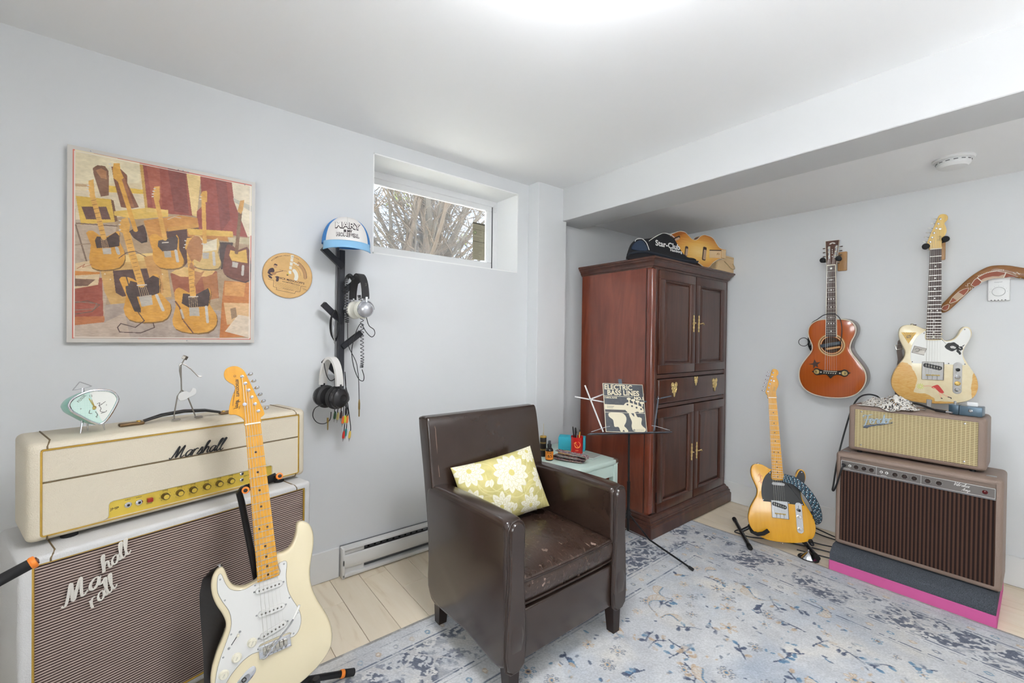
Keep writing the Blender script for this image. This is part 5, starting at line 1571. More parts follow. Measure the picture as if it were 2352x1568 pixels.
# ------------------------------------------------------------------ acoustic parlour guitar
AP = gm([[1.0, -0.0007, 0.0044, 1.3414], [0.0043, -0.0586, -0.9983, 3.0657], [0.0009, 0.9983, -0.0586, 0.9911]])
ag = thing('acoustic_guitar', 'small orange-brown acoustic guitar with white edge binding hanging on the wall', 'guitar', m=AP)
AC_BODY = [(-31, 314), (-53, 312.6), (-77, 306), (-100, 289), (-115, 264), (-119.5, 232), (-114, 200), (-103.5, 172), (-97.5, 147), (-103, 118), (-121, 89), (-145, 52), (-163, 14), (-168.5, -26), (-164.5, -66), (-149, -103), (-124, -129), (-85, -147), (-40, -155), (2, -156), (46, -152), (91, -139), (125, -116), (148.5, -83), (161.5, -48), (163.5, -14), (157, 18), (141, 50), (120, 82), (101, 111), (92, 134.7), (91, 155), (98, 185), (111, 215), (117, 245), (113.5, 272), (98, 295), (74, 308), (49, 313), (27, 314)]
ol = ccw(smooth(AC_BODY, 3))
M_TOP = wood('orange_spruce', [(0, (150, 66, 18)), (.5, (172, 82, 26)), (1, (188, 98, 36))], (120, 2, 120), .22, 2, .4, coat=.6, bump=.01)
M_SIDE = mat('grey_brown_side', (112, 98, 88), .3, var=.1, coat=.4)
bd = obj('body', sc(MB().rings([[(p[0], p[1], z) for p in q] for q, z in ((inset(ol, 3), -98), (ol, -95), (ol, -7), (inset(ol, 1), -6))], True, False)), M_SIDE, ag, ang=50)
# top plate with the sound hole cut out: ring of quads outline -> hole
HC, HR = (0, 160), 47
n_ = len(ol)
hole = []
for p in ol:
    a = math.atan2(p[1] - HC[1], p[0] - HC[0]); hole.append((HC[0] + HR * math.cos(a), HC[1] + HR * math.sin(a)))
mid1 = [(hole[i][0] + (ol[i][0] - hole[i][0]) * .33, hole[i][1] + (ol[i][1] - hole[i][1]) * .33) for i in range(n_)]
top = obj('soundboard', sc(MB().rings([[(p[0], p[1], -6) for p in inset(ol, 3)], [(p[0], p[1], -5.4) for p in inset(ol, 4)], [(p[0], p[1], -5) for p in mid1], [(p[0], p[1], -5) for p in hole], [(p[0], p[1], -9) for p in hole]], False, False)), M_TOP, ag)
obj('binding', sc(MB().rings([[(p[0], p[1], z) for p in q] for q, z in ((inset(ol, -.4), -10), (inset(ol, -.4), -5.2), (inset(ol, .4), -4.6), (inset(ol, 4.2), -4.6), (inset(ol, 4.2), -6))], False, False)), mat('ivory_binding', (222, 212, 190), .35), ag)
# rope purfling: small dark and light blocks round the edge
pur = inset(ol, 6.2)
mbp = MB()
acc = 0
for i in range(len(pur)):
    a, b = Vector(pur[i]), Vector(pur[(i + 1) % len(pur)])
    L_ = (b - a).length
    k = int(max(1, round(L_ / 4.2)))
    ang_ = math.atan2(b.y - a.y, b.x - a.x)
    for j in range(k):
        c = a.lerp(b, (j + .5) / k)
        mbp.box((c.x, c.y, -4.9), (2.0, 2.6, .5), Matrix.Rotation(ang_ + .5, 3, 'Z'))
o = obj('rope_purfling', sc(mbp), mat('dark_purfling', (96, 62, 34), .4), top, ang=None); o['kind'] = 'stuff'
obj('interior', sc(MB().lathe([(60, -30), (60, -29)], (HC[0], HC[1], 0), n=24)), mat('dark_inside', (70, 44, 26), .8), ag)
M_ROS = mat('rosette_cream', (222, 200, 150), .4)
for r0, m_ in ((52, M_ROS), (57, mat('rosette_dark', (120, 84, 44), .4)), (62, M_ROS), (66, mat('rosette_gold', (176, 136, 74), .4))):
    obj('rosette_ring', sc(MB().tube([(HC[0] + r0 * math.cos(a), HC[1] + r0 * math.sin(a), -5) for a in [k * math.pi / 32 for k in range(64)]], 1.5 if r0 != 57 else 2.6, 6, closed=True, flat=.35, up=(0, 0, 1))), m_, top)
neck(ag, 628, 208, 44, 56, wood('dark_mahogany', [(0, (62, 34, 22)), (1, (96, 54, 36))], (40, 4, 40), .35), M_ROSEW, depth=22, frets=18, bind=mat('ivory_binding', (222, 212, 190), .35))
fbx = [(1, [(0, 'star')]), (3, [(-8, 'b'), (8, 'b'), (0, 'd')]), (5, [(-11, 'b'), (0, 'd'), (11, 'b')]), (7, [(-12, 'd'), (0, 'd'), (12, 'd')]), (9, [(-14, 'b'), (0, 'd'), (14, 'b')]), (12, [(-14, 'b'), (-4, 'd'), (4, 'd'), (14, 'b')]), (14, [(-13, 'd'), (0, 'd'), (13, 'd')]), (17, [(0, 'd')])]
for fno, marks in fbx:
    y = 628 * 2 ** (-(fno - .5) / 12)
    for x, kd in marks:
        if kd == 'star': p_ = [(x + (9 if k % 2 == 0 else 3.4) * math.sin(k * math.pi / 5), y + (9 if k % 2 == 0 else 3.4) * math.cos(k * math.pi / 5)) for k in range(10)]
        elif kd == 'd': p_ = [(x + 3.2, y), (x, y + 4.2), (x - 3.2, y), (x, y - 4.2)]
        else: p_ = rrect(5, 3, 1.2, 2, (x, y))
        obj('inlay', sc(MB().prism(p_, [(0, 0), (0, .3)])), M_PEARL, ag)
AHx = [(-23, 630), (-24.3, 647), (-28, 772), (38, 770), (27.5, 669), (23.5, 630)]
M_HEADV = wood('walnut_veneer', [(0, (50, 28, 18)), (.5, (80, 46, 30)), (1, (104, 62, 40))], (30, 6, 30), .3, 3, .8, coat=.3)
# slotted head: rails and bridges around two slots
hs = obj('headstock', sc(MB().prism([(-28, 772), (38, 770), (34.5, 742), (-26.8, 742)], [(0, -20), (0, -4)]).prism([(-26.8, 742), (-19, 742), (-16, 666), (-24.6, 666)], [(0, -20), (0, -4)]).prism([(-5.5, 742), (18, 742), (13, 668), (-5.5, 668)], [(0, -20), (0, -4)]).prism([(31, 742), (34.5, 742), (27.5, 669), (24, 669)], [(0, -20), (0, -4)]).prism([(-24.6, 668), (27.5, 669), (23.5, 628), (-22.5, 628)], [(0, -20), (0, -4)])), M_HEADV, ag)
for pts in ([(-23, 630), (-24.3, 647), (-28, 772)], [(38, 770), (27.5, 669), (23.5, 630)]):
    obj('head_binding', sc(MB().tube([(p[0], p[1], -5) for p in pts], 1.3, 6)), mat('ivory_binding', (222, 212, 190), .35), hs)
obj('head_binding', sc(MB().tube([(-28, 772, -5), (38, 770, -5)], 1.0, 6)), mat('ivory_binding', (222, 212, 190), .35), hs)
for s, xs in ((-1, (-12, -12, -12)), (1, (24, 22, 20))):
    for i, y in enumerate((732, 708, 684)):
        r = obj('string_roller', sc(MB().cyl((xs[i] - 9, y, -11), (xs[i] + 9, y, -11), 3.4)), M_NUT, hs)
        x0 = -26 if s < 0 else 30 + (y - 684) * .09
        obj('tuner_shaft', sc(MB().cyl((x0, y, -12), (x0 + s * 8, y, -12), 1.8)), M_NICKEL, r)
        obj('tuner_button', sc(MB().lathe([(3, -3), (6, -2.4), (7, 0), (6, 2.4), (3, 3)], (x0 + s * 12, y, -12), (0, 1, .2), 12)), mat('brown_tuner_button', (74, 54, 40), .3), r)
for k in range(7):
    a = math.pi * (k + .5) / 7
    obj('fan_inlay', sc(MB().prism(smooth([(5 + 4 * math.cos(a), 751 + 3 * math.sin(a)), (5 + 13 * math.cos(a) - 2.2 * math.sin(a), 751 + 9 * math.sin(a) + 2 * math.cos(a)), (5 + 16 * math.cos(a), 751 + 11 * math.sin(a)), (5 + 13 * math.cos(a) + 2.2 * math.sin(a), 751 + 9 * math.sin(a) - 2 * math.cos(a))], 2), [(0, -4), (0, -3.7)])), M_PEARL, hs)
for y in (719, 708, 698, 680): obj('inlay', sc(MB().prism([(7, y), (4.5, y + 4), (2, y), (4.5, y - 4)], [(0, -4), (0, -3.7)])), M_PEARL, hs)
tl = [(-15, 684), (-13, 708), (-10, 732), (18, 732), (17, 708), (15, 684)]
strings(ag, 628, 56, 36, 6, 2, tl, y0=2, zt=-8)
bro = smooth([(-97, -4), (-88, 3), (-84, 14), (-70, 18), (-56, 12), (-42, 9), (-20, 8), (14, 9), (36, 10), (50, 13), (64, 19), (78, 14), (83, 4), (92, 0), (83, -6), (76, -18), (62, -24), (48, -18), (34, -15), (20, -17), (8, -26), (-3, -39), (-12, -27), (-24, -18), (-42, -18), (-56, -22), (-72, -24), (-84, -18), (-88, -10)], 3)
bg = obj('bridge', sc(MB().prism(bro, [(0, -5), (0, 0), (1.5, 1.5)])), mat('ebony', (34, 27, 24), .35, var=.15), ag)
obj('saddle', sc(MB().rbox((-4, 3.5, 3), (68, 3, 5), 1, 1)), M_NUT, bg)
for i in range(6): obj('bridge_pin', sc(MB().lathe([(3, 0), (2.8, 2), (0, 3)], (-34 + 56 * i / 5, -7, 1.5), n=10)), M_NUT, bg)
for x in (-50, 43): obj('pearl_dot', sc(MB().lathe([(4, 0), (4, .4), (0, .5)], (x, -4, 1.5), n=12)), M_PEARL, bg)
for cx in (-72, 65):
    fan = obj('shell_inlay', sc(MB().lathe([(14, 0), (14, .4), (0, .5)], (cx, -3, 1.5), n=18)), mat('shell_gold', (190, 166, 106), .3, .2, var=.3, vs=300), bg)
    for k in range(5):
        a = math.pi * (k - 2) / 5 + (0 if cx > 0 else math.pi)
        obj('shell_rib', sc(MB().tube([(cx - 8 * math.cos(a) * 0, -3, 2), (cx + 13 * math.cos(a), -3 + 13 * math.sin(a), 2)], .8, 5)), mat('ebony', (34, 27, 24), .35, var=.15), fan)
sr = [(-118, 39.6), (-92, 47), (-84, 72), (-75, 52), (-53, 57), (-69, 40), (-66, 22), (-80, 31), (-90, 13), (-92, 37)]
obj('star_sticker', sc(MB().prism(sr, [(0, -5.2), (0, -4.9)])), mat('dark_brown_star', (56, 30, 18), .5), top)
obj('end_pin', sc(MB().lathe([(4, 0), (4, 5), (6, 7), (0, 9)], (2, -155, -50), (0, -1, 0), 12)), M_NUT, ag)
# clip-on pickup across the sound hole with its lead
pk_ = thing('soundhole_pickup', 'black pickup clipped into the sound hole of the acoustic guitar', 'pickup', m=AP)
obj('pickup_bar', sc(MB().rbox((-3, 163, -3), (104, 20, 11), 5, 3, Matrix.Rotation(.22, 3, 'Z'))), mat('slate_plastic', (62, 72, 82), .4), pk_)
obj('clamp_wood', sc(MB().rbox((8, 142, -12), (70, 12, 10), 2, 1, Matrix.Rotation(.22, 3, 'Z'))), mat('pale_clamp_wood', (188, 140, 92), .5), pk_)
ap3 = lambda x, y, z: tuple(AP @ Vector((x * K, y * K, z * K)))
M_CABLE = mat('black_cable', (24, 24, 26), .45, var=.1)
obj('pickup_lead', MB().tube(smooth([Vector(ap3(*p)) for p in ((44, 170, 2), (48, 182, 8), (54, 220, 14), (54, 270, 12), (46, 310, 8), (32, 332, 6), (18, 342, 7), (0, 345, 8), (-20, 342, 7), (-40, 335, 4), (-70, 314, -10), (-104, 292, -30), (-124, 250, -60), (-126, 220, -70))], 5, False), .0022, 7).xf(AP.inverted()), M_CABLE, pk_)
coil = []
for k in range(90):
    a = k * 2 * math.pi / 15
    coil.append(ap3(-128 + 9 * math.cos(a) + k * .12, 178 + 34 * math.sin(a) - k * .30, -62 + 8 * math.sin(k * .7)))
obj('coiled_lead', MB().tube(coil, .0021, 6).xf(AP.inverted()), M_CABLE, pk_)
obj('lead_loop', MB().tube([ap3(-160 + 26 * math.cos(a), 172 + 26 * math.sin(a), -66 + 4 * math.cos(2 * a)) for a in [k * math.pi / 16 for k in range(32)]], .0019, 6, closed=True).xf(AP.inverted()), M_CABLE, pk_)

# ------------------------------------------------------------------ wall hangers
def hanger(label, P3, xl, xr, yc, plate_x, plate_y, tiltl=0):
    t = thing('guitar_hanger', label, 'wall hanger', (0, 0, 0), group='guitar hangers on the back wall')
    wp = Vector(P3(plate_x, plate_y, -20))
    obj('wall_plate', MB().rbox((wp.x, YB - .011, wp.z), (.045, .020, .115), .004, 2), wood('oak_plate', [(0, (150, 108, 64)), (1, (196, 152, 100))], (20, 20, 3), .4), t)
    root_ = Vector(P3((xl + xr) / 2, yc + 0, -34)); root_.y = YB - .02
    cx_ = Vector(P3((xl + xr) / 2, yc, -26))
    st = obj('stem', MB().tube([(root_.x, YB - .012, cx_.z), tuple(cx_)], .006, 10), M_STEEL, t)
    for x, yy in ((xl, yc + tiltl), (xr, yc - tiltl)):
        a = Vector(P3(x * .95, yy, -30)); b = Vector(P3(x, yy + 2, 6))
        yk = obj('yoke_arm', MB().tube([tuple(cx_), tuple(a), tuple(Vector(P3(x, yy, -12))), tuple(b)], [.006, .011, .0125, .011], 12), M_RUBBER, t)
        obj('yoke_tip', MB().lathe([(.006, -.012), (.0135, -.006), (.0155, .001), (.0125, .007), (0, .010)], b, (b - a).normalized(), 16), M_RUBBER, yk)
hanger('black padded guitar hanger holding the acoustic guitar head', ap3, -40, 37, 661, 14, 668)
hanger('black padded guitar hanger holding the cream guitar head', bp3, -38, 34, 678, 4, 664, -14)

# ------------------------------------------------------------------ A-frame stand under the butterscotch guitar
tp3 = lambda x, y, z: tuple(TP @ Vector((x * K, y * K, z * K)))
fs = guitar_stand('low black A-frame guitar stand under the butterscotch guitar')
pv = Vector(tp3(0, -20, -150))
obj('pivot', MB().tube([tuple(pv + Vector((-.03, 0, 0))), tuple(pv + Vector((.03, 0, 0)))], .014, 12), M_RUBBER, fs)
Lf0, Lf1 = Vector((.905, 2.83, .028)), Vector((1.125, 2.525, .020))
Rf0, Rf1 = Vector((1.27, 2.86, .03)), Vector((1.392, 2.702, .018))
for a, b in ((Lf0, Lf1), (Rf0, Rf1)):
    ft = obj('foot_bar', MB().tube([tuple(a), tuple(b)], .011, 12), M_TUBE, fs)
    for e, d in ((a, (a - b).normalized()), (b, (b - a).normalized())):
        obj('end_sleeve', MB().tube([tuple(e - d * .03), tuple(e + d * .004)], .0128, 12), M_RUBBER, ft)
mL, mR = Lf0.lerp(Lf1, .45), Rf0.lerp(Rf1, .40)
obj('frame_leg', MB().tube([tuple(pv), tuple(mL)], .010, 10), M_TUBE, fs)
obj('frame_leg', MB().tube([tuple(pv), tuple(mR)], .010, 10), M_TUBE, fs)
for pts in (((-100, -40, -120), (-150, -92, -62), (-142, -116, -30), (-118, -122, 4), (-92, -112, 22), (-66, -92, 26)), ((70, -40, -120), (128, -104, -66), (140, -134, -30), (138, -136, 4), (130, -116, 14))):
    obj('cradle_arm', MB().tube([tuple(pv)] + [tp3(*p) for p in pts], .0105, 12), M_FOAMP, fs)

# patterned cloth strap over the butterscotch guitar's lower horn
def cloth_strap():
    path = [(28, 196, 4), (46, 192, 12), (74, 184, 22), (104, 160, 30), (134, 122, 30), (158, 78, 22), (172, 34, 8), (176, -2, -10), (170, -14, -22), (162, -6, -30), (158, 30, -34)]
    P = [Vector(tp3(*p)) for p in path]
    P = [Vector(p) for p in smooth(P, 6, False)]
    cv = Cv(len(P) * .01, .05, 220, (24, 40, 56))
    # woven chequer: rows of pale and teal flecks
    k = 0
    for i in range(int(cv.w / .0115)):
        for j in range(5):
            c = [(206, 222, 226), (58, 128, 150), (24, 40, 56)][(i + j * 2) % 3]
            x0 = i * .0115 + (j % 2) * .005
            cv.ell((x0, .006 + j * .0095), .0036, .0030, c)
    Wd = .046
    Pn = np.zeros((cv.ny, cv.nx, 3))
    nrm = Vector((TP[0][2], TP[1][2], TP[2][2]))
    for a in range(cv.nx):
        f_ = a / (cv.nx - 1) * (len(P) - 1)
        i0 = min(int(f_), len(P) - 2)
        p = P[i0].lerp(P[i0 + 1], f_ - i0)
        t_ = (P[i0 + 1] - P[i0]).normalized()
        sd = t_.cross(nrm).normalized()
        sd = (sd + nrm * .35 * math.sin(a / cv.nx * 2)).normalized()
        for b in range(cv.ny):
            q = p + sd * (b / (cv.ny - 1) - .5) * Wd
            Pn[b, a] = q
    o = obj('guitar_strap', painted_mesh('guitar_strap', cv, Pn), painted('woven_strap', .9, .3, 900))
    s = o.modifiers.new('thick', 'SOLIDIFY'); s.thickness = .003
    tag(o, 'dark blue woven strap with white flecks over the butterscotch guitar', 'strap')
cloth_strap()

# ================================================================== THINGS ON THE WALLS
POSTER = [((232,214,176),0,[19,667,191,664,207,500,19,463]),((236,224,190),0,[20,665,187,663,188,590,21,550]),((240,196,72),0,[101,562,199,568,201,553,101,538]),((226,210,180),0,[21,527,207,549,207,480,21,417]),((196,160,120),0,[19,550,67,554,67,547,19,540]),((190,170,150),0,[19,426,126,426,86,11,17,10]),((150,64,50),0,[187,663,333,666,347,499,273,493,207,502]),((124,50,42),0,[268,667,321,665,334,504,289,506]),((170,84,62),0,[206,663,244,662,253,519,226,504]),((206,160,76),0,[187,663,196,663,211,503,203,502]),((236,206,140),0,[325,661,371,662,359,498,344,501]),((150,60,48),0,[369,661,474,660,483,582,526,496,532,444,480,444,357,440,359,520,376,544]),((126,48,42),0,[419,660,455,661,470,508,438,448]),((238,226,200),0,[474,660,545,661,546,455,532,444,483,582]),((200,196,180),0,[479,598,545,578,545,553,483,582]),((122,80,56),0,[63,614,75,627,94,629,104,613,105,527,84,518,65,594]),((176,120,78),0,[71,607,84,619,98,611,99,583,84,584]),((126,74,48),0,[111,631,129,636,153,611,154,582,186,501,166,492,137,491,117,587]),((160,98,60),0,[126,623,147,599,173,500,155,497,126,594]),((226,184,72),0,[21,507,110,514,121,435,34,410]),((94,60,54),0,[35,473,98,485,110,442,47,431]),((120,80,50),0,[110,514,117,511,128,441,121,435]),((230,190,90),0,[119,473,214,505,271,507,271,482,177,455,119,458]),((236,200,110),0,[207,502,269,507,271,497,207,487]),((206,140,60),0,[199,454,309,494,361,494,364,468,269,441,266,339,223,353]),((76,44,40),0,[265,425,364,462,371,384,318,294,269,390]),((210,150,66),0,[269,441,364,473,366,457,269,425]),((196,130,54),0,[328,441,479,455,480,416,330,415]),((224,180,80),0,[328,447,479,460,480,438,334,423]),((60,40,40),0,[430,409,480,414,471,305,439,299]),((200,186,150),0,[461,433,541,443,541,414,466,414]),((214,168,96),0,[78,304,246,342,266,316,282,177,113,131,94,183]),((236,204,130),0,[78,304,246,342,264,320,88,279]),((80,52,48),0,[116,259,246,285,258,200,142,167,124,180]),((206,150,80),0,[200,320,246,336,258,190,231,178]),((158,84,52),0,[278,266,369,305,426,289,433,182,295,147,290,188]),((230,190,120),0,[280,269,310,295,421,292,404,266,310,256]),((176,110,60),0,[378,258,426,284,431,182,391,168]),((160,72,54),0,[18,232,88,230,92,92,19,89]),((190,110,60),0,[19,89,94,94,96,73,19,59]),((226,200,160),0,[21,274,64,291,82,248,78,205,20,186]),((120,84,66),0,[20,221,71,223,51,198,20,195]),((212,132,50),0,[20,248,82,250,82,243,20,232]),((196,116,50),0,[451,254,542,254,544,26,436,19,444,177]),((214,150,80),0,[453,251,526,253,519,193,451,194]),((222,180,130),0,[449,164,543,167,543,88,461,74]),((230,212,190),0,[500,117,543,110,544,20,454,46]),((150,120,90),0,[472,140,491,147,496,108,477,97]),((176,160,150),0,[96,135,286,167,440,128,436,16,93,13]),((196,176,160),0,[19,59,96,73,149,109,164,14,19,13]),((120,96,80),10,[21,408,48,286]),((110,84,70),10,[23,413,126,421]),((150,124,100),7,[21,338,64,349]),((122,86,28),0,[49,380,66,390,83,376,102,374,129,398,136,394,134,365,147,333,150,299,136,268,94,254,63,260,57,297,61,340]),((222,158,52),0,[47,384,64,394,81,380,100,379,126,402,134,398,132,369,145,337,148,304,134,273,92,258,61,265,55,301,59,344]),((58,36,30),0,[74,375,102,377,123,399,132,388,134,350,112,342,74,334,69,360]),((232,176,84),34,[62,518,76,455,92,373]),((232,176,84),0,[53,567,65,575,67,542,69,522,58,517,52,539]),((190,184,176),0,[88,336,111,340,112,318,91,315]),((206,202,196),22,[126,342,131,323]),((38,25,24),0,[161,403,179,421,202,434,209,406,210,376,194,369,172,385]),((70,46,44),0,[159,407,177,425,199,439,207,410,207,381,192,373,170,390]),((226,166,60),30,[129,605,155,504,177,415]),((226,166,60),0,[117,645,133,649,135,625,144,599,129,581,116,592,114,620]),((122,86,28),0,[218,392,236,405,254,395,284,397,300,413,306,390,306,359,321,320,317,293,288,280,248,281,229,309,229,344]),((222,158,52),0,[216,397,234,410,251,400,281,402,297,417,304,395,304,364,318,325,314,298,286,285,246,285,227,313,226,348]),((70,56,56),0,[242,386,269,398,294,414,301,403,298,358,254,347,240,365]),((226,170,80),32,[235,541,247,478,261,396]),((226,170,80),0,[229,587,245,592,246,548,244,537,229,537,226,559]),((190,184,176),0,[258,349,279,352,281,328,261,325]),((206,202,196),22,[294,355,300,315]),((122,103,66),0,[347,412,371,421,390,400,414,404,430,420,437,394,430,360,442,324,433,298,402,290,363,293,342,322,350,365]),((222,188,120),0,[345,417,368,426,388,405,412,409,427,425,434,399,428,365,439,329,430,303,399,295,360,298,339,327,347,370]),((238,228,200),0,[372,416,394,404,425,422,425,376,377,361,360,367]),((226,170,76),32,[380,561,382,492,385,402]),((226,170,76),0,[376,602,391,608,392,563,376,557,369,580]),((190,184,176),0,[377,359,399,362,398,337,379,335]),((206,202,196),22,[414,364,417,315]),((60,29,22),0,[462,397,483,395,501,381,525,395,540,386,543,263,502,256,460,271,447,297,453,347]),((110,54,40),0,[459,402,480,400,499,386,522,400,537,391,540,268,499,261,457,276,445,302,450,352]),((226,180,84),0,[471,382,499,378,527,393,532,335,476,339,467,360]),((120,84,54),30,[505,548,499,469,492,374]),((212,156,76),0,[504,592,519,598,514,555,507,537,495,546]),((190,184,176),0,[478,336,499,333,495,311,477,314]),((206,202,196),22,[516,321,514,285]),((122,86,28),0,[136,225,151,236,173,230,191,215,210,219,229,251,245,252,251,220,251,185,281,146,279,105,257,78,203,71,162,80,147,118,155,168]),((222,158,52),0,[133,229,148,240,170,235,189,220,208,224,227,256,242,257,248,225,248,189,278,151,277,110,255,83,201,76,160,85,145,123,152,172]),((56,34,30),0,[163,227,193,220,227,253,245,245,246,189,227,178,178,169,156,197]),((230,172,78),50,[153,397,170,316,194,215]),((230,172,78),0,[139,448,155,458,162,432,159,402,148,393,135,403,132,427]),((190,184,176),0,[187,170,223,180,227,143,195,133]),((206,202,196),22,[238,179,257,124]),((122,86,28),0,[293,188,307,209,330,196,359,185,387,205,402,217,409,191,403,153,427,111,427,68,399,37,339,34,297,49,287,84,297,136]),((222,158,52),0,[290,193,304,214,327,201,357,190,384,210,400,222,406,196,400,158,424,116,425,73,396,43,336,39,295,54,285,89,295,141]),((52,32,30),0,[317,192,357,190,397,220,404,196,398,147,336,138,313,153]),((230,172,78),46,[337,358,343,275,348,187]),((230,172,78),0,[328,409,347,415,351,371,335,358,322,367,325,393]),((190,184,176),0,[336,138,367,141,370,106,338,105]),((206,202,196),22,[391,144,396,83]),((180,120,70),0,[326,362,351,423,377,406,377,353,369,320,352,329,335,295,373,279,386,291,361,235,352,224,352,297]),((220,210,200),10,[183,212,208,216]),((220,210,200),10,[335,180,363,183]),((220,210,200),10,[254,380,271,384]),((220,210,200),10,[375,393,392,395]),((200,170,130),3,[185,209,193,170]),((200,170,130),3,[336,178,338,139]),((190,150,110),3,[85,369,89,336]),((200,170,130),3,[191,210,199,171]),((200,170,130),3,[342,178,344,139]),((190,150,110),3,[88,370,93,337]),((200,170,130),3,[196,210,205,171]),((200,170,130),3,[348,179,350,139]),((190,150,110),3,[91,370,97,338]),((200,170,130),3,[201,211,211,172]),((200,170,130),3,[354,179,357,140]),((190,150,110),3,[95,371,101,338]),((200,170,130),3,[206,211,217,172]),((200,170,130),3,[360,179,363,140]),((190,150,110),3,[98,371,105,339]),((150,100,40),4,[151,373,163,378]),((150,100,40),4,[154,360,166,364]),((150,100,40),4,[157,346,169,351]),((150,100,40),4,[160,333,172,337]),((150,100,40),4,[163,319,175,324]),((150,100,40),4,[166,306,178,310]),((150,100,40),4,[169,292,181,297]),((150,100,40),4,[172,279,184,283]),((150,100,40),4,[175,265,187,269]),((150,100,40),4,[178,252,190,256]),((150,100,40),4,[181,238,193,242]),((150,100,40),4,[184,224,196,228]),((150,100,40),4,[331,338,344,342]),((150,100,40),4,[332,323,345,327]),((150,100,40),4,[333,308,346,312]),((150,100,40),4,[334,292,347,297]),((150,100,40),4,[335,277,348,282]),((150,100,40),4,[336,262,349,267]),((150,100,40),4,[337,247,350,252]),((150,100,40),4,[338,232,351,237]),((150,100,40),4,[339,217,352,221]),((150,100,40),4,[340,202,353,206]),((150,100,40),4,[60,499,71,504]),((150,100,40),4,[63,484,74,489]),((150,100,40),4,[66,470,77,475]),((150,100,40),4,[69,455,80,460]),((150,100,40),4,[72,441,83,445]),((150,100,40),4,[75,426,86,431]),((150,100,40),4,[78,411,89,416]),((150,100,40),4,[81,397,92,401]),((150,100,40),4,[84,382,95,386]),((58,40,36),0,[150,206,170,213,193,126,193,111,175,115,152,182]),((60,42,38),8,[152,241,160,207]),((70,46,44),7,[186,111,203,81,178,56,138,69,129,55,135,38,193,36,232,57,228,75]),((110,64,44),12,[294,159,307,137,317,91]),((200,190,180),16,[311,127,319,96]),((110,64,44),10,[319,86,349,39]),((100,84,76),6,[20,137,51,146,82,134,62,109,20,98]),((130,110,100),6,[20,112,68,119,75,138,20,142]),((90,64,50),6,[132,306,152,328,177,337,206,321]),((200,190,180),5,[269,471,289,485,309,484]),((180,90,60),4,[25,256,44,274,38,262,61,274]),((230,220,210),3,[25,223,51,231]),((240,230,200),8,[109,227,110,226]),((240,230,200),8,[95,245,96,244]),((240,230,200),8,[254,261,255,260]),((220,216,210),9,[229,579,232,580]),((220,216,210),9,[226,569,229,569]),((220,216,210),9,[224,558,227,559]),((220,216,210),9,[223,548,226,549]),((220,216,210),9,[369,580,373,580]),((220,216,210),9,[368,569,372,570]),((220,216,210),9,[50,550,53,551]),((220,216,210),9,[49,541,52,541]),((220,216,210),9,[49,531,51,532]),((220,216,210),9,[133,442,136,442]),((220,216,210),9,[132,427,135,428]),((220,216,210),9,[133,408,136,409]),((220,216,210),9,[322,398,325,398]),((220,216,210),9,[321,382,325,383]),((220,216,210),9,[105,639,108,640]),((220,216,210),9,[106,628,109,628]),((220,216,210),9,[318,371,321,372])]
def poster():
    Wd, Hd = 558, 680
    t = thing('wall_poster', 'large poster of yellow guitars and amplifiers mounted on a board on the wall', 'poster', (.004, -.272, 1.134))
    obj('board', MB().rbox((.009, Wd * K / 2, Hd * K / 2), (.018, Wd * K, Hd * K), .0015, 1), mat('white_board', (210, 206, 200), .6), t)
    cv = Cv(Wd, Hd, 640, (228, 222, 214))
    cv.rect(13, 13, Wd - 13, Hd - 13, (206, 104, 84)); cv.rect(17, 17, Wd - 17, Hd - 17, (238, 226, 214)); cv.rect(20, 20, Wd - 20, Hd - 20, (176, 150, 120))
    for c, w, p in POSTER:
        pts = [(p[i], p[i + 1]) for i in range(0, len(p), 2)]
        if w == 0: cv.poly(smooth(pts, 2) if len(pts) > 9 else pts, c)
        else: cv.line(pts, w * .42, c)
    # old colour print: warm cast, grain, slight fading
    inn = (cv.X > 20) & (cv.X < Wd - 20) & (cv.Y > 20) & (cv.Y < Hd - 20)
    n = vnoise((cv.ny, cv.nx), (22, 18), 41)[..., None]; n2 = vnoise((cv.ny, cv.nx), (150, 60), 42, 2)[..., None]
    cv.a = np.where(inn[..., None], cv.a * .88 + np.array([18, 13, 8]) + (n - .5) * 34 + (n2 - .5) * 22, cv.a)
    out = ~((cv.X > 20) & (cv.X < Wd - 20) & (cv.Y > 20) & (cv.Y < Hd - 20)) & (cv.X > 17) & (cv.X < Wd - 17) & (cv.Y > 17) & (cv.Y < Hd - 17)
    cv.a[out] = (238, 226, 214)
    cv.a[(cv.X < 13) | (cv.X > Wd - 13) | (cv.Y < 13) | (cv.Y > Hd - 13)] = (208, 202, 194)
    o = flat_print('print', cv, painted('printed_board', .45), t, centred=False, size=Wd * K)
    o.matrix_local = fr((.0183, 0, 0), (0, 1, 0), (0, 0, 1))
    for y, z in ((.058, .672), (.30, .668), (.315, .668), (.33, .667), (.52, .662), (.33, .008)): obj('tack', MB().lathe([(.0025, 0), (.002, .002), (0, .003)], (.018, y, z), (1, 0, 0), 8), M_STEEL, t)
poster()

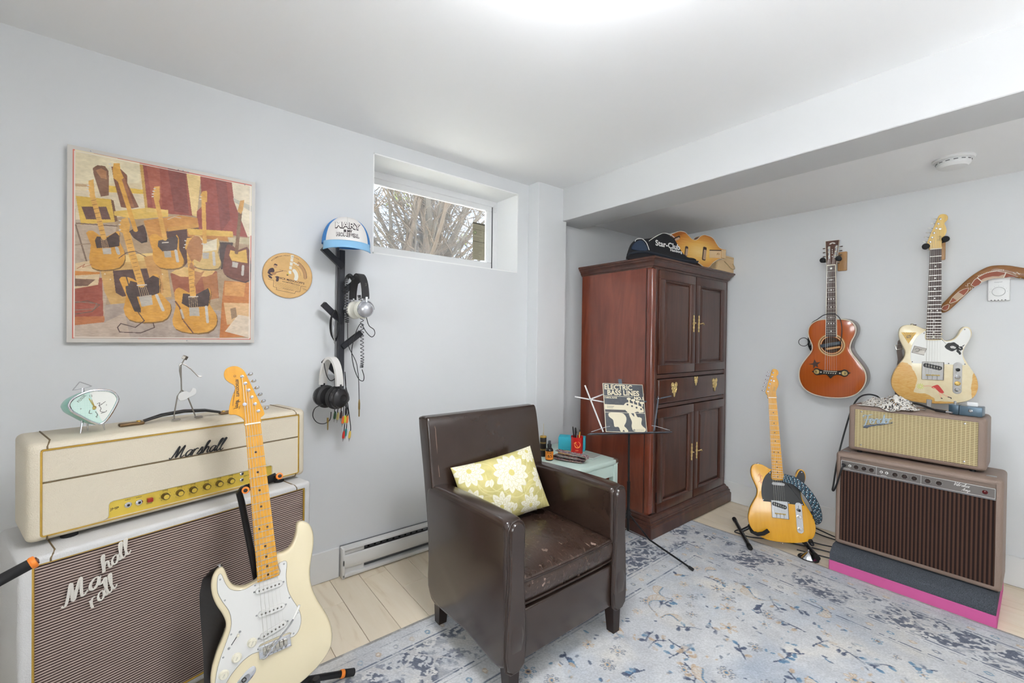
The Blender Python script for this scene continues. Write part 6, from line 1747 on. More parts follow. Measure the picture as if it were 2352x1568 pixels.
def disc():
    R_ = .101
    t = thing('chord_wheel', 'round tan cardboard chord wheel pinned beside the poster', 'chord wheel', (.003, .418, 1.435))
    obj('back_disc', MB().lathe([(R_, 0), (R_, .002), (R_ - .0005, .0025)], ax=(1, 0, 0), n=64), mat('cardboard_edge', (150, 112, 66), .8), t)
    cv = Cv(202, 202, 260, (222, 178, 114))
    n = vnoise((cv.ny, cv.nx), (6, 6), 51)[..., None]
    cv.a += (n - .5) * 26
    ink, tan, pale = (66, 44, 50), (150, 112, 70), (232, 228, 214)
    c = (101, 101)
    def arc(r, a0, a1, w, col, al=1): cv.line([(c[0] + r * math.cos(math.radians(a0 + (a1 - a0) * k / 24)), c[1] + r * math.sin(math.radians(a0 + (a1 - a0) * k / 24))) for k in range(25)], w, col, al)
    arc(98, 0, 360, 1.4, (198, 150, 90)); arc(70, -4, 55, 12, (188, 142, 94)); arc(64, -4, 55, 1.6, tan); arc(77, -4, 58, 2, (110, 78, 52))
    arc(34, -22, 45, 15, pale); arc(52, 5, 60, 1.5, tan, .7)
    for k, r in enumerate((16, 36, 54, 72, 88)): cv.rect(101 + 2 + k * 2.2, 101 + r - 8, 114 + k * 2.2, 101 + r + 6, pale)
    cv.ell((100, 108), 5, 5, (214, 190, 90)); cv.ell((98, 103), 4, 3, (90, 70, 40))
    for (x, y) in ((120, 158), (128, 154), (136, 150)): cv.rect(x, y, x + 9, y + 5, pale)
    # the seated player
    cv.poly(smooth([(20, 108), (28, 124), (42, 128), (46, 112), (30, 106), (40, 98), (34, 94), (22, 102)], 3), ink); cv.ell((50, 138), 7, 9, (198, 150, 104)); cv.poly(smooth([(43, 140), (48, 148), (58, 144), (56, 140), (48, 142)], 3), ink)
    cv.line([(40, 106), (58, 112), (80, 120)], 3, (120, 84, 56)); cv.ell((44, 104), 10, 6, (176, 128, 80), 1, .3); cv.poly([(20, 96), (26, 84), (36, 80), (38, 86), (28, 96)], ink); cv.poly(smooth([(48, 90), (58, 94), (64, 90), (62, 72), (52, 72), (54, 86)], 2), ink)
    cv.line([(22, 78), (44, 74), (42, 46), (56, 44), (54, 34), (128, 22), (132, 32), (150, 32), (154, 58), (176, 56)], 1.5, (96, 66, 44))
    for i in range(7): cv.line([(48 + (i % 2) * 2, 66 - i * 4.2), (146, 58 - i * 4.2)], 1.1, (172, 128, 78), .8)
    for i in range(4): cv.line([(160 + i * 4, 52 - i * 2), (166 + i * 7, 40 - i)], 1, (140, 100, 60))
    m_ = ((cv.X - 101) ** 2 + (cv.Y - 101) ** 2) < 100.2 ** 2
    o = flat_print('printed_face', cv, painted('printed_card', .7), t, size=.202, mask=m_)
    o.matrix_local = fr((.003, 0, 0), (0, 1, 0), (0, 0, 1))
    MI = mat('dark_print', (66, 44, 46), .7)
    def tx(s, size, y, z, rot=0, b=0): text('lettering', s, size, MI, t, fr((.0034, y, z), (0, math.cos(rot), math.sin(rot)), (0, -math.sin(rot), math.cos(rot))), .0001, bold=b)
    tx('NICK MANOLOFF\'S', .0125, .014, -.022, -.17, .0002); tx('ACCOMPANIMENT GUIDE', .0062, .012, -.034, -.17, .0001); tx('COMPLETE', .004, .008, -.028, -.17)
    tx('MFD. & DIST. BY NICK', .0046, .0, -.062, -.15)
    tx('KEY YOU ARE IN', .004, -.02, .02, -.15)
    for i, ch_ in enumerate('ACCOMPANIMENT GUIDE'):
        a = math.radians(138 - i * 4.2)
        if ch_ != ' ': tx(ch_, .008, .088 * math.cos(a), .088 * math.sin(a), a - math.pi / 2)
disc()

# ---- wall coat rack
M_BLACKM = mat('black_powder_metal', (44, 45, 50), .5, .2, var=.06)
rk = thing('coat_rack', 'black metal branch-style coat rack on the left wall', 'coat rack', (.0015, 0, 0))
obj('post', MB().rbox((.038, .639, 1.242), (.026, .026, .66), .002, 1), M_BLACKM, rk)
obj('wall_strip', MB().rbox((.010, .628, 1.24), (.020, .012, .70), .002, 1), mat('grey_metal_side', (128, 128, 130), .4, .5), rk)
for (a, b) in (((.05, .640, 1.492), (.072, .545, 1.566)), ((.05, .640, 1.232), (.072, .549, 1.313)), ((.05, .642, 1.115), (.066, .726, 1.186)), ((.05, .640, .975), (.075, .553, 1.055)), ((.05, .642, 1.375), (.066, .722, 1.447))):
    A_, B_ = Vector(a), Vector(b)
    d = (B_ - A_).normalized()
    rot = fr((0, 0, 0), d, Vector((1, 0, 0)).cross(d).normalized()).to_3x3()
    obj('arm', MB().rbox(tuple((A_ + B_) / 2), ((B_ - A_).length, .026, .022), .002, 1, rot), M_BLACKM, rk)

# ---- trucker cap
def cap():
    t = thing('trucker_cap', 'blue and white trucker cap with printed slogan on the coat rack', 'cap', (.105, .640, 1.585), math.radians(-14))
    a, b, h = .092, .105, .124
    def S(th, f, off=0.0):
        """th: angle from the front, f: 0 at the rim, 1 at the crown button"""
        g = math.cos(f * math.pi / 2) ** .72
        e = 1 + .06 * math.cos(th) * (1 - f)
        return ((a * g * math.cos(th) * e) + off * math.cos(th), (b * g * math.sin(th)) + off * math.sin(th), h * math.sin(f * math.pi / 2) ** 1.05 + off * f)
    MBL = mat('blue_mesh_fabric', (66, 136, 206), .85, var=.10, vs=60, bump=.5, bs=700)
    MWH = mat('white_foam_fabric', (228, 224, 220), .9, var=.03)
    MLB = mat('pale_blue_fabric', (140, 190, 226), .8, var=.05)
    obj('crown', MB().grid([[S(2 * math.pi * i / 48, f / 14) for i in range(49)] for f in range(15)]), MBL, t, ang=60)
    fp = []
    for j in range(13):
        f = .02 + .86 * j / 12
        w = math.radians(56 - 4 * (j / 12) - 30 * max(0, (j / 12 - .5)) * 1.1)
        fp.append([S(-w + 2 * w * i / 20, f, .0018) for i in range(21)])
    pnl = obj('front_panel', MB().grid(fp), MWH, t, ang=60)
    obj('centre_seam', MB().tube([S(0, f / 12, .0022) for f in range(1, 11)], .0008, 5), mat('seam_grey', (200, 196, 192), .8), pnl)
    obj('button', MB().lathe([(.008, 0), (.006, .004), (0, .005)], (0, 0, h), n=12), MLB, t)
    # curved peak, dipping to the front
    rows = []
    for j in range(9):
        r = j / 8
        row = []
        for i in range(25):
            th = math.radians(-68 + 136 * i / 24)
            base_ = Vector(S(th, 0, .001))
            out_ = .050 * math.cos(th) ** .6 if math.cos(th) > 0 else 0
            row.append((base_.x + out_ * r, base_.y * (1 + .02 * r), 
                        .006 - .040 * r - .004 * (math.sin(th) ** 2) * r))
        rows.append(row)
    pk = obj('peak', MB().grid(rows), MLB, t, ang=60)
    s = pk.modifiers.new('thick', 'SOLIDIFY'); s.thickness = .003
    MT = mat('brown_black_print', (52, 42, 44), .8)
    def wrap(word, size, zc, sx, bold, m_, off):
        o = text('lettering', word, size, m_, pnl, Matrix.Identity(4), .0002, bold=bold, sx=sx)
        for v_ in o.data.vertices:
            z = zc + v_.co.y
            f = 2 / math.pi * math.asin(max(0.0, min(1.0, (z / h)) ** (1 / 1.05)))
            g = math.cos(f * math.pi / 2) ** .72
            th = v_.co.x / (b * g)
            p = S(th, f, off + v_.co.z)
            v_.co = p
    wrap('MARY', .040, .070, 1.0, .0026, MT, .0030); wrap('MARY', .040, .0715, 1.0, .0004, MWH, .0040)
    wrap('IS MY', .014, .045, 1.0, .0010, MT, .0030)
    wrap('HOMEGIRL', .022, .028, .88, .0018, MT, .0030); wrap('HOMEGIRL', .022, .0286, .88, .0001, MWH, .0040)
cap()

# ---- headphones
def headphones(label, c, e, bandm, cupm, padm, hgt, wid, cup_r, spherical, tape=None):
    e = Vector(e).normalized(); up = Vector((0, 0, 1)); sd = up.cross(e)
    t = thing('headphones', label, 'headphones', (0, 0, 0), group='headphones on the coat rack')
    c = Vector(c)                                    # middle between the two ear cups
    P = lambda a, u, s=0: tuple(c + e * a + up * u + sd * s)
    arc = [(wid * math.cos(k * math.pi / 16), hgt * .30 + (hgt * .70) * math.sin(k * math.pi / 16)) for k in range(17)]
    bnd = obj('headband', MB().tube([P(a, u) for a, u in arc], [.016 if tape else .015] * 17, 10, flat=.30 if not tape else .42, up=tuple(sd.cross(up)) if False else None), bandm, t)
    # flat band: rebuild as a ribbon so that it is wide front to back
    rows = [(P(a, u, -.017), P(a, u, .017)) for a, u in arc]
    bpy.data.meshes.remove(bnd.data)
    bnd = obj('headband', ribbon(rows, .007 if not tape else .012), bandm, t, ang=50)
    for s in (1, -1):
        k0 = P(s * wid, hgt * .34); k1 = P(s * (wid + .003), hgt * .16); k2 = P(s * (wid + .004), cup_r * .55)
        obj('slider', MB().tube([k0, k1, k2], [.011, .010, .007], 8, flat=.45), M_CHROME if not tape else M_BLACK, t)
        if tape:
            obj('tape', MB().tube([P(s * (wid + .003), hgt * .22), P(s * (wid + .004), hgt * .12)], [.0145, .013], 8, flat=.6), tape[0], t)
            obj('tape', MB().tube([P(s * (wid + .004), hgt * .13), P(s * (wid + .004), hgt * .05)], [.0150, .0135], 8, flat=.7), tape[1], t)
        o_ = c + e * (s * (wid - .012))
        if spherical: pr = [(cup_r * .86, -.002), (cup_r * .98, .006), (cup_r * .95, .018), (cup_r * .82, .030), (cup_r * .55, .040), (cup_r * .2, .044), (0, .0445)]
        else: pr = [(cup_r * .90, -.002), (cup_r, .006), (cup_r * .98, .016), (cup_r * .90, .020), (cup_r * .86, .028), (cup_r * .60, .036), (cup_r * .34, .038), (cup_r * .32, .035), (0, .035)]
        cu = obj('ear_cup', MB().lathe(pr, o_, e * s, 28), cupm, t)
        obj('ear_pad', MB().lathe([(cup_r * .55, -.026), (cup_r * .9, -.026), (cup_r * 1.08, -.018), (cup_r * 1.10, -.008), (cup_r * 1.0, 0)], o_, e * s, 28), padm, cu)
        if spherical:
            obj('yoke', MB().tube([tuple(o_ + e * s * .018 + sd * (cup_r * 1.03 * math.cos(q)) + up * (cup_r * 1.03 * math.sin(q))) for q in [math.pi * k / 12 for k in range(13)]], .003, 8), M_CHROME, cu)
    return t, P
M_SILV = mat('silver_cup', (206, 207, 212), .25, .7, var=.04)
M_PADW = mat('white_ear_pad', (222, 220, 208), .7, var=.05)
h1, P1 = headphones('silver studio headphones with black band on the coat rack', (.130, .692, 1.290), (.985, .17, 0), mat('black_band_leather', (42, 41, 42), .5, var=.1), M_SILV, M_PADW, .165, .058, .038, True)
text('band_lettering', 'PRO', .014, mat('grey_print', (110, 108, 100), .5), h1, fr(P1(.0545, .108, .003), (-.25, .25, -.93), (-.37, .93, .2)), .0002)
h2, P2 = headphones('black headphones with white taped band and green tape on the coat rack', (.125, .572, .893), (.93, .37, 0), mat('white_cloth_tape', (222, 219, 214), .85, var=.05, bump=.4, bs=160), mat('glossy_black_cup', (40, 39, 40), .22, var=.08), mat('black_ear_pad', (30, 29, 30), .6), .175, .056, .047, False, (mat('white_tape', (226, 225, 222), .7), mat('green_tape', (128, 214, 150), .6)))

def helix(pts, r, turns, w=.0016):
    P = [Vector(p) for p in smooth(pts, 10, False)]
    n = turns * 10
    out = []
    for i in range(n + 1):
        f_ = i / n * (len(P) - 1); i0 = min(int(f_), len(P) - 2)
        p = P[i0].lerp(P[i0 + 1], f_ - i0); t_ = (P[i0 + 1] - P[i0]).normalized()
        a = t_.cross(Vector((1, 0, 0))).normalized(); b = t_.cross(a)
        q = 2 * math.pi * i / 10
        out.append(tuple(p + a * r * math.cos(q) + b * r * math.sin(q)))
    return MB().tube(out, w, 5)
obj('coiled_cord', helix([(.105, .672, 1.432), (.108, .655, 1.448), (.105, .641, 1.42), (.10, .643, 1.32), (.10, .648, 1.23)], .0085, 34), M_CABLE, h1)
obj('coiled_cord', helix([(.115, .697, 1.36), (.115, .706, 1.32), (.116, .712, 1.22), (.115, .713, 1.14), (.112, .716, 1.06), (.11, .714, 1.02)], .0075, 24), M_CABLE, h1)
obj('cord', MB().tube(smooth([(.17, .712, 1.262), (.165, .72, 1.235), (.15, .735, 1.215), (.135, .762, 1.20), (.13, .768, 1.178), (.13, .752, 1.165), (.14, .722, 1.19), (.14, .70, 1.225), (.135, .685, 1.205), (.13, .672, 1.16), (.12, .664, 1.10), (.11, .676, 1.03), (.105, .700, .97), (.105, .722, .955), (.105, .728, .975), (.105, .718, 1.01)], 5, False), .0019, 6), M_CABLE, h1)
obj('cord', MB().tube(smooth([(.10, .650, 1.23), (.10, .652, 1.15), (.10, .660, 1.11), (.10, .690, 1.05), (.10, .700, 1.0), (.10, .705, .95), (.10, .708, .85)], 5, False), .0018, 6), M_CABLE, h1)
obj('jack_plug', MB().lathe([(.0025, 0), (.0045, -.02), (.0045, -.045), (.003, -.05), (.003, -.078), (.001, -.083)], (.10, .708, .868), n=10), mat('brass_plug', (178, 150, 88), .3, .9), h1)
obj('cord', MB().tube(smooth([(.14, .535, .865), (.13, .505, .85), (.12, .498, .815), (.12, .515, .785), (.12, .545, .775), (.12, .57, .79), (.12, .575, .825)], 5, False), .0020, 6), M_CABLE, h2)
obj('cord', MB().tube(smooth([(.11, .545, 1.045), (.115, .556, .99), (.115, .575, .965), (.11, .60, .985), (.10, .595, 1.03), (.10, .57, 1.055)], 5, False), .0020, 6), M_CABLE, h2)
obj('jack_plug', MB().lathe([(.004, 0), (.0045, -.02), (.003, -.024), (.0025, -.052), (.001, -.056)], (.12, .561, .80), n=10), mat('brass_plug', (178, 150, 88), .3, .9), h2)
# cable looped over the middle arm
cbl = thing('instrument_cable', 'black coiled audio cable with plug hanging on the left rack arm', 'cable', (0, 0, 0))
for i in range(4):
    s = i * .0035
    obj('cable_loop', MB().tube([(.082 + s, .598 + .021 * math.sin(a) * (1 - .05 * i), 1.215 + (.062 + .003 * i) * math.cos(a)) for a in [k * math.pi / 16 for k in range(32)]], .0024, 6, closed=True), M_CABLE, cbl)
obj('plug', MB().lathe([(.003, .05), (.005, .03), (.005, 0), (.0032, -.004), (.0032, -.03), (.001, -.035)], (.098, .592, 1.165), (0, -.08, 1), 12), M_STEEL, cbl)
# bundle of phono leads below the post
rc = thing('phono_cables', 'bundle of black phono cables with coloured plugs under the coat rack', 'cable', (0, 0, 0))
for i, (y, z, c) in enumerate(((.636, .775, (232, 112, 50)), (.646, .778, (206, 214, 60)), (.656, .775, (238, 140, 70)), (.640, .705, (214, 52, 40)), (.650, .715, (44, 130, 130)), (.668, .702, (232, 196, 90)), (.600, .800, (44, 84, 50)), (.613, .795, (206, 190, 120)), (.628, .800, (60, 40, 40)))):
    top_ = (.075, .648, 1.0)
    obj('lead', MB().tube(smooth([top_, (.085, .650, .93), (.09, .652 + (i - 4) * .003, .87), (.09, y + .004, z + .04), (.09, y, z + .012)], 5, False), .0022, 6), M_CABLE, rc)
    p = obj('plug_sleeve', MB().lathe([(.003, .020), (.0055, .010), (.0060, -.006), (.0050, -.014)], (.09, y, z), (0, .12, 1), 10), mat('plug_%d' % i, c, .45, var=.05), rc)
    obj('plug_tip', MB().lathe([(.0038, -.014), (.0038, -.020), (.0015, -.021), (.0015, -.028)], (.09, y, z), (0, .12, 1), 8), M_STEEL, p)

# ---- boomerang and thermostat on the back wall
BO = [(1.7883, 1.3413), (1.7893, 1.3719), (1.8034, 1.3935), (1.8395, 1.4456), (1.8801, 1.4978), (1.9132, 1.5297), (1.9457, 1.5512), (1.9713, 1.5567), (2.009, 1.553), (2.0457, 1.541), (2.10, 1.519), (2.16, 1.488), (2.21, 1.458), (2.225, 1.440), (2.215, 1.424), (2.19, 1.424), (2.13, 1.452), (2.066, 1.4814), (2.0466, 1.487), (2.0221, 1.4989), (1.9973, 1.5014), (1.9658, 1.497), (1.9402, 1.4842), (1.9076, 1.4579), (1.8745, 1.4171), (1.8406, 1.3713), (1.8171, 1.3421), (1.8015, 1.3316), (1.7914, 1.332)]
bm_ = thing('boomerang', 'painted wooden boomerang on the back wall beside the cream guitar', 'boomerang', (0, 0, 0))
mb = MB().prism([(a, b) for a, b in smooth(BO, 3)], [(.006, 0), (0, .003), (0, .006), (.003, .010), (.008, .012)])
mb.xf(Matrix(((1, 0, 0, 0), (0, 0, -1, YB - .022), (0, 1, 0, 0), (0, 0, 0, 1))))
M_BOOM = wood('boomerang_wood', [(0, (96, 56, 24)), (.5, (140, 92, 46)), (1, (164, 116, 64))], (14, 30, 30), .3, 2, 1, coat=.3)
obj('blade', mb, M_BOOM, bm_)
for x_, z_ in ((1.90, 1.47), (2.10, 1.49)): obj('wall_peg', MB().cyl((x_, YB - .001, z_), (x_, YB - .024, z_), .004), M_STEEL, bm_)
YF = YB - .0342
def bflat(name, pts, m_, lift=.0002):
    q = MB().prism([(a, b) for a, b in pts], [(0, 0), (0, .0004)])
    q.xf(Matrix(((1, 0, 0, 0), (0, 0, -1, YF - lift), (0, 1, 0, 0), (0, 0, 0, 1))))
    return obj(name, q, m_, bm_)
def bline(pts, w, m_): obj('painted_line', MB().tube([(p[0], YF - .0006, p[1]) for p in pts], w, 5, flat=.4, up=(0, 1, 0)), m_, bm_)
M_RED = mat('ochre_red_paint', (146, 76, 52), .6, var=.12, vs=80)
M_DOTS = mat('stippled_paint', (190, 164, 140), .6, var=.3, vs=900)
M_WL = mat('white_paint_line', (224, 214, 200), .6)
v2 = lambda x, y: (2.150 * 0 + 1.7735 + (x) * .000132 * .98, 0)
def bp_(x, y):                                # from the close-up view of the blade to the wall plane
    return (1.7883 + (x - 130) * (2.066 - 1.7883) / (2262 - 130), 1.3413 + (1380 - y) * (.2154) / (1380 - 215) - (x - 130) * .0000138)
bflat('painted_fish', [bp_(*q) for q in ((360, 1150), (440, 1010), (600, 840), (740, 760), (880, 720), (860, 810), (760, 930), (570, 1085), (400, 1160))], M_RED)
bflat('painted_band', [bp_(*q) for q in ((440, 1000), (600, 840), (755, 925), (570, 1080))], M_DOTS, .0006)
bflat('painted_tail', [bp_(*q) for q in ((150, 1320), (200, 1250), (330, 1200), (345, 1240), (320, 1320), (250, 1370), (160, 1350))], M_RED)
bline([bp_(*q) for q in ((360, 1150), (440, 1000), (600, 840), (740, 760), (880, 720), (860, 810), (760, 930), (570, 1085), (400, 1160), (360, 1150))], .0013, M_WL)
bline([bp_(*q) for q in ((140, 1330), (190, 1250), (330, 1190), (360, 1210), (330, 1320), (250, 1375), (150, 1345))], .0013, M_WL)
bflat('painted_animal', [bp_(*q) for q in ((940, 640), (1040, 480), (1150, 430), (1350, 300), (1600, 270), (1810, 300), (1850, 330), (2090, 410), (1900, 420), (1760, 440), (1500, 460), (1230, 545), (1170, 620), (1040, 690), (960, 650))], M_RED)
bflat('painted_belly', [bp_(*q) for q in ((1210, 500), (1300, 450), (1500, 400), (1650, 400), (1780, 350), (1760, 440), (1500, 460), (1230, 545))], M_DOTS, .0006)
bline([bp_(*q) for q in ((1100, 440), (1230, 550))], .0022, M_WL); bline([bp_(*q) for q in ((1825, 300), (1770, 440))], .0022, M_WL)
bline([bp_(*q) for q in ((1100, 440), (1350, 300), (1600, 265), (1825, 300), (2120, 410), (1890, 415), (2040, 475), (1770, 440), (1500, 460), (1230, 550), (1150, 640), (1040, 690), (940, 640), (1030, 500), (1100, 450))], .0013, M_WL)
for q in range(16):
    x = 1130 + q * 42; y = 425 - 170 * math.sin((q + 1) / 17 * 1.75)
    bline([bp_(x, y), bp_(x + 8, y - 30)], .0014, M_WL)
for st in (((790, 660), (860, 680), (850, 610), (920, 590)), ((920, 770), (930, 710), (970, 750), (990, 700)), ((2000, 300), (2060, 350), (2090, 290), (2150, 350), (2170, 320)), ((2140, 490), (2180, 500), (2170, 450), (2200, 440))): bline([bp_(*q) for q in st], .0013, M_WL)
th = thing('thermostat', 'white wall thermostat with round dial under the boomerang', 'thermostat', (1.9865, YB, 1.4405))
obj('housing', MB().rbox((0, -.0105, 0), (.074, .019, .117), .005, 3), M_PLAST, th)
obj('dial', MB().lathe([(.0215, 0), (.021, .003), (.019, .004), (0, .0045)], (0, -.0198, -.013), (0, -1, 0), 32), M_PLAST, th)
obj('dial_ring', MB().tube([(.0222 * math.cos(a), -.0202, -.013 + .0222 * math.sin(a)) for a in [k * math.pi / 20 for k in range(40)]], .0005, 5, closed=True), mat('grey_slot', (120, 120, 122), .7), th)
for i in range(5):
    for z in (-.0545, .0555): obj('vent_hole', MB().rbox((-.0235 + i * .0115, -.0195, z), (.005, .002, .004), .0008, 1), M_BLACK, th)
for i in range(7):
    a = math.radians(180 - i * 30)
    obj('scale_mark', MB().box((.0285 * math.cos(a), -.0202, -.013 + .0285 * math.sin(a)), (.0018, .0006, .0012)), mat('grey_slot', (120, 120, 122), .7), th)
text('brand_word', 'Honeywell', .0062, mat('grey_slot', (120, 120, 122), .7), th, UPRIGHT(-.002, -.0203, .034), .0001)

# ================================================================== THINGS ON THE CREAM AMP HEAD
M_MINT = mat('mint_enamel', (126, 186, 170), .3, var=.06, coat=.3)
def clock():
    cl = thing('alarm_clock', 'mint green retro alarm clock with triangular face on the cream amp head', 'clock', m=fr((.435, -.165, .953), (-.3904, .9207, 0), (-.110, -.047, .993)))
    BZ = [(-51, 18), (-42, 33), (-23, 45), (-6, 51), (12, 52), (35, 48), (49, 38), (55.5, 24), (54, 12), (42, -14), (27, -38), (16, -46.5), (7, -46), (-9, -36), (-26, -21), (-44, -4), (-50, 8)]
    o_ = ccw(smooth(BZ, 4))
    def sh(q, f, dx, dy): return [((p[0] - 3) * f + 3 + dx, (p[1] - 4) * f + 4 + dy) for p in q]
    obj('case', sc(MB().rings([[(p[0], p[1], z) for p in sh(o_, f, -2 * (-z) / 40, 0)] for f, z in ((.98, 2), (1.0, -2), (1.0, -30), (.95, -54), (.82, -72), (.58, -79))])), M_MINT, cl, ang=50)
    obj('bezel', sc(MB().tube([(p[0], p[1], 3) for p in inset(o_, 1)], 3.0, 10, closed=True)), M_CHROME, cl)
    cv = Cv(112, 104, 150, (228, 228, 220))
    cv.poly([(0, 0), (46, 104), (0, 104)], (202, 224, 214)); cv.poly([(46, 104), (56, 54), (75, 0), (0, 0), (0, 104)], (198, 224, 212))
    for i in range(10): cv.line([(6 + i * 5, 20), (6 + i * 5, 100)], .6, (176, 210, 200), .5); cv.line([(2, 25 + i * 7), (52, 25 + i * 7)], .6, (176, 210, 200), .5)
    ink = (70, 62, 54)
    for st in (((62, 62), (68, 64), (66, 56), (72, 60)), ((66, 56), (70, 48), (68, 40), (78, 36), (82, 40)), ((70, 58), (80, 66)), ((58, 40), (62, 30), (58, 26)), ((50, 36), (44, 38), (46, 46)), ((78, 36), (70, 34))): cv.line(smooth(st, 3, False), 1.5, ink)
    cv.ell((56, 53), 4.5, 4, (170, 130, 60))
    import_mask = np.zeros(cv.X.shape, bool)
    pts = [(p[0] + 54, p[1] + 50) for p in inset(o_, 4)]
    t_ = Cv(112, 104, 150, (0, 0, 0)); t_.poly(pts, (255, 255, 255))
    o = flat_print('dial', cv, painted('printed_dial', .35), cl, mask=t_.a[..., 0] > 120, centred=False, size=.112, ox=-.054, oy=-.050, z=.0022)
    MK = mat('dial_print', (84, 74, 66), .5)
    for w_, sz, x, y, a in (('FOSSIL', .0085, -24, 31, .85), ('12', .008, -5, 36, .1), ('3', .006, 28, 6, 0), ('6', .006, 6, -26, -.2), ('9', .006, -27, 2, -.3)):
        text('numeral', w_, sz, MK, cl, fr((x * K, y * K, 2.6 * K), (math.cos(a), math.sin(a), 0), (-math.sin(a), math.cos(a), 0)), .0001)
    for (x, y, w) in ((-10, 30, 2.2), (-4, 26, 1.2)):
        obj('hand', sc(MB().prism([(1, 1), (x, y), (x + w, y - 1), (4, 0)], [(0, 3.2), (0, 3.8)])), mat('hand_brass', (190, 170, 100), .3, .6), cl)
    obj('hub', sc(MB().lathe([(4, 0), (3, 2), (0, 2.5)], (1, 0, 3), n=14)), mat('hand_brass', (190, 170, 100), .3, .6), cl)
    obj('finial_post', sc(MB().cyl((-14, 48, -20), (-14, 60, -20), 3.4)), M_CHROME, cl)
    obj('finial_ring', sc(MB().tube([(p[0], p[1], -20) for p in smooth([(-34, 58), (-33, 57), (-14, 60), (2, 64), (4, 65), (-17, 77), (-19, 78), (-21, 77)], 3)], 1.1, 8, closed=True)), M_STEEL, cl)
    for (a, b) in (((-16, -32, -26), (-23, -66, -20)), ((24, -40, -18), (29, -66, -20)), ((2, -36, -50), (2, -63, -52))):
        obj('leg', sc(MB().tube([a, b], [3.2, 1.4], 10)), M_CHROME, cl)
clock()

sb = thing('bolt_figure', 'small figurine of a guitar player welded from bolts and wire', 'figurine', m=fr((.335, .055, .8845), (-.267, .964, 0), (0, 0, 1)))
M_WIRE = mat('nickel_wire', (150, 144, 136), .3, .9, var=.1, vs=80)
obj('head_nut', sc(MB().lathe([(8, -6), (8.6, -5), (8.6, 5), (8, 6)], (-11, 205, 0), (.45, 1, .2), 6)), M_WIRE, sb)
obj('spine', sc(MB().tube([(-13, 198, 0), (-19, 186, 0), (-22, 180, 0), (-21, 134, 0), (-20, 97, 0)], 2.0, 8)), M_WIRE, sb)
obj('bent_arm', sc(MB().tube([(-21, 185, 2), (-26, 182, 3), (-27, 162, 5), (-22, 134, 4)], 1.9, 8)), M_WIRE, sb)
obj('stretched_arm', sc(MB().tube([(-18, 184, 2), (-10, 180, 4), (4, 166, 8), (23, 141, 12), (32, 140, 14)], 1.9, 8)), M_WIRE, sb)
for pts in (((-20, 97, 0), (-31, 78, 0), (-40, 20, 2), (-40, 6, 4)), ((-18, 97, 0), (-2, 71, 0), (15, 18, 2), (18, 6, 4))): obj('wire_leg', sc(MB().tube(pts, 2.1, 8)), M_WIRE, sb)
for x, y_ in ((-36, 8), (26, 8)): obj('foot_washer', sc(MB().rbox((x, 3, y_), (22, 4, 14), 2, 2)), M_WIRE, sb)
obj('clear_pick', sc(MB().prism(smooth([(-32, 74), (-28, 88), (-12, 94), (0, 90), (8, 102), (18, 98), (18, 84), (8, 76), (-2, 72), (-14, 64), (-26, 64)], 4), [(1, 5), (0, 6), (0, 9), (1, 10)])), mat('frosted_acrylic', (214, 214, 212), .15, var=.03), sb)

# ================================================================== SIDE TABLE AND WHAT STANDS ON IT
M_TABLE = mat('mint_painted_wood', (204, 224, 214), .4, var=.05, vs=4)
TB = thing('side_table', 'pale mint side table between the armchair and the armoire', 'table', (.365, 1.775, 0))
TW, TD, TH = .24, .25, .479
obj('table_top', MB().rbox((0, 0, TH - .013), (2 * TW, 2 * TD, .026), .004, 2), M_TABLE, TB)
for s in (-1, 1):
    obj('apron', MB().rbox((s * (TW - .018), 0, TH - .06), (.020, 2 * TD - .05, .07), .002, 1), M_TABLE, TB)
    obj('apron', MB().rbox((0, s * (TD - .018), TH - .06), (2 * TW - .05, .020, .07), .002, 1), M_TABLE, TB)
    for q in (-1, 1):
        obj('leg', MB().rbox((s * (TW - .02), q * (TD - .02), (TH - .026) / 2), (.036, .036, TH - .026), .003, 1), M_TABLE, TB)
obj('corner_chip', MB().rbox((TW - .012, TD - .012, TH - .010), (.026, .028, .0225), .004, 1), mat('bare_dark_wood', (82, 60, 46), .7, var=.2), TB)
TZ = .4795
mg = thing('pencil_cup', 'red enamel cup with a yellow hammer and sickle on the side table', 'cup', (.384, 1.914, TZ))
obj('cup', MB().lathe([(.034, 0), (.035, .004), (.0365, .10), (.038, .104), (.0355, .104), (.034, .10), (.033, .010), (0, .008)], n=32), mat('red_enamel', (196, 28, 28), .25, var=.05, coat=.3), mg)
M_EMB = mat('orange_yellow_print', (244, 140, 60), .4)
vdir = math.atan2(0 - 1.914, 2.13 - .384)
def on_cup(u, v, r=.0372): a = vdir + u / .036; return (r * math.cos(a), r * math.sin(a), v)
obj('sickle', MB().tube([on_cup(.003 + .016 * math.cos(t), .062 + .018 * math.sin(t)) for t in [math.radians(-215 + 12.5 * k) for k in range(25)]], [.0008 + .0022 * math.sin(math.pi * k / 24) for k in range(25)], 6), M_EMB, mg)
obj('hammer', MB().tube([on_cup(-.010, .072), on_cup(.010, .044)], .0018, 6), M_EMB, mg)
obj('hammer_head', MB().tube([on_cup(-.015, .068), on_cup(-.004, .077)], .0035, 6), M_EMB, mg)
for u in (-.006, 0, .006): obj('star_mark', MB().tube([on_cup(u, .026), on_cup(u + .001, .031)], .0016, 5), M_EMB, mg)
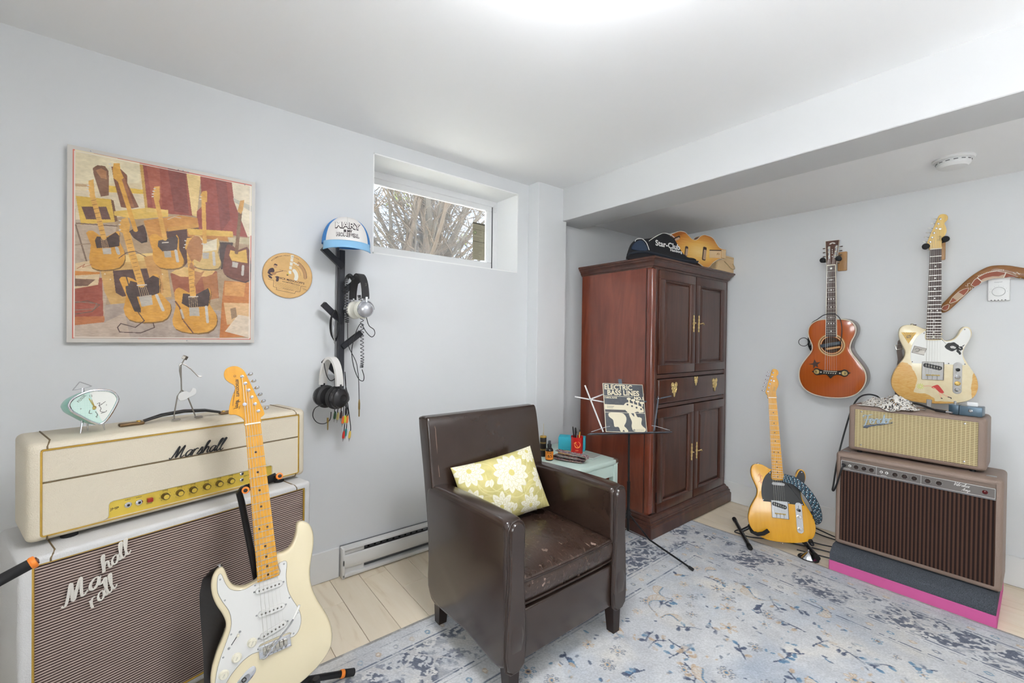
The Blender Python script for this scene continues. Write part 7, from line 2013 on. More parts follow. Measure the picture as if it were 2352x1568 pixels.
for i, (dx, dy, h, c, nm) in enumerate(((-.012, -.012, .150, (28, 28, 32), 'pen'), (.006, -.014, .148, (36, 34, 36), 'pen'), (-.016, .006, .140, (30, 30, 34), 'pen'), (.012, .004, .135, (222, 170, 80), 'pencil'), (0, -.004, .125, (230, 228, 224), 'pen'))):
    p = thing(nm, ['black pen leaning left in the red cup', 'slim black pen in the middle of the red cup', 'thick black marker at the back of the red cup', 'yellow pencil in the red cup', 'white pen in the red cup'][i], nm, (.384 + dx * .5, 1.914 + dy * .5, TZ + .012), group='pens in the red cup')
    obj('barrel', MB().tube([(0, 0, 0), (dx * .9, dy * .9, h - .012)], .0042, 10), mat('pen_%d' % i, c, .35), p)
    obj('tip', MB().tube([(dx * .9, dy * .9, h - .012), (dx, dy, h)], [.0045, .0025], 10), mat('pen_cap_dark', (40, 38, 36), .4), p)
tb_ = thing('foam_block', 'turquoise foam block behind the red cup on the side table', 'foam block', (.298, 1.965, TZ), math.radians(38))
obj('block', MB().rbox((0, 0, .042), (.165, .075, .082), .006, 2), mat('turquoise_foam', (60, 176, 196), .9, var=.08, bump=.3, bs=300), tb_)
sp_b = thing('spray_bottle', 'small orange spray bottle marked 65 on the side table', 'bottle', (.380, 1.690, TZ))
obj('bottle', MB().lathe([(.021, 0), (.0225, .003), (.0225, .054), (.020, .062), (.012, .070), (.011, .076)], n=24), mat('dark_bottle', (28, 24, 22), .2, var=.05), sp_b)
obj('label', MB().lathe([(.0228, .006), (.0229, .008), (.0229, .050), (.0228, .052)], n=32), mat('orange_label', (232, 136, 32), .4), sp_b)
obj('collar', MB().lathe([(.012, .074), (.0125, .088), (.010, .092)], n=20), M_BLACK, sp_b)
obj('spray_head', MB().rbox((0, 0, .100), (.012, .015, .020), .003, 2).lathe([(.005, .088), (.005, .094)], n=10), mat('grey_sprayer', (70, 74, 80), .4), sp_b)
a_ = math.atan2(-1.69, 2.13 - .38)
def on_b(word, size, z, m_, off=0):
    o = text('label_word', word, size, m_, sp_b, Matrix.Identity(4), .0002, bold=.0004)
    for v_ in o.data.vertices:
        q = a_ + (v_.co.x + off) / .0229
        v_.co = ((.0231 + v_.co.z) * math.cos(q), (.0231 + v_.co.z) * math.sin(q), z + v_.co.y)
on_b('65', .026, .026, mat('label_black', (30, 24, 20), .5), .004); on_b('Formula', .008, .045, mat('label_black', (30, 24, 20), .5))
tn = thing('incense_tube', 'black and gold incense tin with sticks on the side table', 'tin', (.300, 1.716, TZ))
obj('tin', MB().lathe([(.019, 0), (.0195, .002), (.0195, .114), (.0185, .116), (.017, .114)], n=24), mat('black_tin', (30, 26, 24), .35, var=.1), tn)
obj('gold_rim', MB().lathe([(.0197, .110), (.0199, .112), (.0199, .116), (.0186, .118)], n=24), mat('gold_piping', (196, 158, 70), .35, .5), tn)
for k in range(4):
    a = a_ + (k - 1.5) * .5
    for z in (.040, .080):
        obj('gold_motif', MB().prism(smooth([(-.004, 0), (0, .007), (.004, 0), (0, -.005)], 2), [(0, 0), (0, .0004)]).xf(Matrix.Rotation(a, 4, 'Z') @ fr((.0197, 0, z), (0, 1, 0), (0, 0, 1))), mat('gold_print', (170, 140, 80), .4, .4), tn)
obj('incense_stick', MB().cyl((.002, 0, .08), (.004, -.002, .192), .0011, n=6), mat('bamboo', (206, 186, 140), .7), tn)
obj('incense_stick', MB().cyl((-.003, .002, .08), (-.008, .006, .135), .0011, n=6), mat('bamboo', (206, 186, 140), .7), tn)
# folded woven strap
def folded_strap():
    path = [(.545, 1.795, .010), (.50, 1.775, .010), (.44, 1.745, .012), (.385, 1.735, .012), (.372, 1.735, .020), (.385, 1.738, .030), (.44, 1.750, .033), (.50, 1.780, .030), (.552, 1.800, .026), (.562, 1.803, .034), (.550, 1.802, .044), (.50, 1.785, .046), (.44, 1.755, .050), (.39, 1.742, .054)]
    P = [Vector(p) for p in smooth(path, 6, False)]
    Ltot = sum((P[i + 1] - P[i]).length for i in range(len(P) - 1))
    cv = Cv(Ltot, .05, 300, (120, 96, 86))
    g = np.random.default_rng(8)
    for i in range(int(Ltot / .006)):
        for j in range(8):
            cv.ell((i * .006 + (j % 2) * .003, .003 + j * .0063), .0026, .0026, [(222, 214, 200), (70, 80, 130), (150, 50, 50), (190, 170, 150), (60, 50, 60)][g.integers(0, 5)])
    Pn = np.zeros((cv.ny, cv.nx, 3))
    for a in range(cv.nx):
        f_ = a / (cv.nx - 1) * (len(P) - 1); i0 = min(int(f_), len(P) - 2)
        p = P[i0].lerp(P[i0 + 1], f_ - i0)
        t_ = P[i0 + 1] - P[i0]
        h_ = Vector((.954, .3, 0))
        sd = Vector((-.3, .954, 0))
        for b in range(cv.ny): Pn[b, a] = p + sd * (b / (cv.ny - 1) - .5) * .046
    Pn[..., 2] += TZ - .004
    o = obj('folded_strap', painted_mesh('folded_strap', cv, Pn), painted('woven_strap', .9, .3, 900))
    s = o.modifiers.new('thick', 'SOLIDIFY'); s.thickness = .0022
    tag(o, 'folded multicoloured woven guitar strap on the side table', 'strap')
folded_strap()
tag(obj('coaster', MB().lathe([(.040, 0), (.041, .002), (.041, .006), (.040, .008)], (.335, 1.862, TZ), n=32), wood('coaster_wood', [(0, (166, 118, 66)), (1, (206, 160, 104))], (20, 20, 20), .5)), 'round wooden coaster between the strap and the red cup', 'coaster')
tl_ = thing('stone_tile', 'square speckled grey tile in front of the red cup', 'tile', (.470, 1.930, TZ), .2)
obj('tile', MB().rbox((0, 0, .004), (.105, .105, .007), .002, 1), mat('speckled_stone', (176, 186, 180), .3, var=.25, vs=160), tl_)

# ================================================================== MUSIC STAND
DX, DN = Vector((.506, .8625, 0)), Vector((.8625, -.506, 0))
MO = Vector((.648, 2.060, .633))
ms = thing('music_stand', 'black folding music stand in front of the armoire', 'music stand', (.655, 2.055, 0))
L_ = lambda p: tuple(Vector(p) - Vector((.655, 2.055, 0)))
obj('pole', MB().tube([L_((.657, 2.053, .078)), L_((.656, 2.054, .36))], .0085, 14), M_TUBE, ms)
obj('pole', MB().tube([L_((.656, 2.054, .34)), L_((.650, 2.058, .64))], .0058, 12), M_TUBE, ms)
hub = obj('hub', MB().tube([L_((.656, 2.054, .150)), L_((.656, 2.054, .195))], .0125, 14), M_BLACK, ms)
for s in ((.014, .004), (-.012, -.008), (0, .014)): obj('rivet', MB().lathe([(.004, 0), (.003, .004), (0, .005)], (.001 + s[0], -.001 + s[1], .178), (s[0], s[1], 0), 8), M_CHROME, hub)
for tip in ((1.037, 2.064, .016), (.470, 2.13 - .02, .016), (.560, 1.72, .016)):
    tp_ = Vector(tip); c0 = Vector((.656, 2.054, .178))
    md = c0.lerp(tp_, .36); md.z = .075
    lg_ = obj('leg', MB().tube([L_(c0), L_(md), L_(tp_)], .0048, 8), M_TUBE, ms)
    obj('brace', MB().tube([L_((.657, 2.053, .082)), L_(md)], .0025, 6), M_STEEL, ms)
    obj('rubber_tip', MB().tube([L_(tp_ - (tp_ - md).normalized() * .018), L_(tp_ + (tp_ - md).normalized() * .006)], .0075, 10), M_RUBBER, lg_)
al = math.radians(20)
NN = DN * math.cos(al) + Vector((0, 0, 1)) * math.sin(al)
UU = (Vector((0, 0, 1)) * math.cos(al) - DN * math.sin(al))
D3 = lambda a, b, n=0.0: L_(MO + DX * a + UU * b + NN * n)
trm = fr((0, 0, 0), DX, UU).to_3x3()
def slat(name, a, b, w, n, m_, par):
    A_, B_ = Vector(D3(*a, n)), Vector(D3(*b, n))
    d = (B_ - A_).normalized(); y_ = NN.cross(d)
    return obj(name, MB().rbox(tuple((A_ + B_) / 2), ((B_ - A_).length, w, .0025), .001, 1, fr((0, 0, 0), d, y_).to_3x3()), m_, par)
M_SATIN = mat('satin_steel', (196, 194, 192), .35, .8, var=.05)
M_GUN = mat('gunmetal', (92, 98, 106), .35, .7, var=.08)
tray = obj('tray', MB().rbox(D3(0, -.004, .016), (.49, .006, .048), .002, 1, fr((0, 0, 0), DX, UU).to_3x3()), M_GUN, ms)
for s, m_ in ((-1, M_SATIN), (1, M_GUN)):
    slat('desk_bar', (s * .153, .008), (s * .235, .280), .009, .002, m_, ms)
    slat('desk_bar', (s * .300, .214), (s * .10, .176), .008, -.004, m_, ms)
    slat('desk_bar', (s * .215, .196), (s * .09, .240), .008, -.007, m_, ms)
    obj('page_clip', MB().tube([D3(s * .235, .006, .034), D3(s * .15, .030, .040), D3(s * .125, .034, .040)], .0018, 8), M_CHROME, ms)
    obj('rivet', MB().lathe([(.004, 0), (.003, .003), (0, .004)], D3(s * .21, .197, .004), NN, 8), M_CHROME, ms)
slat('desk_bar', (-.01, 0), (-.01, .320), .022, -.010, M_GUN, ms)
slat('desk_bar', (-.10, .176), (.09, .240), .008, -.009, M_GUN, ms); slat('desk_bar', (.10, .176), (-.09, .240), .008, -.012, M_GUN, ms)

# ---- songbook
BW, BH = .247, .283
bkm = fr(tuple(MO + DX * -.012 + UU * (BH / 2 + .002) + NN * .012), tuple(DX * 1.0 + UU * .0), tuple(UU))
bkk = thing('songbook', 'cream and black bass guitar songbook on the music stand', 'book', m=Matrix(bkm) @ Matrix.Rotation(-.045, 4, 'Z'))
obj('pages', MB().rbox((0, 0, -.001), (BW, BH, .005), .001, 1), mat('book_paper', (224, 214, 190), .7), bkk)
cv = Cv(247, 283, 330, (58, 62, 68))
cr_ = (226, 215, 186)
n = vnoise((cv.ny, cv.nx), (12, 10), 61)[..., None]
cv.a += (n - .5) * 16
cv.rect(0, 0, 247, 3, cr_); cv.rect(0, 280, 247, 283, cr_); cv.rect(0, 0, 3, 283, cr_); cv.rect(244, 0, 247, 283, cr_)
cv.rect(4, 205, 178, 208, cr_); cv.rect(4, 110, 244, 113, cr_)
# head of a bass across the middle
cv.poly([(4, 158), (118, 156), (132, 170), (150, 174), (200, 160), (228, 150), (238, 134), (238, 118), (200, 113), (140, 113), (126, 128), (4, 128)], cr_)
for i in range(4):
    cv.ell((142 + i * 27, 160 - i * 8), 6, 5.5, (58, 62, 68)); cv.rect(150 + i * 26, 172 - i * 7, 157 + i * 26, 190 - i * 7, cr_); cv.ell((153 + i * 26, 194 - i * 7), 13, 7, cr_)
cv.rect(4, 116, 120, 126, (66, 60, 58)); cv.poly(smooth([(180, 113), (200, 121), (210, 113)], 3), (58, 62, 68))
cv.poly(smooth([(28, 108), (24, 88), (46, 70), (50, 52), (54, 30), (78, 28), (90, 4), (132, 4), (124, 22), (112, 36), (124, 58), (128, 84), (112, 106), (80, 110)], 4), cr_); cv.poly([(98, 4), (106, 14), (114, 4)], (58, 62, 68))
cv.poly(smooth([(146, 108), (150, 90), (160, 60), (156, 34), (166, 8), (200, 4), (232, 6), (240, 22), (224, 36), (216, 52), (222, 80), (210, 88), (196, 90), (186, 110), (176, 112), (178, 92), (170, 96), (156, 112)], 4), cr_)
for i in range(3): cv.line([(16, 148 - i * 5), (60 - i * 4, 148 - i * 5)], 1.6, (96, 92, 84))
cv.ell((170, 14), 6, 5, (58, 62, 68)); cv.ell((170, 14), 2.5, 2.5, cr_)
for i in range(3): cv.line([(180, 18 - i * 4), (228, 19 - i * 4)], .9, (120, 112, 96))
flat_print('cover', cv, painted('printed_cover', .4, coat=.1), bkk, size=BW, z=.0018)
M_CRM = mat('cream_lettering', (228, 217, 188), .5)
for w_, sz, x, y, sx in (('ELECTRIC', .041, -.030, .118, .97), ('BASS LINES', .041, -.002, .085, .98), ('NO.1', .026, .092, .0565, 1.0), ('CAROL KAYE', .0125, -.080, .0555, 1.0)):
    text('title', w_, sz, M_CRM, bkk, fr((x, y, .0022), (1, 0, 0), (0, 1, 0)), .0002, bold=.0011 if sz > .02 else .0004, sx=sx)

# ================================================================== ON TOP OF THE ARMOIRE
AT = 1.6545
# black cloth bag with white piping
def cloth_bag():
    d = Vector((.353, .936, 0)); n_ = Vector((.936, -.353, 0))
    t = thing('cloth_bag', 'black cloth bag with white piping and club lettering on top of the armoire', 'bag', m=fr((.534, 2.163, AT), tuple(d), (0, 0, 1)))
    top_ = [(0, 10), (8, 36), (20, 70), (38, 100), (65, 120), (90, 129), (124, 133), (160, 140), (201, 152), (241, 174), (278, 183), (316, 179), (350, 160), (372, 134), (398, 94), (424, 64), (459, 46), (503, 40), (523, 32)]
    T = smooth(top_, 3, False)
    mb = MB(); rings = []
    wd = lambda x: 20 * max(.10, math.sin(math.pi * min(1, (x + 30) / 590)) ** .6)
    for (x, h) in T:
        x = x * .985
        w = wd(x)
        h = max(h, 12)
        ring = []
        for k in range(13):
            a = math.pi * k / 12
            zz = h * math.sin(a) ** .75
            fold = 4 * math.sin(x * .05 + k * 1.3)
            ring.append((x, zz, w * math.cos(a) - w + 12 + fold * math.sin(a)))
        ring.append((x, 0, -2 * w + 14)); ring.append((x, 0, 10))
        rings.append(ring)
    M_BAG = mat('black_cloth', (24, 24, 27), .85, var=.15, vs=30, bump=.3, bs=500)
    obj('bag', sc(mb.rings(rings)), M_BAG, t, ang=60)
    M_WPI = mat('white_piping', (226, 224, 220), .7)
    Z = lambda x, y: 13 + 2 - max(0, (y - 60)) * .16
    obj('piping', sc(MB().tube([(p[0], p[1] + 2, Z(*p)) for p in smooth([(157, 120), (201, 148), (250, 174), (283, 181), (320, 176), (350, 160)], 4, False)], 2.2, 6)), M_WPI, t)
    obj('piping', sc(MB().tube([(p[0], p[1] + 2, Z(*p) + 2) for p in smooth([(55, 108), (65, 121), (88, 130), (112, 127), (137, 105), (152, 62)], 4, False)], 2.2, 6)), M_WPI, t)
    obj('navy_lining', sc(MB().prism(smooth([(30, 60), (44, 92), (66, 112), (90, 120), (112, 116), (132, 94), (144, 62), (90, 56)], 3), [(0, 10), (2, 15)])), mat('navy_satin', (34, 50, 74), .4, var=.3, vs=40), t)
    obj('hem_band', sc(MB().tube(smooth([(-2, 24, 14), (60, 44, 18), (150, 48, 18), (260, 34, 20), (330, 20, 22), (420, 14, 22), (520, 16, 16)], 4, False), 9, 8, flat=.5)), mat('blue_black_hem', (38, 44, 54), .8), t)
    obj('strap_loop', sc(MB().tube(smooth([(22, 42, 14), (6, 36, 18), (-6, 20, 20), (-4, 6, 20), (8, 4, 20), (14, 18, 18), (24, 30, 16)], 4, False), 3.2, 6)), M_BAG, t)
    # lettering leaning back with the cloth
    tilt = lambda x, y, z: fr((x * K, y * K, z * K), (1, -.10, 0), (.08, .97, -.2))
    text('lettering', 'Star-Club', .052, M_WPI, t, tilt(290, 104, 14), .0003, bold=.0012, sx=.92)
    text('lettering', 'Hamburg', .024, M_WPI, t, tilt(352, 73, 15), .0003, bold=.0006)
cloth_bag()
# hollow violin-shaped bass body
def bass_body():
    d = Vector((.26, .966, 0)).normalized()
    t = thing('bass_body', 'sunburst violin-shaped bass guitar body without neck on the armoire', 'guitar body', m=fr((.719, 2.791, AT), tuple(d), (0, 0, 1)))
    O_ = [(-338, 125), (-322, 174), (-294, 193), (-248, 210), (-215, 212), (-191, 207), (-157, 184), (-135, 172), (-105, 170), (-84, 180), (-60, 201), (-30, 211), (-5, 210), (30, 205), (57, 193), (80, 168), (104, 146), (130, 135), (165, 132), (173, 130), (164, 72), (132, 69), (105, 62), (81, 51), (50, 31), (26, 8), (8, 0), (-22, 0), (-50, 10), (-80, 24), (-112, 28), (-145, 20), (-170, 5), (-205, 0), (-255, 1), (-300, 14), (-328, 50)]
    o_ = ccw(smooth(O_, 3))
    def burst():
        m, N, L, B = nmat('sunburst_maple')
        v = coords(N, L)
        s = N.new('ShaderNodeSeparateXYZ'); L.new(v, s.inputs[0])
        x = math_n(N, L, 'DIVIDE', math_n(N, L, 'SUBTRACT', s.outputs[0], -.07), .28)
        y = math_n(N, L, 'DIVIDE', math_n(N, L, 'SUBTRACT', s.outputs[1], .095), .13)
        r = math_n(N, L, 'SQRT', math_n(N, L, 'ADD', math_n(N, L, 'MULTIPLY', x, x), math_n(N, L, 'MULTIPLY', y, y)))
        n = noise(N, L, coords(N, L, (3, 40, 40)), 3, 5)
        r = math_n(N, L, 'ADD', r, math_n(N, L, 'MULTIPLY', math_n(N, L, 'SUBTRACT', n, .5), .3))
        L.new(ramp(N, L, r, [(.0, (232, 196, 118)), (.45, (222, 168, 74)), (.8, (196, 126, 40)), (1.0, (150, 82, 26))]), B.inputs['Base Color'])
        B.inputs['Roughness'].default_value = .25; B.inputs['Coat Weight'].default_value = .4
        return m
    obj('top_plate', sc(MB().prism(o_, [(0, -4), (0, -1), (1.2, 0)])), burst(), t)
    obj('sides', sc(MB().prism(inset(o_, 2), [(0, -50), (0, -4)])), wood('side_maple', [(0, (104, 58, 30)), (1, (150, 92, 52))], (6, 6, 40), .3, coat=.3), t)
    M_BIND = mat('cream_binding', (226, 216, 196), .4)
    for z in (-2, -49): obj('binding', sc(MB().tube([(p[0], p[1], z) for p in o_], 2.4, 6, closed=True)), M_BIND, t)
    M_CAV = mat('dark_cavity', (54, 36, 26), .8)
    M_CAVF = mat('bare_cavity_wood', (172, 142, 112), .7)
    for c, w, h, a in (((-186, 90), 26, 64, -.12), ((-27, 88), 32, 90, -.12), ((-268, 166), 58, 18, .42)):
        q = [(c[0] + x * math.cos(a) - y * math.sin(a), c[1] + x * math.sin(a) + y * math.cos(a)) for x, y in rrect(w, h, 8, 4)]
        cav = obj('pickup_cavity', sc(MB().prism(q, [(0, .1), (0, .5)])), M_CAV, t)
        q2 = [(c[0] + 3 + x * math.cos(a) - y * math.sin(a), c[1] - 6 + x * math.sin(a) + y * math.cos(a)) for x, y in rrect(w * .72, h * .72, 6, 4)]
        obj('cavity_floor', sc(MB().prism(q2, [(0, .5), (0, .8)])), M_CAVF, cav)
    pkt = obj('neck_pocket', sc(MB().prism([(18, 117), (126, 126), (127, 71), (19, 65)], [(0, .1), (0, .8)])), mat('pale_pocket_wood', (216, 184, 140), .6, var=.1), t)
    obj('pocket_shadow', sc(MB().prism([(18, 118), (164, 129), (164, 123), (18, 112)], [(0, .8), (0, 1.2)])), M_CAV, pkt)
    obj('neck_block', sc(MB().rbox((147, 100, 3), (38, 56, 8), 2, 1)), mat('pale_pocket_wood', (216, 184, 140), .6, var=.1), t)
    for pts in ([(88, 88), (90, 102), (94, 94), (100, 106)], [(102, 90), (106, 102), (112, 96)]): obj('pencil_mark', sc(MB().tube([(p[0], p[1], 1) for p in pts], 1.0, 5)), mat('pencil_brown', (150, 96, 50), .7), pkt)
bass_body()
wb = thing('wooden_box', 'small pine box with rope handle on the right end of the armoire', 'box', (0, 0, AT))
M_PINE = wood('raw_pine', [(0, (206, 168, 116)), (.5, (226, 194, 146)), (1, (238, 212, 170))], (12, 2, 12), .6, 2.5, .8)
for nm, c, s in (('front_board', (.706, 3.075, .052), (.012, .240, .104)), ('back_board', (.52, 3.075, .052), (.012, .240, .104)), ('end_board', (.613, 3.189, .052), (.174, .012, .104)), ('end_board', (.613, 2.961, .052), (.174, .012, .104)), ('bottom_board', (.613, 3.075, .006), (.174, .216, .012)), ('lid', (.613, 3.075, .110), (.200, .240, .010))):
    obj(nm, MB().rbox(c, s, .0015, 1), M_PINE, wb)
obj('rope_handle', MB().tube(smooth([(.713, 3.045, .072), (.728, 3.06, .05), (.734, 3.09, .030), (.734, 3.13, .022), (.732, 3.165, .030), (.722, 3.178, .05), (.713, 3.175, .068)], 5, False), .0028, 8), mat('rope', (178, 152, 112), .9, bump=.5, bs=600), wb)

# ================================================================== ON TOP OF THE BROWN HEAD
HT = .8455
def scarf():
    Wd, Dp = .235, .16
    cv = Cv(Wd, Dp, 420, (226, 222, 214))
    g = np.random.default_rng(17)
    for i in range(520):
        x, y, r = g.uniform(0, Wd), g.uniform(0, Dp), g.uniform(.0022, .0044)
        a0 = g.uniform(0, 6.28)
        cv.line([(x + r * math.cos(a0 + k * .5), y + r * .8 * math.sin(a0 + k * .5)) for k in range(g.integers(5, 10))], .0019, (34, 30, 30))
        if g.random() < .3: cv.ell((x, y), r * .6, r * .5, (164, 130, 84))
    u, v = cv.X / Wd, cv.Y / Dp
    lump = np.exp(-((u - .62) / .30) ** 2 - ((v - .5) / .42) ** 2) * .052 + np.exp(-((u - .2) / .16) ** 2 - ((v - .55) / .30) ** 2) * .022
    wr = (vnoise((cv.ny, cv.nx), (5, 7), 71, 3) - .5) * .040 * np.clip(lump / .02, 0, 1)
    edge = np.minimum(np.minimum(u, 1 - u), np.minimum(v, 1 - v))
    Z = np.clip(lump + wr, .002, 1) * np.clip(edge * 9, 0, 1) + .0015
    X = 1.530 + cv.X * .93 + .012 * np.sin(v * 5); Y = 2.765 + cv.Y + .015 * np.sin(u * 6)
    # front edge droops over the lip of the cabinet
    droop = np.clip((2.784 - Y) / .02, 0, 1) * np.clip(np.sin(np.clip((u - .38) / .42, 0, 1) * math.pi), 0, 1)
    Y = Y - droop * .006
    Z = Z - droop * .014 * (Y < 2.772)
    me = painted_mesh('leopard_cloth', cv, np.stack([X, Y, HT + Z], -1))
    o = obj('leopard_cloth', me, painted('leopard_print', .9, .2, 600, spec=.1))
    s = o.modifiers.new('thick', 'SOLIDIFY'); s.thickness = .0022; s.offset = 1
    tag(o, 'crumpled leopard print cloth on the small brown amp head', 'cloth')
scarf()
pc = thing('instrument_cable', 'thick black cable lying across the small brown amp head', 'cable', (0, 0, 0))
obj('cable', MB().tube(smooth([(1.69, 2.85, HT + .018), (1.72, 2.86, HT + .026), (1.75, 2.855, HT + .026), (1.79, 2.83, HT + .016), (1.82, 2.815, HT + .008)], 6, False), .0048, 10), M_CABLE, pc)
obj('plug_sleeve', MB().tube([(1.815, 2.817, HT + .0095), (1.852, 2.80, HT + .0085)], .0065, 12), M_BLACK, pc)
obj('plug_tip', MB().tube([(1.852, 2.80, HT + .0085), (1.872, 2.79, HT + .0085), (1.872, 2.79, HT + .0085)], [.0050, .0045, .003], 10), M_CHROME, pc)
pj = thing('jack_plug', 'loose metal jack plug lying under the cable on the brown head', 'plug', (0, 0, 0))
obj('sleeve', MB().tube([(1.715, 2.83, HT + .0065), (1.755, 2.82, HT + .0065)], .006, 12), mat('dark_nickel', (110, 96, 86), .3, .8), pj)
obj('tip', MB().tube([(1.755, 2.82, HT + .0065), (1.782, 2.813, HT + .0065)], .0035, 10), M_CHROME, pj)
pd = thing('effects_pedal', 'small grey-blue metal effects box on the right of the brown head', 'effects pedal', (1.913, 2.835, HT), -.05)
M_HAMM = mat('hammered_grey_blue', (84, 104, 118), .35, .3, var=.1, vs=80)
obj('box', MB().rbox((.018, 0, .021), (.072, .075, .042), .003, 2), M_HAMM, pd)
obj('box', MB().rbox((-.036, .004, .022), (.034, .070, .044), .003, 2), mat('hammered_dark', (58, 78, 92), .3, .3, var=.1, vs=80), pd)
obj('footswitch', MB().lathe([(.008, 0), (.008, .003), (.005, .004), (.005, .014), (0, .016)], (-.036, 0, .043), n=14), M_CHROME, pd)
obj('jack_socket', MB().lathe([(.007, 0), (.007, .003), (.0045, .005), (.003, .002)], (.018, -.0375, .024), (0, -1, 0), 14), M_CHROME, pd)
obj('bracket', MB().rbox((.018, .006, .050), (.034, .004, .018), .003, 2), M_PLAST, pd)
gt = thing('metal_bracket', 'slim metal bracket behind the brown head under the cream guitar', 'bracket', (1.775, 2.965, HT))
obj('rod', MB().rbox((0, 0, .022), (.020, .006, .042), .002, 1), mat('aged_steel', (158, 156, 154), .4, .85, var=.08, vs=40), gt)
obj('rod_foot', MB().rbox((0, -.012, .002), (.034, .034, .003), .001, 1), M_STEEL, gt)

# lead from the combo's panel, round its side and over the head
ld = thing('speaker_lead', 'black lead looping from the combo panel up behind the brown head', 'cable', (0, 0, 0))
obj('cable', MB().tube(smooth([(1.500, 2.706, .536), (1.494, 2.694, .530), (1.486, 2.690, .50), (1.472, 2.692, .44), (1.458, 2.698, .400), (1.449, 2.710, .398), (1.448, 2.730, .42), (1.452, 2.76, .52), (1.458, 2.80, .61), (1.472, 2.84, .72), (1.490, 2.87, .82), (1.515, 2.89, .875), (1.55, 2.90, .893), (1.585, 2.90, .888), (1.605, 2.88, .872)], 6, False), .0040, 10), M_CABLE, ld)
obj('plug', MB().tube([(1.500, 2.707, .5375), (1.496, 2.690, .545)], .0062, 12), M_BLACK, ld)

# ================================================================== ON THE FLOOR BY THE BUTTERSCOTCH GUITAR
cn = thing('metal_cone', 'shiny metal cone with black rubber rim on the floor by the guitar stand', 'cone', (1.353, 2.690, .0005))
obj('cone', MB().lathe([(.042, .004), (.041, .008), (.010, .036), (.005, .040), (.005, .050), (.004, .052)], n=32), M_CHROME, cn)
obj('rubber_rim', MB().tube([(.044 * math.cos(a), .044 * math.sin(a), .0055) for a in [k * math.pi / 20 for k in range(40)]], .005, 8, closed=True), M_RUBBER, cn)
for i, pts in enumerate(([(1.00, 2.80, .004), (.965, 2.74, .004), (.965, 2.70, .004), (1.0, 2.68, .012), (1.046, 2.70, .004), (1.11, 2.745, .004), (1.20, 2.80, .004), (1.30, 2.84, .004), (1.42, 2.87, .004)],
                         [(1.05, 3.10, .004), (1.15, 3.13, .004), (1.24, 3.10, .004), (1.31, 3.075, .004), (1.39, 3.07, .004), (1.44, 3.07, .004)],
                         [(1.05, 3.17, .004), (1.18, 3.185, .004), (1.28, 3.15, .004), (1.36, 3.115, .004), (1.44, 3.10, .004)],
                         [(1.22, 3.02, .004), (1.268, 2.935, .004), (1.33, 2.93, .004), (1.40, 2.955, .004), (1.45, 2.98, .004)],
                         [(1.28, 2.75, .004), (1.36, 2.77, .004), (1.42, 2.785, .004), (1.452, 2.80, .004)])):
    o = obj('floor_cable', MB().tube(smooth(pts, 6, False), .0033, 8), M_CABLE)
    tag(o, ['black cable curling from the A-frame stand across the floor to the foam', 'black cable along the back skirting behind the brown amplifier', 'thin black cable closest to the back skirting', 'black cable bending round behind the butterscotch guitar', 'short black cable from the metal cone to the pink foam'][i], 'cable', 'cables on the floor')

# ================================================================== OUTSIDE THE WINDOW
gr = struct('ground_outside', MB().box((-6.5, 1.5, 1.40), (12.4, 14, .12)), mat('pale_bounce_ground', (196, 192, 180), .95, var=.3, vs=5), ang=None)  # ground hidden from view; pale colour set to bounce daylight up at the window
hs_ = thing('neighbour_house', 'pale blue-grey clapboard house wall beyond the shrub outside the window', 'house', (-5.2, 1.6, 1.46))
M_CLAP = mat('blue_grey_clapboard', (92, 104, 118), .7, var=.06)
cl_me = mesh_of('clapboard', MB().rings([[(0, -6, 0), (.03, -6, 0), (.012, -6, .16), (0, -6, .16)], [(0, 6, 0), (.03, 6, 0), (.012, 6, .16), (0, 6, .16)]]))
obj('sheathing', MB().box((-.1, 0, 1.5), (.2, 12, 3.0)), M_CLAP, hs_)
for i in range(19): obj('clapboard', cl_me, M_CLAP, hs_, loc=(0, 0, i * .155))
def bark(name, a, b):
    m, N, L, B = nmat(name)
    v = coords(N, L, (1, 1, .25))
    n = noise(N, L, v, 40, 5, .6)
    L.new(ramp(N, L, n, [(.2, a), (.8, b)]), B.inputs['Base Color'])
    B.inputs['Roughness'].default_value = .9
    bumpn(N, L, B, n, .5, .004)
    return m
M_BARK = bark('grey_bark', (38, 33, 26), (66, 60, 50))
M_BARK2 = bark('brown_bark', (44, 35, 24), (74, 60, 44))
g = np.random.default_rng(23)
sh = thing('bare_shrub', 'many-stemmed bare shrub right outside the basement window', 'shrub', (-1.35, 1.75, 1.46))
twigs = MB()
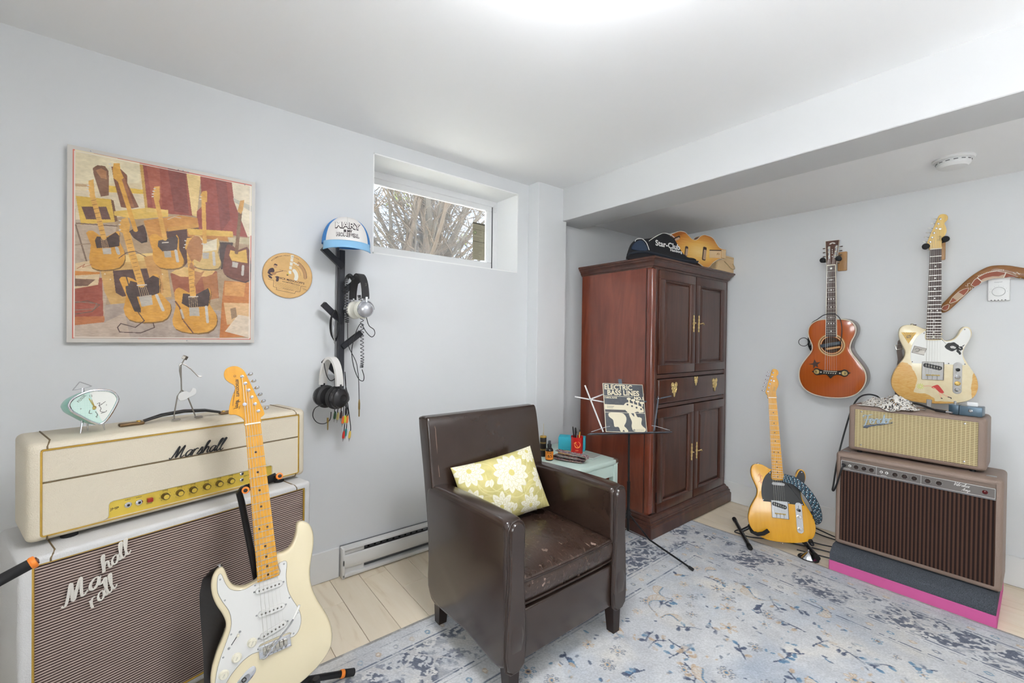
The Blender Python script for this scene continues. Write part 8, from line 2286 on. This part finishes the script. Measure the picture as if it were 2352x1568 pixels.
for i in range(64):
    a = g.uniform(0, 6.28); lean = g.uniform(.05, .62)
    r0 = g.uniform(.006, .022) if i > 9 else g.uniform(.026, .046)
    x, y, z = .16 * math.cos(a) * g.random(), .26 * math.sin(a) * g.random() + g.normal(0, .08), -.03
    ln = g.uniform(1.2, 2.1)
    dy = g.normal(0, .42); dx = g.normal(0, .22)
    pts, rr = [], []
    for k in range(8):
        t = k / 7
        pts.append((x + dx * t * ln + .03 * math.sin(t * 5 + i), y + dy * t * ln * (1 + .3 * t) + .03 * math.sin(t * 7 + 2 * i), z + ln * t))
        rr.append(r0 * (1 - .72 * t))
    obj('stem', MB().tube(smooth(pts, 2, False), [rr[min(int(j / 2), 7)] for j in range(15)], 7), M_BARK if i % 3 else M_BARK2, sh)
    for j in range(14):
        k = g.integers(1, 7); p = Vector(pts[k])
        q = p + Vector((g.normal(0, .12), g.normal(0, .22), g.uniform(.05, .35)))
        m_ = p.lerp(q, .5) + Vector((g.normal(0, .02), g.normal(0, .03), 0))
        twigs.tube([p, m_, q], [.005, .0038, .0016], 4)
        for s in range(3):
            u = q + Vector((g.normal(0, .06), g.normal(0, .12), g.uniform(-.02, .16)))
            twigs.tube([m_.lerp(q, .3 + .3 * s), u], [.0024, .0009], 3)
o = obj('twigs', twigs, M_BARK2, sh, ang=None); o['kind'] = 'stuff'
for i, (y, z) in enumerate(((1.25, 1.75), (2.35, 2.15), (1.72, 2.45))):
    lv = thing('green_sprig', ['green leafy sprig low on the left outside the window', 'green leafy sprig at the upper right outside the window', 'green leafy sprig at the top outside the window'][i], 'plant', (-1.7, y, z), group='sprigs outside the window')
    obj('stem', MB().tube([(0, 0, -(z - 1.46)), (.02, .02, -.1), (0, 0, 0)], .004, 6), M_BARK2, lv)
    lf = mesh_of('leaf', MB().prism(smooth([(0, 0), (.02, .012), (.045, 0), (.02, -.012)], 2), [(0, 0), (0, .0006)]))
    for k in range(34):
        p = g.normal(0, .055, 3)
        o = obj('leaf', lf, mat('spring_leaf', (120, 140, 52), .6, var=.15), lv)
        o.location = p; o.rotation_euler = tuple(g.uniform(0, 6.28, 3))
